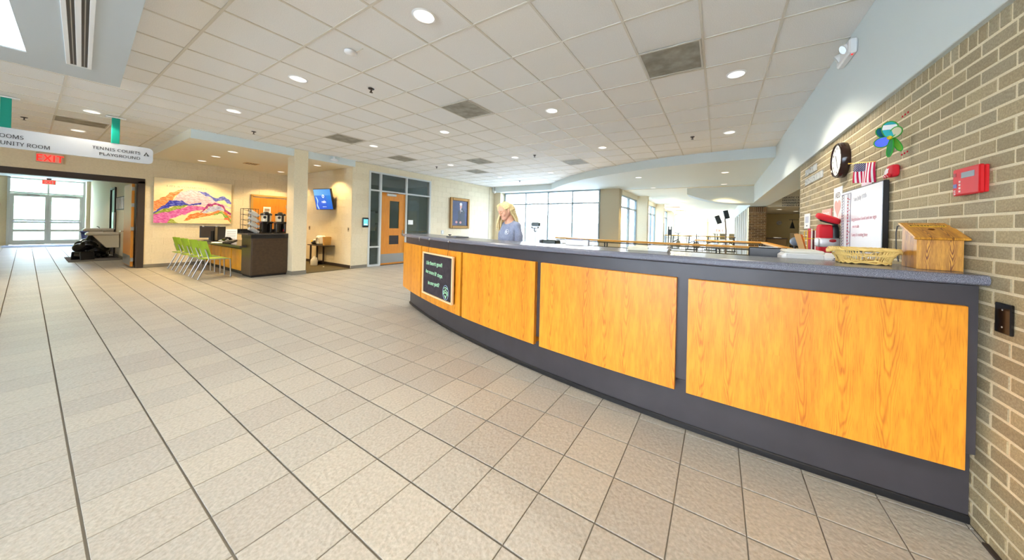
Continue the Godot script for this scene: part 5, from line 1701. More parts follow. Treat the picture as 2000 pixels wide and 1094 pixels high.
	var m2 := thing("computer_tower", "narrow dark computer tower leaning behind the monitor on the low desk", "computer", Vector3(-12.1, 0.763, -2.78), 0.5)
	var mm := bx("case", Vector3(0, 0.21, 0), Vector3(0.1, 0.42, 0.22), M.black, m2, 0.006)
	bx("front_panel", Vector3(0.02, 0.22, 0.112), Vector3(0.07, 0.36, 0.006), mat(c8(118, 100, 74), 0.4), m2)
	bx("side_speaker", Vector3(-0.14, 0.15, 0.05), Vector3(0.06, 0.3, 0.08), M.black, m2, 0.006)
	var bd := thing("notice", "white price notice propped on the low desk against the block wall", "notice", Vector3(-12.0, 0.763, -2.98), 0.9)
	bd.rotation.x = -0.1
	bx("sheet", Vector3(0, 0.18, 0), Vector3(0.26, 0.34, 0.01), mat(c8(226, 228, 234), 0.6), bd, 0.001)
	for k in 5: bx("print_line", Vector3(0, 0.28 - 0.05 * k, 0.0055), Vector3(0.2, 0.012, 0.001), mat(c8(150, 150, 160), 0.8), bd, 0.0)
	var ph := thing("telephone", "black desk telephone with curved handset beside the coffee counter", "telephone", Vector3(-10.85, 0.763, -2.68), 0.6)
	s = st()
	T = Transform3D(Basis(Vector3.RIGHT, 0.3), Vector3(0, 0.05, 0))
	box(s, Vector3.ZERO, Vector3(0.2, 0.05, 0.22), 0.012)
	obj("base", s, M.black, ph)
	s = st()
	tube(s, [Vector3(-0.07, 0.07, -0.13), Vector3(-0.07, 0.14, -0.06), Vector3(-0.07, 0.15, 0.02), Vector3(-0.07, 0.1, 0.1)], [0.035, 0.028, 0.028, 0.036], 10)
	obj("handset", s, M.black_gloss, ph)
	bx("keypad", Vector3(0.04, 0.082, 0.02), Vector3(0.09, 0.006, 0.12), M.steel, ph)
	var pp := thing("paper_stack", "crumpled white papers on the low desk in front of the telephone", "paper", Vector3(-11.2, 0.763, -2.58), 0.4)
	for k in 4:
		var o := bx("sheet", Vector3(0.05 * k - 0.08, 0.012 + 0.004 * k, 0.03 * (k % 2)), Vector3(0.2, 0.004, 0.14), M.paper, pp, 0.0)
		o.rotation = Vector3(0.1 * (k % 2), 0.5 * k, 0.14 * (k % 3 - 1))
	var pb := thing("paper_stack", "folded white leaflets on the low desk between tower and telephone", "paper", Vector3(-11.55, 0.763, -2.75), 0.2)
	for k in 3:
		var o := bx("leaflet", Vector3(0.03 * k, 0.03 + 0.025 * k, 0), Vector3(0.24, 0.012, 0.16), M.paper, pb, 0.002)
		o.rotation.z = 0.12 * (k - 1)
	var kb := thing("keyboard", "black keyboard lying on the front of the low desk", "keyboard", Vector3(-12.0, 0.763, -2.52), 0.05)
	bx("case", Vector3(0, 0.01, 0), Vector3(0.44, 0.02, 0.14), M.black, kb, 0.004)
	bx("keys", Vector3(0, 0.022, 0), Vector3(0.41, 0.006, 0.11), mat(c8(48, 46, 46), 0.5), kb, 0.001)
	var bl := thing("mouse_pad", "blue-cornered pad at the left end of the low desk", "mouse pad", Vector3(-12.35, 0.763, -2.46), 0.3)
	bx("pad", Vector3(0, 0.004, 0), Vector3(0.24, 0.008, 0.2), M.umber, bl)
	bx("blue_corner", Vector3(0.06, 0.01, -0.05), Vector3(0.1, 0.006, 0.08), mat(c8(60, 150, 220), 0.5), bl)
	# four stacked-side-by-side green chairs
	var proto: Node3D = null
	var where := [-12.81, -11.97, -11.17, -10.4]
	var lab := ["lime green chair closest to the painting wall, leftmost of the four", "lime green chair second from the painting wall", "lime green chair third from the painting wall", "lime green chair nearest the coffee counter, whole seat in view"]
	for k in 4:
		var ch: Node3D
		if k == 0:
			ch = chair()
			proto = ch
		else:
			ch = proto.duplicate()
			ch.name = numbered("side_chair")
			add_child(ch)
		ch.position = Vector3(where[k], 0, -2.27)
		tag(ch, lab[k], "chair", "lime green chairs at the low desk")
	# alcove television, plates, table
	var tv := thing("television", "wall television with a blue radio screen tilted out from the alcove wall", "television", Vector3(-10.7, 2.09, -4.72), 0.17)
	tv.rotation.x = 0.2
	tv.scale = Vector3(0.8, 1.06, 1.0)
	bx("housing", Vector3(0, 0, -0.03), Vector3(0.98, 0.62, 0.06), M.black, tv, 0.006)
	var im := Image.create(196, 124, false, Image.FORMAT_RGB8)
	var r := RandomNumberGenerator.new()
	r.seed = 2
	for y in 124:
		for x in 196:
			var u := x / 196.0
			var v := y / 124.0
			var c := Color(0.2, 0.55, 0.92).lerp(Color(0.1, 0.36, 0.86), v)
			if v < 0.3: c = Color(0.5, 0.78, 0.97).lerp(Color(0.3, 0.62, 0.94), u)
			elif u > 0.7: c = Color(0.16, 0.62, 0.9).lerp(Color(0.1, 0.4, 0.85), v)
			var wav := 0.12 + 0.03 * sin(v * 14.0)
			if v > 0.35 and absf(u - wav) < 0.018 + 0.02 * absf(sin(v * 9.0)): c = Color(0.75, 0.9, 1.0)
			im.set_pixel(x, y, c)
	var scr := mat(Color.BLACK, 0.3)
	scr.emission_enabled = true
	scr.emission_texture = ImageTexture.create_from_image(im)
	scr.emission_energy_multiplier = 1.25
	scr.emission = Color.BLACK
	obj("screen", picture(Vector3(-0.475, 0.295, 0.001), Vector3(0.475, 0.295, 0.001), Vector3(0.475, -0.295, 0.001), Vector3(-0.475, -0.295, 0.001)), scr, tv)
	letters(tv, "radio", 0.07, Vector3(0.02, -0.07, 0.003), Basis(), glow(Color(0.9, 0.96, 1), 0.9), 0.001, 1, "Droid Sans Bold")
	letters(tv, "on the air today", 0.022, Vector3(0.02, -0.22, 0.003), Basis(), glow(Color(0.8, 0.92, 1), 0.8), 0.001)
	s = st()
	var ringv := []
	for k in 18: ringv.append(Vector3(0.03 + 0.05 * cos(TAU * k / 18), 0.09 + 0.04 * sin(TAU * k / 18), 0.003))
	tube(s, ringv, 0.008, 5, true)
	obj("screen_emblem", s, glow(Color(0.9, 0.96, 1), 0.9), tv)
	bx("mount", Vector3(0.1, 0.0, -0.12), Vector3(0.3, 0.25, 0.14), M.bronze, tv)
	var tl := AreaLight3D.new()
	tl.name = "screen_light"
	tl.area_size = Vector2(0.9, 0.55)
	tl.light_color = Color(0.4, 0.7, 1.0)
	tl.light_energy = 0.06
	tl.shadow_enabled = true
	tv.add_child(tl, true)
	tl.position = Vector3(0, 0, 0.02)
	tl.rotation.y = PI
	for q in [[-12.1, "steel wall plate on the alcove wall near the column"], [-9.62, "steel switch plate on the alcove wall near its outer corner"]]:
		var o := thing("wall_plate", q[1], "wall plate", Vector3(q[0], 1.17, -4.95))
		bx("plate", Vector3(0, 0, 0.005), Vector3(0.09, 0.13, 0.01), mat(c8(150, 130, 92), 0.4, 0.5), o)
		bx("toggle", Vector3(0, 0.01, 0.014), Vector3(0.012, 0.03, 0.012), M.bronze, o)
		bx("toggle", Vector3(0.025, 0.01, 0.014), Vector3(0.012, 0.03, 0.012), M.bronze, o)
	var tb := thing("side_table", "small dark table against the alcove wall below the television", "table", Vector3(-10.98, 0, -4.81))
	bx("tabletop", Vector3(0, 0.63, 0), Vector3(1.2, 0.03, 0.26), M.bronze, tb, 0.004)
	for x in [-0.45, -0.02]:
		for z in [-0.09, 0.09]: bx("leg", Vector3(x, 0.308, z), Vector3(0.04, 0.615, 0.04), M.bronze, tb)
	bx("shelf", Vector3(-0.235, 0.12, 0), Vector3(0.43, 0.02, 0.2), M.bronze, tb)
	var cn := thing("white_canister", "white plastic drinks canister on the small dark alcove table", "canister", Vector3(-10.95, 0.646, -4.8), 0.3)
	s = st()
	box(s, Vector3(0, 0.15, 0), Vector3(0.26, 0.3, 0.2), 0.05)
	obj("body", s, M.white, cn)
	s = st()
	tube(s, [Vector3(-0.06, 0.05, 0.1), Vector3(-0.06, 0.2, 0.115), Vector3(0, 0.24, 0.12), Vector3(0.06, 0.2, 0.115), Vector3(0.06, 0.05, 0.1)], 0.014, 8)
	obj("handle", s, mat(c8(214, 204, 184), 0.6), cn)
	var fo := thing("file_holder", "tan cardboard folders fanned out at the end of the alcove table", "folders", Vector3(-10.6, 0.646, -4.82), 0.1)
	for k in 5:
		var o := bx("folder", Vector3(0.035 * k - 0.05, 0.14, 0.01 * k), Vector3(0.01, 0.26, 0.2), mat(c8(214, 168, 92), 0.8), fo, 0.0)
		o.rotation.z = 0.12 - 0.05 * k
	var cl := thing("black_pouch", "black bag with yellow corner at the left of the alcove table", "bag", Vector3(-11.33, 0.646, -4.8))
	s = st()
	ball(s, Vector3(0, 0.05, 0), Vector3(0.17, 0.055, 0.1), 16, 8)
	ball(s, Vector3(0.08, 0.09, 0.02), Vector3(0.1, 0.05, 0.07), 14, 8)
	obj("bag", s, M.black, cl)
	bx("yellow_tag", Vector3(-0.12, 0.1, 0.05), Vector3(0.06, 0.05, 0.03), M.yellow, cl, 0.006)
	bx("white_packet", Vector3(0.02, 0.14, -0.02), Vector3(0.16, 0.05, 0.1), M.paper, cl, 0.01)
	var jg := thing("plastic_jug", "white plastic jug standing on the carpet in front of the alcove table", "jug", Vector3(-10.9, 0.012, -4.6), 0.4)
	s = st()
	lathe(s, [Vector2(0.0, 0.0), Vector2(0.09, 0.0), Vector2(0.095, 0.02), Vector2(0.095, 0.15), Vector2(0.08, 0.2), Vector2(0.035, 0.25), Vector2(0.028, 0.27), Vector2(0.03, 0.29), Vector2(0.0, 0.292)], Vector3.ZERO, 20, 0.12)
	obj("body", s, mat(c8(226, 220, 206), 0.4), jg)
	s = st()
	tube(s, [Vector3(0.03, 0.25, 0), Vector3(0.09, 0.24, 0), Vector3(0.1, 0.18, 0), Vector3(0.088, 0.14, 0)], 0.012, 8)
	obj("handle", s, mat(c8(226, 220, 206), 0.4), jg)
	tag(obj("paper_scrap", _scrap(), M.paper, self, Vector3(-10.3, 0.022, -4.6)), "tiny white paper scrap on the alcove carpet", "paper")
	# dome camera on the fascia
	var dc := thing("dome_camera", "white dome camera under the fascia right of the column", "camera", Vector3(-9.34, 3.16, -4.36))
	s = st()
	cyl(s, Vector3(-0.04, 0.045, 0), Vector3(0.03, 0.045, 0), 0.015, 0.015, 10)
	cyl(s, Vector3(0.03, 0.045, 0), Vector3(0.03, 0.0, 0), 0.015, 0.02, 10)
	obj("arm", s, M.white, dc)
	s = st()
	lathe(s, [Vector2(0.0, 0.0), Vector2(0.06, -0.005), Vector2(0.1, -0.04), Vector2(0.1, -0.055), Vector2(0.0, -0.07)], Vector3(0.03, 0, 0), 20, -0.03)
	obj("dome", s, M.white, dc)
	var av := thing("alcove_vent", "small dark vent in the alcove ceiling above the coffee counter", "air vent", Vector3(-11.9, 3.046, -3.35))
	bx("frame", Vector3.ZERO, Vector3(0.3, 0.012, 0.3), mat(c8(206, 176, 128), 0.6), av)
	for k in 4: bx("slot", Vector3(0, -0.005, -0.09 + 0.06 * k), Vector3(0.24, 0.006, 0.03), M.bronze, av, 0.0)

func _scrap() -> SurfaceTool:
	var s := st()
	ball(s, Vector3.ZERO, Vector3(0.035, 0.012, 0.02), 8, 5)
	return s

func chair() -> Node3D:
	var c := thing("side_chair", "", "chair")
	for x in [-0.225, 0.225]:
		var s := st()
		tube(s, [Vector3(x, 0.0, 0.27), Vector3(x, 0.45, 0.1), Vector3(x, 0.68, 0.165)], 0.0125, 8)
		obj("leg", s, M.steel, c)
		s = st()
		tube(s, [Vector3(x, 0.0, -0.27), Vector3(x, 0.43, -0.255), Vector3(x, 0.445, -0.24), Vector3(x, 0.45, 0.1)], 0.0125, 8)
		obj("leg", s, M.steel, c)
	var s := st()
	tube(s, [Vector3(-0.225, 0.44, 0.05), Vector3(0.225, 0.44, 0.05)], 0.01, 8)
	tube(s, [Vector3(-0.225, 0.44, -0.2), Vector3(0.225, 0.44, -0.2)], 0.01, 8)
	obj("crossbar", s, M.steel, c)
	s = st()
	var rows := 8
	for i in rows:
		for g in [0.0, 1.0]:
			pass
	# seat: a dished sheet with rounded front
	var seat := func(u: float, v: float) -> Vector3:
		var z := lerpf(0.2, -0.27, v)
		var y := 0.462 - 0.012 * sin(PI * u) * sin(PI * minf(v * 1.2, 1.0)) - (0.02 * pow(maxf(v - 0.8, 0.0) / 0.2, 2.0))
		return Vector3(lerpf(-0.235, 0.235, u), y, z)
	_sheet(s, seat, 10, 10, 0.012, Vector3.DOWN)
	obj("seat", s, M.lime, c)
	s = st()
	var back := func(u: float, v: float) -> Vector3:
		var y := lerpf(0.5, 0.87, v)
		var a := (u - 0.5) * 2.0
		var wd := 0.235 * (1.0 - 0.1 * v)
		return Vector3(a * wd, y, 0.115 + 0.3 * (y - 0.45) * 0.75 + 0.085 * (1.0 - a * a) - 0.07)
	_sheet(s, back, 10, 8, 0.012, Vector3(0, 0, 1))
	obj("backrest", s, M.lime, c)
	return c

func _sheet(s: SurfaceTool, f: Callable, nu: int, nv: int, t: float, d: Vector3):
	for i in nu:
		for j in nv:
			var p := [f.call(float(i) / nu, float(j) / nv), f.call(float(i + 1) / nu, float(j) / nv), f.call(float(i + 1) / nu, float(j + 1) / nv), f.call(float(i) / nu, float(j + 1) / nv)]
			var c: Vector3 = (p[0] + p[2]) / 2
			face(s, p, c + d * t, 1)
			var q := []
			for v in p: q.append(v + d * t)
			face(s, q, c, 2)
	for e in 4:
		var m := nu if e < 2 else nv
		for i in m:
			var a := float(i) / m
			var b := float(i + 1) / m
			var p: Vector3 = f.call(a, float(e)) if e < 2 else f.call(float(e - 2), a)
			var q: Vector3 = f.call(b, float(e)) if e < 2 else f.call(float(e - 2), b)
			face(s, [p, q, q + d * t, p + d * t], f.call(0.5, 0.5) + d * t / 2)

# ------------------------------------------------------------------ the glazed door wall (x = -9.45) and the portrait
func glazed_wall_things():
	var X := -9.45
	var d := struct("window_1")
	var a: Material = M.alum_paint
	# uprights and bars (z runs away from the camera)
	for z in [-5.465, -5.83, -6.77, -7.775]: bx("mullion", Vector3(X - 0.04, 1.52, z), Vector3(0.11, 3.02, 0.055), a, d)
	for y in [3.005, 2.43]: bx("bar", Vector3(X - 0.04, y, -6.62), Vector3(0.1, 0.05, 2.31), a, d)
	bx("bar", Vector3(X - 0.04, 0.62, -5.65), Vector3(0.1, 0.05, 0.35), a, d)
	bx("bar", Vector3(X - 0.04, 0.03, -5.65), Vector3(0.1, 0.06, 0.35), a, d)
	bx("bar", Vector3(X - 0.04, 0.8, -7.27), Vector3(0.1, 0.05, 0.98), a, d)
	bx("bar", Vector3(X - 0.04, 0.03, -7.27), Vector3(0.1, 0.06, 0.98), a, d)
	for p in [[-5.65, 2.72, 0.33, 0.54], [-6.3, 2.72, 0.9, 0.54], [-7.27, 2.72, 0.97, 0.54], [-5.65, 1.53, 0.33, 1.75], [-5.65, 0.33, 0.33, 0.52], [-7.27, 1.61, 0.97, 1.58], [-7.27, 0.42, 0.97, 0.7]]:
		bx("pane", Vector3(X - 0.05, p[1], p[0]), Vector3(0.008, p[3], p[2]), M.smoked, d, 0.0)
	# door leaf with a tall light, louvre, closer, kick plate
	var o := struct("door_1")
	var s := st()
	var z0 := -5.865
	var z1 := -6.735
	T = Transform3D(Basis(Vector3.UP, PI / 2), Vector3(X - 0.05, 0, 0)) # local x -> -z
	for r in [[-z0, -z1, 0.02, 0.68], [-z0, -z0 + 0.3, 0.68, 2.4], [-z1 - 0.22, -z1, 0.68, 2.4], [-z0 + 0.3, -z1 - 0.22, 0.98, 1.22], [-z0 + 0.3, -z1 - 0.22, 2.14, 2.4]]:
		box(s, Vector3((r[0] + r[1]) / 2, (r[2] + r[3]) / 2, 0), Vector3(r[1] - r[0], r[3] - r[2], 0.045))
	obj("leaf", s, M.door_wood, o)
	bx("pane", Vector3(X - 0.05, 1.68, -6.34), Vector3(0.01, 0.92, 0.35), M.smoked, o, 0.0)
	bx("louvre", Vector3(X - 0.045, 0.83, -6.34), Vector3(0.02, 0.3, 0.35), M.bronze, o)
	for k in 5: bx("louvre_slat", Vector3(X - 0.03, 0.72 + 0.055 * k, -6.34), Vector3(0.012, 0.02, 0.33), M.black, o)
	bx("kick_plate", Vector3(X - 0.025, 0.22, -6.3), Vector3(0.006, 0.3, 0.84), M.steel, o)
	bx("closer", Vector3(X + 0.01, 2.33, -6.2), Vector3(0.07, 0.08, 0.32), M.alum, o, 0.01)
	s = st()
	tube(s, [Vector3(X + 0.02, 2.38, -6.1), Vector3(X + 0.05, 2.4, -6.3), Vector3(X, 2.41, -6.45)], 0.008, 6)
	obj("closer_arm", s, M.bronze, o)
	s = st()
	cyl(s, Vector3(X - 0.03, 1.03, -6.66), Vector3(X + 0.04, 1.03, -6.66), 0.012, 0.012, 10)
	cyl(s, Vector3(X + 0.04, 1.03, -6.66), Vector3(X + 0.04, 1.03, -6.55), 0.01, 0.01, 10)
	box(s, Vector3(X - 0.024, 1.06, -6.66), Vector3(0.006, 0.2, 0.05))
	obj("handle", s, M.chrome, o)
	bx("threshold", Vector3(X - 0.05, 0.008, -6.3), Vector3(0.12, 0.016, 0.9), M.bronze, o)
	# dim office behind the glass
	var of := struct("room_behind_glass")
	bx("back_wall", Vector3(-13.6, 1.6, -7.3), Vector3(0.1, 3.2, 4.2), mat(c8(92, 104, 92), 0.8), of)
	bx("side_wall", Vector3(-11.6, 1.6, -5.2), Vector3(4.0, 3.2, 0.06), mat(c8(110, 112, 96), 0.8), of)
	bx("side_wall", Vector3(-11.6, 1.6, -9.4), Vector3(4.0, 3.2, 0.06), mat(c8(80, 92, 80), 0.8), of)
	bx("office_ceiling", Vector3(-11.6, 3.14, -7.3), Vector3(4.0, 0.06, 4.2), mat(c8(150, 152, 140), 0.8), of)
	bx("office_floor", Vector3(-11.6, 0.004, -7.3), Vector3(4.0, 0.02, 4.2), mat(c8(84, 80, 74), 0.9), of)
	var sh := thing("office_counter", "wooden counter seen through the office glass beside the door", "counter", Vector3(-11.4, 0, -8.2))
	bx("top", Vector3(0, 1.05, 0), Vector3(0.6, 0.05, 2.0), M.rail_wood, sh)
	bx("front", Vector3(0.1, 0.52, 0), Vector3(0.4, 1.02, 1.9), M.bronze, sh)
	var cab := thing("dark_cabinet", "tall dark cabinet with a white notice behind the office glass", "cabinet", Vector3(-12.6, 0, -7.6))
	bx("body", Vector3(0, 0.95, 0), Vector3(0.5, 1.9, 0.7), M.black, cab)
	bx("notice_sheet", Vector3(0.253, 1.6, 0.1), Vector3(0.004, 0.4, 0.3), mat(c8(170, 180, 170), 0.8), cab)
	var bb := thing("easel_board", "pale board on a dark easel behind the narrow office pane", "board", Vector3(-10.8, 0, -6.0), 0.9)
	bx("board", Vector3(0, 1.45, 0), Vector3(0.8, 0.7, 0.02), mat(c8(178, 186, 190), 0.5), bb)
	for x in [-0.3, 0.3]:
		s = st()
		tube(s, [Vector3(x, 0, 0.15), Vector3(x * 0.4, 1.9, -0.02)], 0.014, 6)
		obj("leg", s, M.black, bb)
	tag(bx("paper_sign", Vector3(X - 0.04, 1.44, -6.98), Vector3(0.004, 0.16, 0.2), M.paper, self, 0.0), "white paper sign stuck on the office glass right of the door", "sign")
	# wall tablet
	var tb := thing("wall_tablet", "black wall tablet with a light blue screen beside the office glass", "tablet", Vector3(X, 1.395, -5.34), PI / 2)
	s = st()
	box(s, Vector3(0, 0, 0.02), Vector3(0.2, 0.3, 0.035), 0.016)
	obj("housing", s, M.black, tb)
	bx("screen", Vector3(0, 0.005, 0.039), Vector3(0.13, 0.19, 0.002), glow(c8(110, 214, 226), 0.85), tb, 0.0)
	bx("screen_icons", Vector3(0, -0.06, 0.0405), Vector3(0.1, 0.03, 0.001), glow(c8(225, 245, 250), 0.85), tb, 0.0)
	var sl := AreaLight3D.new()
	sl.name = "screen_light"
	sl.area_size = Vector2(0.13, 0.19)
	sl.light_color = Color(0.5, 0.9, 0.95)
	sl.light_energy = 0.006
	sl.shadow_enabled = true
	tb.add_child(sl, true)
	sl.position = Vector3(0, 0.005, 0.046)
	sl.rotation.y = PI
	# portrait
	var pt := thing("portrait", "gold framed portrait painting of a white-haired person in a dark suit", "painting", Vector3(X, 1.88, -9.3), PI / 2)
	var gold := textured(mat(c8(168, 122, 36), 0.35, 0.5), noise_tex(0.2, 3, 128, false, 1, Color(0.5, 0.45, 0.4), Color(1, 1, 1)), 6.0)
	var w := 1.1
	var h := 1.28
	for k in 2:
		bx("frame", Vector3((k - 0.5) * (w - 0.12), 0, 0.035), Vector3(0.12, h, 0.06), gold, pt, 0.015)
		bx("frame", Vector3(0, (k - 0.5) * (h - 0.12), 0.035), Vector3(w - 0.24, 0.12, 0.06), gold, pt, 0.015)
	var im := Image.create(96, 128, false, Image.FORMAT_RGB8)
	var n := FastNoiseLite.new()
	n.frequency = 0.05
	for y in 128:
		for x in 96:
			var u := x / 96.0
			var v := y / 128.0
			var c := Color(0.1, 0.14, 0.3).lerp(Color(0.26, 0.27, 0.42), smoothstep(0.45, 1.0, u) * (1.0 - v * 0.6)) * (1.0 + 0.25 * n.get_noise_2d(x, y))
			var bw := 0.05 + 0.17 * smoothstep(0.27, 0.45, v) + 0.05 * smoothstep(0.6, 0.9, v)
			if v > 0.27 and absf(u - 0.6) < bw: c = Color(0.045, 0.07, 0.13)
			if v > 0.26 and v < 0.52 and absf(u - 0.545 + (v - 0.26) * 0.12) < 0.055 * (1.0 - (v - 0.26) / 0.27): c = Color(0.86, 0.8, 0.78)
			if v > 0.29 and v < 0.5 and absf(u - 0.545 + (v - 0.26) * 0.12) < 0.014: c = Color(0.6, 0.45, 0.4)
			if Vector2((u - 0.55) / 0.075, (v - 0.2) / 0.1).length() < 1.0: c = Color(0.82, 0.6, 0.52)
			if Vector2((u - 0.55) / 0.085, (v - 0.13) / 0.06).length() < 1.0: c = Color(0.84, 0.82, 0.8)
			if Vector2((u - 0.62) / 0.03, (v - 0.4) / 0.02).length() < 1.0: c = Color(0.9, 0.9, 0.9)
			for hd in [[0.28, 0.85], [0.54, 0.86]]:
				if Vector2((u - hd[0]) / 0.075, (v - hd[1]) / 0.05).length() < 1.0: c = Color(0.74, 0.5, 0.46)
			if v > 0.9 and u < 0.35: c = c.lerp(Color(0.3, 0.16, 0.3), 0.5)
			im.set_pixel(x, y, c)
	var pm := mat(Color.WHITE, 0.5)
	pm.albedo_texture = ImageTexture.create_from_image(im)
	var hw := (w - 0.22) / 2
	var hh := (h - 0.22) / 2
	obj("canvas", picture(Vector3(-hw, hh, 0.03), Vector3(hw, hh, 0.03), Vector3(hw, -hh, 0.03), Vector3(-hw, -hh, 0.03)), pm, pt)
	bx("back", Vector3(0, 0, 0.014), Vector3(w - 0.1, h - 0.1, 0.02), M.bronze, pt)
	var sw := thing("wall_plate", "white light switch plate on the wall left of the portrait", "wall plate", Vector3(X, 1.08, -8.4), PI / 2)
	bx("plate", Vector3(0, 0, 0.005), Vector3(0.13, 0.16, 0.01), M.alum_paint, sw)
	bx("toggle", Vector3(0, 0, 0.014), Vector3(0.05, 0.1, 0.012), M.white, sw)
	var cj := struct("trim_5")
	bx("control_joint", Vector3(X - 0.002, 1.6, -11.2), Vector3(0.012, 3.2, 0.012), M.base, cj, 0.0)
	# camera on a thin rod at the corner
	var cm := thing("dome_camera", "tiny white camera hanging from the ceiling corner near the far windows", "camera", Vector3(-9.2, 3.0, -11.3))
	s = st()
	cyl(s, Vector3(0, 0.235, 0), Vector3(0, 0.05, 0), 0.01, 0.01, 8)
	obj("rod", s, M.bronze, cm)
	s = st()
	lathe(s, [Vector2(0.0, 0.06), Vector2(0.05, 0.05), Vector2(0.06, 0.0), Vector2(0.045, -0.05), Vector2(0.0, -0.07)], Vector3.ZERO, 18, 0.0)
	obj("dome", s, M.white, cm)

# ------------------------------------------------------------------ the hall to the exit
func exit_sign(label: String, at: Vector3, sc: float):
	var o := thing("exit_sign", label, "exit sign", at, PI / 2)
	bx("housing", Vector3(0, 0, 0.0), Vector3(0.34, 0.22, 0.06) * sc, mat(c8(196, 176, 150), 0.5), o, 0.004)
	bx("face", Vector3(0, 0, 0.031 * sc), Vector3(0.27, 0.19, 0.004) * sc, mat(c8(228, 170, 150), 0.4), o, 0.0)
	letters(o, "EXIT", 0.15 * sc, Vector3(0, 0, 0.035 * sc), Basis(), glow(Color(1.0, 0.13, 0.1), 1.6), 0.004, 1, "Droid Sans Bold", 0.82)
	var l := OmniLight3D.new()
	l.name = "exit_glow"
	l.light_color = Color(1, 0.15, 0.1)
	l.light_energy = 0.008 * sc
	l.light_size = 0.05
	l.omni_attenuation = 2.0
	l.omni_range = 20.0
	l.shadow_enabled = true
	o.add_child(l, true)
	l.position = Vector3(0, 0, 0.1)

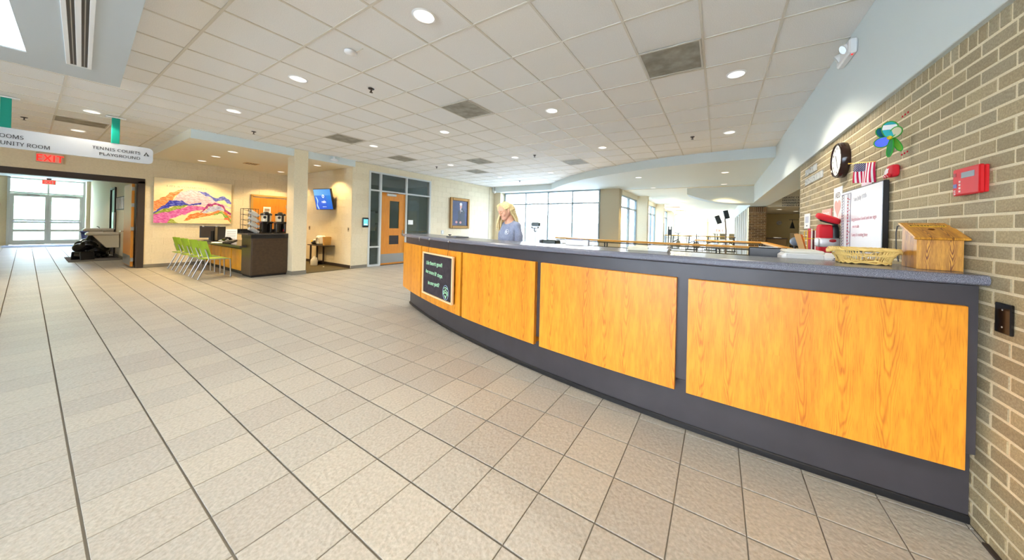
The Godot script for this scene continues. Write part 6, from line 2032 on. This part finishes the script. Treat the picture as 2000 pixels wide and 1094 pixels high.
func hall():
	# dark opening frame
	var fr := struct("door_2")
	bx("head", Vector3(-13.76, 2.38, 0.12), Vector3(0.24, 0.14, 3.56), M.bronze, fr, 0.006)
	for z in [-1.6, 1.84]: bx("jamb", Vector3(-13.76, 1.19, z), Vector3(0.24, 2.38, 0.12), M.bronze, fr, 0.006)
	# open wooden leaf
	var lf := bx("leaf", Vector3(-14.5, 1.17, -1.49), Vector3(1.24, 2.28, 0.05), M.door_wood, fr, 0.004)
	bx("kick_plate", Vector3(0.0, -0.98, 0.027), Vector3(1.2, 0.28, 0.004), M.steel, lf)
	for y in [-0.95, -0.1, 0.55, 1.0]: bx("hinge", Vector3(0.63, y, 0.0), Vector3(0.03, 0.1, 0.05), M.steel, lf)
	var s := st()
	cyl(s, Vector3(-0.5, -0.2, 0.03), Vector3(-0.5, -0.2, 0.09), 0.012, 0.012, 10)
	cyl(s, Vector3(-0.5, -0.2, 0.09), Vector3(-0.36, -0.2, 0.09), 0.01, 0.01, 10)
	obj("lever", s, M.chrome, lf)
	# walls, ceiling of the hall
	var wh := struct("wall_hall")
	bx("backing", Vector3(-20.6, 1.5, -1.72), Vector3(13.6, 3.2, 0.2), M.cream, wh, 0.0)
	lay(wh, "block", Vector3(-27.4, 0, -1.622), Vector3(1, 0, 0), Vector3(0, 1, 0), 13.6, 3.1, 0.413, 0.2065, 0.006, 0.006, 0.01, 0.004, M.block, 0.0, 0.0, 0.5, [Rect2(7.9, 0, 1.1, 2.4)], 200)
	sbox("wall_hall", Vector3(-27.5, 0, 1.75), Vector3(-13.86, 3.1, 1.95), M.cream)
	sbox("ceiling", Vector3(-27.6, 3.1, -1.8), Vector3(-13.86, 3.2, 1.95), M.paint)
	sbox("wall_exit", Vector3(-27.6, 0, 0.43), Vector3(-27.4, 3.15, 1.75), M.cream)
	var pl := struct("column")
	bx("shaft", Vector3(-27.1, 1.55, -1.62), Vector3(0.5, 3.1, 0.22), M.cream, pl)
	sbox("baseboard_hall", Vector3(-27.2, 0, -1.622), Vector3(-13.9, 0.1, -1.605), M.base)
	# exit doors
	var X := -27.4
	var dw := struct("door_4")
	var a: Material = M.alum_paint
	for z in [0.40, -1.47]: bx("upright", Vector3(X, 1.55, z), Vector3(0.12, 3.1, 0.07), a, dw)
	bx("mullion", Vector3(X, 2.7, -0.53), Vector3(0.1, 0.7, 0.05), a, dw)
	for y in [3.05, 2.4]: bx("bar", Vector3(X, y, -0.53), Vector3(0.12, 0.06, 1.85), a, dw)
	for k in 2:
		var zc: float = [-0.09, -0.985][k]
		bx("pane", Vector3(X, 2.72, zc), Vector3(0.01, 0.6, 0.86), M.glass, dw, 0.0)
		var sd: float = [1.0, -1.0][k]
		for z in [-0.41, 0.41]: bx("stile", Vector3(X, 1.19, zc + z), Vector3(0.06, 2.34, 0.09), a, dw)
		for r in [[2.3, 0.13], [1.1, 0.17], [0.67, 0.1], [0.12, 0.22]]: bx("rail", Vector3(X, r[0], zc), Vector3(0.06, r[1], 0.74), a, dw)
		for r in [[1.71, 1.06], [0.87, 0.3], [0.43, 0.38]]: bx("pane", Vector3(X, r[0], zc), Vector3(0.01, r[1], 0.74), M.glass, dw, 0.0)
		s = st()
		cyl(s, Vector3(X + 0.1, 1.1, zc - 0.4), Vector3(X + 0.1, 1.1, zc + 0.4), 0.02, 0.02, 10)
		for z in [-0.38, 0.38]: cyl(s, Vector3(X + 0.02, 1.1, zc + z), Vector3(X + 0.1, 1.1, zc + z), 0.02, 0.02, 8)
		obj("push_bar", s, M.chrome, dw)
		bx("closer", Vector3(X + 0.06, 2.31, zc - 0.1 + 0.02 * sd), Vector3(0.07, 0.07, 0.3), M.steel, dw, 0.006)
	exit_sign("red EXIT sign on the tan wall above the dark hall opening", Vector3(-13.63, 2.73, -0.27), 1.0)
	exit_sign("smaller red EXIT sign hanging in front of the far exit doors", Vector3(-26.9, 2.93, -0.53), 1.0)
	bx("stem", Vector3(0, 0.14, 0), Vector3(0.12, 0.06, 0.05), M.bronze, get_node("exit_sign_001"))
	var hm := struct("floor")
	bx("door_mat", Vector3(-26.2, 0.005, -0.5), Vector3(1.7, 0.014, 2.0), mat(c8(120, 126, 140), 0.95), hm)
	# hillside and lawn seen through the doors
	s = st()
	for i in 10:
		for j in 16:
			var q := []
			for w in [[0, 0], [1, 0], [1, 1], [0, 1]]:
				var x: float = -33.0 - (i + w[0]) * 2.6
				var z: float = -24.0 + (j + w[1]) * 3.0
				q.append(Vector3(x, -0.2 + (i + w[0]) * 0.75 + 0.3 * sin(z * 0.5 + x), z))
			face(s, q, q[0] - Vector3(0, 5, 0), 1)
	var hill := obj("ground", s, textured(mat(c8(176, 206, 160), 1.0), noise_tex(0.03, 5, 256, false, 1, Color(0.45, 0.5, 0.42), Color(1, 1, 1)), 0.12))
	hill.set_meta("kind", "structure")
	# hall lights
	for k in 3: downlight(-16.5 - 4.0 * k, 0.1, 3.098, ["first", "second", "third"][k] + " recessed light of the hall behind the dark opening", 1.2, 0.09, "hall downlights")
	# doorway and frames on the hall wall
	var dd := struct("door_5")
	bx("leaf", Vector3(-18.95, 1.2, -1.63), Vector3(1.05, 2.36, 0.04), M.black, dd)
	for x in [-19.5, -18.4]: bx("frame", Vector3(x, 1.21, -1.61), Vector3(0.07, 2.42, 0.06), M.bronze, dd)
	bx("frame", Vector3(-18.95, 2.41, -1.61), Vector3(1.1, 0.07, 0.06), M.bronze, dd)
	for k in 6:
		var o := thing("wall_frame", "slim dark framed notice on the hall wall, number %s from the doorway" % ["one", "two", "three", "four", "five", "six"][k], "frame", Vector3(-18.0 + k * 0.32, 1.85, -1.62), 0.0, "row of framed notices in the hall")
		bx("frame", Vector3(0, 0, 0.012), Vector3(0.26, 0.44, 0.024), M.bronze, o)
		bx("sheet", Vector3(0, 0, 0.025), Vector3(0.2, 0.38, 0.004), M.paper, o, 0.0)
	# drinking fountains
	for k in 2:
		var f := thing("drinking_fountain", ["higher steel drinking fountain with a tall back plate on the hall wall", "lower beige drinking fountain in front of the garbage bag"][k], "drinking fountain", Vector3([-18.6, -17.5][k], 0, -1.6))
		var y: float = [0.92, 0.82][k]
		s = st()
		box(s, Vector3(0, y, 0.3), Vector3(0.46, 0.1, 0.62), 0.03)
		obj("basin", s, mat(c8(196, 184, 160), 0.4), f)
		s = st()
		var pg := PackedVector2Array([Vector2(0.0, y - 0.04), Vector2(0.5, y - 0.04), Vector2(0.24, y - 0.45), Vector2(0.0, y - 0.45)])
		T = Transform3D(Basis(Vector3.UP, -PI / 2), Vector3(0, 0, 0))
		prism(s, pg, -0.2, 0.2)
		obj("apron", s, mat(c8(206, 190, 158), 0.45), f)
		bx("push_bar", Vector3(0.0, y - 0.01, 0.615), Vector3(0.3, 0.05, 0.02), M.steel, f)
		s = st()
		tube(s, [Vector3(0.1, y + 0.05, 0.3), Vector3(0.1, y + 0.1, 0.31), Vector3(0.06, y + 0.12, 0.34)], 0.012, 8)
		obj("bubbler", s, M.chrome, f)
		if k == 0: bx("back_plate", Vector3(0.1, 1.25, 0.02), Vector3(0.42, 0.6, 0.04), M.steel, f)
	# garbage bag, step stool, bin, mat
	var bones := []
	var r := RandomNumberGenerator.new()
	r.seed = 9
	for k in 16:
		var t := TAU * k / 16.0
		bones.append([Vector3(0, 0.25, 0), Vector3(cos(t) * 0.3, 0.12 + r.randf() * 0.3, sin(t) * 0.24), 0.16, 0.1 + r.randf() * 0.05])
		bones.append([Vector3(cos(t) * 0.12, 0.45, sin(t) * 0.1), Vector3(cos(t) * 0.36, 0.03, sin(t) * 0.3), 0.03, 0.05, 0.03])
	bones.append([Vector3(0, 0.3, 0), Vector3(0.02, 0.62, 0.0), 0.22, 0.08])
	var gb := thing("garbage_bag", "shiny black garbage bag slumped on the hall mat below the fountains", "bag", Vector3(-18.0, 0.045, -1.12))
	put("bag", blend_mesh(bones, 0.02, 0.06), M.black_gloss, gb).scale = Vector3(1.0, 1.05, 1.0)
	var fs := thing("step_stool", "small black step stool in front of the garbage bag", "stool", Vector3(-17.25, 0.016, -0.93), 0.4)
	s = st()
	box(s, Vector3(0, 0.235, 0), Vector3(0.36, 0.03, 0.26), 0.008)
	obj("step", s, M.black_gloss, fs)
	for x in [-0.17, 0.17]:
		s = st()
		T = Transform3D(Basis(Vector3.BACK, 0.12 * signf(x)), Vector3(x, 0.11, 0))
		box(s, Vector3.ZERO, Vector3(0.03, 0.24, 0.28), 0.006)
		obj("side", s, M.black, fs)
	bx("front", Vector3(0, 0.16, 0.11), Vector3(0.32, 0.1, 0.02), M.black_gloss, fs)
	var bn := thing("recycling_bin", "blue recycling bin behind the garbage bag", "bin", Vector3(-20.3, 0.002, -1.3))
	s = st()
	lathe(s, [Vector2(0.0, 0.0), Vector2(0.2, 0.0), Vector2(0.26, 0.78), Vector2(0.28, 0.79), Vector2(0.28, 0.83), Vector2(0.0, 0.83)], Vector3.ZERO, 20, 0.4)
	obj("body", s, mat(c8(20, 50, 140), 0.5), bn)
	tag(bx("floor_mat", Vector3(-17.6, 0.008, -1.12), Vector3(2.0, 0.014, 0.92), mat(c8(104, 98, 92), 0.95), self, 0.003), "dark grey rubber mat under the garbage bag", "mat")
	for q in [[1.83, "red fire alarm high on the exit wall at the picture's left edge", 0.12], [1.12, "red and white extinguisher sign by the exit doors at the left edge", 0.2]]:
		var o := thing("fire_alarm", q[1], "fire alarm", Vector3(-27.39, q[0], 0.66), PI / 2)
		bx("body", Vector3(0, 0, 0.03), Vector3(0.16, q[2], 0.06), M.red, o, 0.006)
		bx("label", Vector3(0, -0.03, 0.062), Vector3(0.1, 0.03, 0.002), M.white, o, 0.0)

# ------------------------------------------------------------------ the far side: windows, columns, rails, gym
func railing(label: String, pts: Array, group: String, balusters: bool):
	var o := thing("railing", label, "railing", Vector3(pts[0].x, 0, pts[0].y), 0.0, group)
	var org := Vector3(pts[0].x, 0, pts[0].y)
	var path := []
	var low := []
	for p in pts:
		path.append(Vector3(p.x, 1.07, p.y) - org)
		low.append(Vector3(p.x, 0.955, p.y) - org)
	var s := st()
	for k in path.size() - 1:
		var d: Vector3 = path[k + 1] - path[k]
		T = Transform3D(facing(d), (path[k] + path[k + 1]) / 2 - Vector3(0, 0.025, 0))
		box(s, Vector3.ZERO, Vector3(0.16, 0.05, d.length() + 0.06), 0.01)
	obj("handrail", s, M.rail_wood, o)
	s = st()
	for k in path.size() - 1:
		var d: Vector3 = path[k + 1] - path[k]
		for y in [-0.075, -0.2, -0.95]:
			T = Transform3D(facing(d), (path[k] + path[k + 1]) / 2 + Vector3(0, y, 0))
			box(s, Vector3.ZERO, Vector3(0.045 if y > -0.1 else 0.03, 0.03, d.length()))
	obj("bars", s, M.rail_metal, o)
	var n := 0
	for k in path.size() - 1:
		var d: Vector3 = path[k + 1] - path[k]
		var m := maxi(1, roundi(d.length() / 1.5))
		for q in m + (1 if k == path.size() - 2 else 0):
			for e in [-0.035, 0.035]:
				var p: Vector3 = path[k] + d * (float(q) / m) + d.normalized() * e
				bx("post", Vector3(p.x, 0.5, p.z), Vector3(0.03, 1.0, 0.03), M.black, o, 0.002)
	if balusters:
		s = st()
		for k in path.size() - 1:
			var d: Vector3 = path[k + 1] - path[k]
			var m := int(d.length() / 0.14)
			for q in m:
				var p: Vector3 = path[k] + d * ((q + 0.5) / m)
				cyl(s, Vector3(p.x, 0.12, p.z), Vector3(p.x, 0.87, p.z), 0.008, 0.008, 6, false)
		obj("balusters", s, M.rail_metal, o).set_meta("kind", "stuff")

func window_wall(called: String, a: Vector3, b: Vector3, n: int, hgt: float, bar: float, glass: Material = M.tinted):
	var o := struct(called)
	var d := b - a
	var B := Basis(Vector3.UP, atan2(-d.z, d.x)) # local x along the wall
	for k in n + 1:
		var m := bx("mullion", a + d * (float(k) / n) + Vector3(0, hgt / 2, 0), Vector3(0.06, hgt, 0.12), M.win_metal, o)
		m.basis = B
	for y in [0.06, bar, hgt - 0.03]:
		var m := bx("bar", (a + b) / 2 + Vector3(0, y, 0), Vector3(d.length(), 0.06, 0.1), M.win_metal, o)
		m.basis = B
	for k in n:
		for q in [[0.09, bar - 0.03], [bar + 0.03, hgt - 0.06]]:
			var m := bx("pane", a + d * ((k + 0.5) / n) + Vector3(0, (q[0] + q[1]) / 2, 0), Vector3(d.length() / n - 0.06, q[1] - q[0], 0.01), glass, o, 0.0)
			m.basis = B

func far_side():
	M.win_metal = mat(c8(150, 162, 166), 0.4, 0.3)
	M.rail_metal = mat(c8(92, 84, 52), 0.5)
	window_wall("window_2", Vector3(-9.05, 0, -12.0), Vector3(-4.24, 0, -12.0), 4, 3.0, 2.44, M.glass)
	var wc := struct("column")
	bx("shaft", Vector3(-3.83, 1.5, -12.18), Vector3(0.82, 3.0, 0.36), mat(c8(186, 176, 150), 0.75), wc, 0.01)
	for k in 4:
		var z0: float = -12.36 if k == 0 else -15.45 - 5.05 * (k - 1)
		window_wall("window_%d" % (3 + k), Vector3(-3.5, 0, z0), Vector3(-3.5, 0, -15.09 - 5.05 * k), 2 if k == 0 else 4, 2.8, 2.3)
		var c := struct("column")
		bx("shaft", Vector3(-3.22, 1.5, -15.27 - 5.05 * k), Vector3(0.56, 3.0, 0.36), M.cream, c, 0.006)
		sbox("trim_%d" % (6 + k), Vector3(-3.56, 2.8, -15.1 - 5.05 * k), Vector3(-3.4, 3.0, z0), M.paint_warm)
	# arched hanging drop
	var pl := PackedVector2Array([Vector2(-1.04, 3.0), Vector2(1.04, 3.0), Vector2(1.04, 2.38)])
	for k in 13:
		var t := k / 12.0
		pl.append(Vector2(lerpf(0.9, -1.04, t), 2.38 + 0.38 * pow(t, 2.2)))
	var s := st()
	prism(s, pl, -13.7, -12.75)
	var ad := struct("trim_12")
	obj("arched_drop", s, M.paint, ad)
	# brick pier and white fins
	var bp := struct("wall_pier")
	bx("backing", Vector3(1.32, 1.18, -14.9), Vector3(0.54, 2.36, 0.78), M.mortar, bp, 0.0)
	var dk := []
	for k in 3: dk.append(mat([c8(120, 88, 48), c8(104, 74, 40), c8(132, 98, 56)][k], 0.85))
	lay(bp, "brick", Vector3(1.04, 0, -14.5), Vector3(1, 0, 0), Vector3(0, 1, 0), 0.57, 2.16, 0.2032, 0.0685, 0.0095, 0.0095, 0.012, 0.002, dk, 0.0, 0.0, 0.5, [], 120)
	lay(bp, "soldier_brick", Vector3(1.04, 2.165, -14.5), Vector3(1, 0, 0), Vector3(0, 1, 0), 0.57, 0.2, 0.068, 0.2, 0.0095, 0.003, 0.012, 0.002, dk, 0.0, 0.0, 0.0, [], 20)
	sbox("wall_fins", Vector3(1.5, 0, -30), Vector3(1.6, 2.4, -15.3), mat(c8(150, 130, 90), 0.85))
	for k in 7:
		var z: float = [-15.6, -16.7, -18.0, -19.6, -21.5, -23.8, -26.5][k]
		var o := struct("column")
		bx("fin", Vector3(1.27, 1.2, z), Vector3(0.46, 2.4, 0.1), M.white, o, 0.006)
	# end wall of the far side
	sbox("wall_far", Vector3(-3.6, 0, -32.2), Vector3(-2.3, 3.1, -32.0), M.cream)
	sbox("wall_far", Vector3(-0.9, 0, -32.2), Vector3(1.6, 3.1, -32.0), M.cream)
	sbox("wall_far", Vector3(-2.3, 2.6, -32.2), Vector3(-0.9, 3.1, -32.0), M.cream)
	window_wall("window_7", Vector3(-2.3, 0, -32.0), Vector3(-0.9, 0, -32.0), 2, 2.6, 1.8)
	var dfr := struct("door_6")
	bx("leaf", Vector3(0.3, 1.05, -31.97), Vector3(1.9, 2.1, 0.05), mat(c8(240, 222, 170), 0.6), dfr)
	for x in [-0.7, 0.3, 1.3]: bx("frame", Vector3(x, 1.25, -31.95), Vector3(0.07, 2.5, 0.08), M.white, dfr)
	for y in [2.15, 2.5]: bx("frame", Vector3(0.3, y, -31.95), Vector3(2.07, 0.07, 0.08), M.white, dfr)
	var dl := bx("side_leaf", Vector3(-0.75, 1.1, -31.95), Vector3(0.3, 2.2, 0.05), mat(c8(226, 190, 120), 0.6), dfr)
	var rl := thing("wall_lettering", "red letters on the far pale doors beyond the railing", "lettering", Vector3(0.15, 1.45, -31.93))
	letters(rl, "EXIT", 0.22, Vector3(0, 0, 0), Basis(), M.red, 0.02, 1, "Droid Sans Bold")
	# right hand room beyond the brick wall
	sbox("wall_east", Vector3(6.0, 0, -20.2), Vector3(6.2, 3.3, -5.8), M.cream)
	sbox("wall_room", Vector3(1.6, 0, -20.2), Vector3(6.2, 3.3, -20.0), mat(c8(226, 206, 150), 0.7))
	sbox("wall_room", Vector3(1.56, 0, -6.0), Vector3(6.2, 3.3, -5.8), M.cream)
	sbox("trim_13", Vector3(1.6, 2.36, -14.5), Vector3(6.0, 3.25, -14.3), M.paint_warm, 0.003)
	sbox("ceiling", Vector3(1.6, 2.36, -20.0), Vector3(6.0, 2.46, -14.5), M.paint_warm)
	sbox("floor", Vector3(1.6, -0.012, -20.0), Vector3(6.0, 0.004, -6.0), M.floor[1])
	var sg := thing("directory_lettering", "dark directory lettering on the drop beyond the brick wall corner", "lettering", Vector3(2.04, 2.36, -14.29))
	var i := 0
	for l in ["AQUATIC CENTER", "DRESSING AREAS", "GYMNASIUM", "STUDIOS 1 & 2"]:
		letters(sg, l, 0.062, Vector3(0.0, 0.33 - i * 0.098, 0), Basis(), M.ink, 0.006, 0, "Droid Sans Bold", 1.0)
		i += 1
	for q in [[2.2, -16.0, "downlight under the low ceiling beyond the directory lettering, left"], [3.0, -17.5, "downlight under the low ceiling beyond the directory lettering, right"]]: downlight(q[0], q[1], 2.357, q[2], 0.9, 0.085, "downlights of the side room")
	for q in [[3.4, -8.5, "nearer"], [3.4, -12.0, "farther"]]: downlight(q[0], q[1], CEIL + 0.055, q[2] + " recessed downlight of the side room behind the brick wall", 0.9, 0.085, "downlights behind the brick wall")
	var ck := thing("wall_clock", "small round wall clock on the cream wall of the side room", "clock", Vector3(2.75, 1.89, -19.99))
	s = st()
	T = Transform3D(Basis(Vector3.RIGHT, PI / 2), Vector3.ZERO)
	lathe(s, [Vector2(0.11, 0.0), Vector2(0.11, 0.04), Vector2(0.095, 0.04), Vector2(0.095, 0.03), Vector2(0.0, 0.03)], Vector3.ZERO, 24)
	obj("case", s, M.white, ck)
	s = st()
	box(s, Vector3(0, 0.025, 0.034), Vector3(0.008, 0.06, 0.004))
	box(s, Vector3(0.02, 0.0, 0.034), Vector3(0.045, 0.008, 0.004))
	obj("hands", s, M.ink, ck)
	# desk and chair in the side room
	var ds := thing("low_cabinet", "low brown cabinet with papers against the side room wall", "cabinet", Vector3(2.45, 0, -18.6))
	bx("body", Vector3(0, 0.54, 0), Vector3(0.75, 1.08, 0.5), mat(c8(112, 90, 56), 0.6), ds)
	bx("top", Vector3(0, 1.1, 0), Vector3(0.8, 0.04, 0.54), M.bronze, ds)
	bx("papers", Vector3(0.05, 1.135, 0), Vector3(0.3, 0.03, 0.25), M.paper, ds)
	var oc := thing("office_chair", "dark upright chair beside the low brown cabinet", "chair", Vector3(3.2, 0, -18.2))
	bx("seat", Vector3(0, 0.75, 0), Vector3(0.5, 0.08, 0.5), M.black, oc)
	bx("backrest", Vector3(0, 1.13, -0.22), Vector3(0.5, 0.5, 0.06), mat(c8(120, 104, 72), 0.6), oc)
	for x in [-0.22, 0.22]:
		for z in [-0.22, 0.22]: bx("leg", Vector3(x, 0.36, z), Vector3(0.04, 0.72, 0.04), M.bronze, oc)
	var tm := thing("treadmill", "grey treadmill with raised console showing past the brick wall corner", "exercise machine", Vector3(2.62, 0, -13.2), -0.6)
	bx("deck", Vector3(0, 0.12, 0), Vector3(0.8, 0.2, 1.6), mat(c8(96, 94, 88), 0.5), tm, 0.02)
	for x in [-0.36, 0.36]:
		s = st()
		tube(s, [Vector3(x, 0.15, -0.6), Vector3(x, 1.1, -0.75), Vector3(x, 1.15, -0.2)], 0.035, 8)
		obj("handrail", s, mat(c8(120, 124, 130), 0.4), tm)
	s = st()
	T = Transform3D(Basis(Vector3.RIGHT, 0.5), Vector3(0, 1.2, -0.72))
	box(s, Vector3.ZERO, Vector3(0.75, 0.34, 0.06), 0.02)
	obj("console", s, M.black, tm)
	var bl := thing("exercise_ball", "blue grey exercise ball beside the treadmill", "ball", Vector3(2.05, 0.0, -12.0))
	s = st()
	ball(s, Vector3(0, 1.12, 0), Vector3(0.13, 0.13, 0.13), 20, 12)
	obj("ball", s, mat(c8(120, 140, 176), 0.4), bl)
	s = st()
	cyl(s, Vector3(0, 0, 0), Vector3(0, 1.0, 0), 0.03, 0.03, 10)
	lathe(s, [Vector2(0.0, 0.0), Vector2(0.2, 0.0), Vector2(0.2, 0.03), Vector2(0.0, 0.04)], Vector3.ZERO, 16)
	obj("stand", s, M.bronze, bl)
	var hl := thing("hanging_lamp", "black hanging bell lamp above the grey ball", "lamp", Vector3(2.42, 1.615, -14.7))
	s = st()
	lathe(s, [Vector2(0.015, 0.18), Vector2(0.035, 0.12), Vector2(0.075, -0.04), Vector2(0.085, -0.06), Vector2(0.0, -0.06)], Vector3.ZERO, 18)
	obj("shade", s, M.black, hl)
	s = st()
	tube(s, [Vector3(0, 0.17, 0), Vector3(0, 0.26, 0), Vector3(-0.1, 0.26, 0), Vector3(0.2, 0.26, 0), Vector3(0.2, 0.74, 0)], 0.012, 6)
	obj("bracket", s, M.black, hl)
	# rails round the open well
	railing("wood capped railing along the near side of the open well behind the desk", [Vector2(-4.6, -8.95), Vector2(-3.7, -8.6), Vector2(-2.7, -8.25), Vector2(-1.2, -8.05), Vector2(1.22, -8.0)], "railings round the open well", true)
	railing("wood capped railing running away on the right side of the open well", [Vector2(1.28, -8.1), Vector2(1.28, -12.0)], "railings round the open well", true)
	railing("wood capped railing across the far side of the open well", [Vector2(1.2, -12.05), Vector2(-0.68, -12.05)], "railings round the open well", true)
	railing("farthest railing in front of the gym machines", [Vector2(0.85, -22.0), Vector2(-3.1, -22.0)], "railings round the open well", true)
	# bowl pendants
	for k in 4:
		var z: float = [-18.4, -21.9, -25.4, -28.9][k]
		var o := thing("pendant_lamp", ["nearest", "second", "third", "farthest"][k] + " white bowl pendant lamp in the row above the gym", "pendant lamp", Vector3(-2.25, 2.62, z), 0.0, "white bowl pendants")
		s = st()
		lathe(s, [Vector2(0.0, -0.16), Vector2(0.2, -0.13), Vector2(0.34, -0.05), Vector2(0.4, 0.03)], Vector3.ZERO, 24, 0.3)
		obj("bowl", s, glow(c8(255, 248, 232), 1.1), o)
		s = st()
		lathe(s, [Vector2(0.39, 0.02), Vector2(0.415, 0.03), Vector2(0.415, 0.05), Vector2(0.39, 0.05)], Vector3.ZERO, 24)
		obj("rim", s, M.rail_wood, o)
		s = st()
		cyl(s, Vector3(0, 0.0, 0), Vector3(0, 0.365, 0), 0.012, 0.012, 8)
		for q in 3: cyl(s, Vector3(0.39 * cos(TAU * q / 3), 0.04, 0.39 * sin(TAU * q / 3)), Vector3(0, 0.25, 0), 0.006, 0.006, 6)
		obj("rod", s, M.white, o)
		var l := OmniLight3D.new()
		l.name = "lamp"
		l.light_color = Color(1.0, 0.93, 0.8)
		l.light_energy = 1.2
		l.light_size = 0.15
		l.omni_range = 20.0
		l.omni_attenuation = 2.0
		l.shadow_enabled = true
		o.add_child(l, true)
		l.position = Vector3(0, 0.12, 0)
	# twin screens on a pole
	var ts := thing("screen_stand", "pair of tilted black screens on a tall pole beyond the railing", "screens", Vector3(0.32, 0, -19.5))
	s = st()
	tube(s, [Vector3(0.05, 0.03, 0), Vector3(0.06, 1.4, 0), Vector3(0.0, 2.1, 0)], 0.035, 8)
	lathe(s, [Vector2(0.0, 0.0), Vector2(0.3, 0.0), Vector2(0.3, 0.04), Vector2(0.0, 0.05)], Vector3.ZERO, 16)
	obj("pole", s, mat(c8(110, 84, 66), 0.5), ts)
	for q in [[-0.32, 2.02, 0.35], [0.06, 2.3, 0.25]]:
		s = st()
		T = Transform3D(Basis(Vector3.BACK, q[2]) * Basis(Vector3.UP, 0.5), Vector3(q[0], q[1], 0.1))
		box(s, Vector3.ZERO, Vector3(0.26, 0.46, 0.06), 0.01)
		obj("screen", s, M.black, ts)
		s = st()
		tube(s, [Vector3(q[0], q[1], 0.07), Vector3(0.02, 1.9, 0)], 0.02, 6)
		obj("arm", s, M.steel, ts)
	# exercise bikes and machines behind the rails
	var bike: Node3D = null
	for k in 5:
		var at: Vector3 = [Vector3(-1.6, 0, -24.0), Vector3(-0.45, 0, -24.3), Vector3(0.75, 0, -23.9), Vector3(-2.75, 0, -24.5), Vector3(0.0, 0, -26.5)][k]
		var b: Node3D
		if k == 0:
			b = thing("exercise_bike", "", "exercise machine")
			s = st()
			tube(s, [Vector3(-0.4, 0.05, 0), Vector3(0.4, 0.05, 0)], 0.035, 6)
			tube(s, [Vector3(-0.25, 0.05, 0), Vector3(-0.15, 0.95, 0)], 0.035, 6)
			tube(s, [Vector3(0.35, 0.05, 0), Vector3(0.3, 1.15, 0)], 0.035, 6)
			tube(s, [Vector3(-0.2, 0.5, 0), Vector3(0.32, 0.7, 0)], 0.035, 6)
			obj("frame", s, M.black, b)
			s = st()
			T = Transform3D(Basis(Vector3.RIGHT, PI / 2), Vector3(0.3, 0.35, 0))
			cyl(s, Vector3(0, -0.03, 0), Vector3(0, 0.03, 0), 0.26, 0.26, 20)
			obj("flywheel", s, M.steel, b)
			s = st()
			ball(s, Vector3(-0.15, 0.98, 0), Vector3(0.15, 0.04, 0.1), 12, 8)
			obj("saddle", s, M.black, b)
			s = st()
			tube(s, [Vector3(0.25, 1.2, -0.25), Vector3(0.3, 1.15, 0), Vector3(0.25, 1.2, 0.25)], 0.02, 6)
			obj("handlebar", s, M.black, b)
			bike = b
		else:
			b = bike.duplicate()
			b.name = numbered("exercise_bike")
			add_child(b)
		b.position = at
		b.rotation.y = [0.3, -0.4, 2.8, 0.9, 1.7][k]
		tag(b, ["black exercise bike behind the far railing, in front of the bright window", "black exercise bike behind the far railing in its middle", "black exercise bike at the right end of the far railing", "black exercise bike at the left end of the far railing by the column", "black exercise bike in front of the far pale doors"][k], "exercise machine", "exercise bikes in the gym")
	for k in 2:
		var o := thing("gym_chair", ["dark chair in front of the far pale doors, left", "dark chair in front of the far pale doors, right"][k], "chair", Vector3([0.35, 1.0][k], 0, -28.5), 0.0, "dark chairs by the far doors")
		bx("seat", Vector3(0, 0.5, 0), Vector3(0.45, 0.06, 0.45), M.bronze, o)
		bx("backrest", Vector3(0, 0.95, -0.2), Vector3(0.45, 0.5, 0.05), mat(c8(120, 104, 70), 0.6), o)
		for x in [-0.2, 0.2]:
			for z in [-0.2, 0.2]: bx("leg", Vector3(x, 0.24, z), Vector3(0.04, 0.47, 0.04), M.bronze, o)
	var wr := thing("weight_rack", "tall black exercise frame in front of the far blue window", "exercise machine", Vector3(-2.6, 0, -20.5))
	for x in [-0.08, 0.08]: bx("upright", Vector3(x, 0.8, 0), Vector3(0.05, 1.6, 0.06), M.black, wr)
	bx("stack", Vector3(0, 1.25, 0), Vector3(0.22, 0.35, 0.12), M.black, wr)
	bx("foot", Vector3(0, 0.03, 0), Vector3(0.5, 0.06, 0.5), M.black, wr)
	# pale fence outside the windows
	var fe := thing("outdoor_fence", "pale panel fence outside the far windows", "fence", Vector3(-12.5, -0.22, -17.0))
	for k in 8: bx("panel", Vector3(0.5 + k * 1.0, 0.95, 0), Vector3(0.97, 1.9, 0.05), M.white, fe)
	for k in 9: bx("post", Vector3(k * 1.0, 1.0, 0.03), Vector3(0.06, 2.0, 0.06), M.alum_paint, fe)
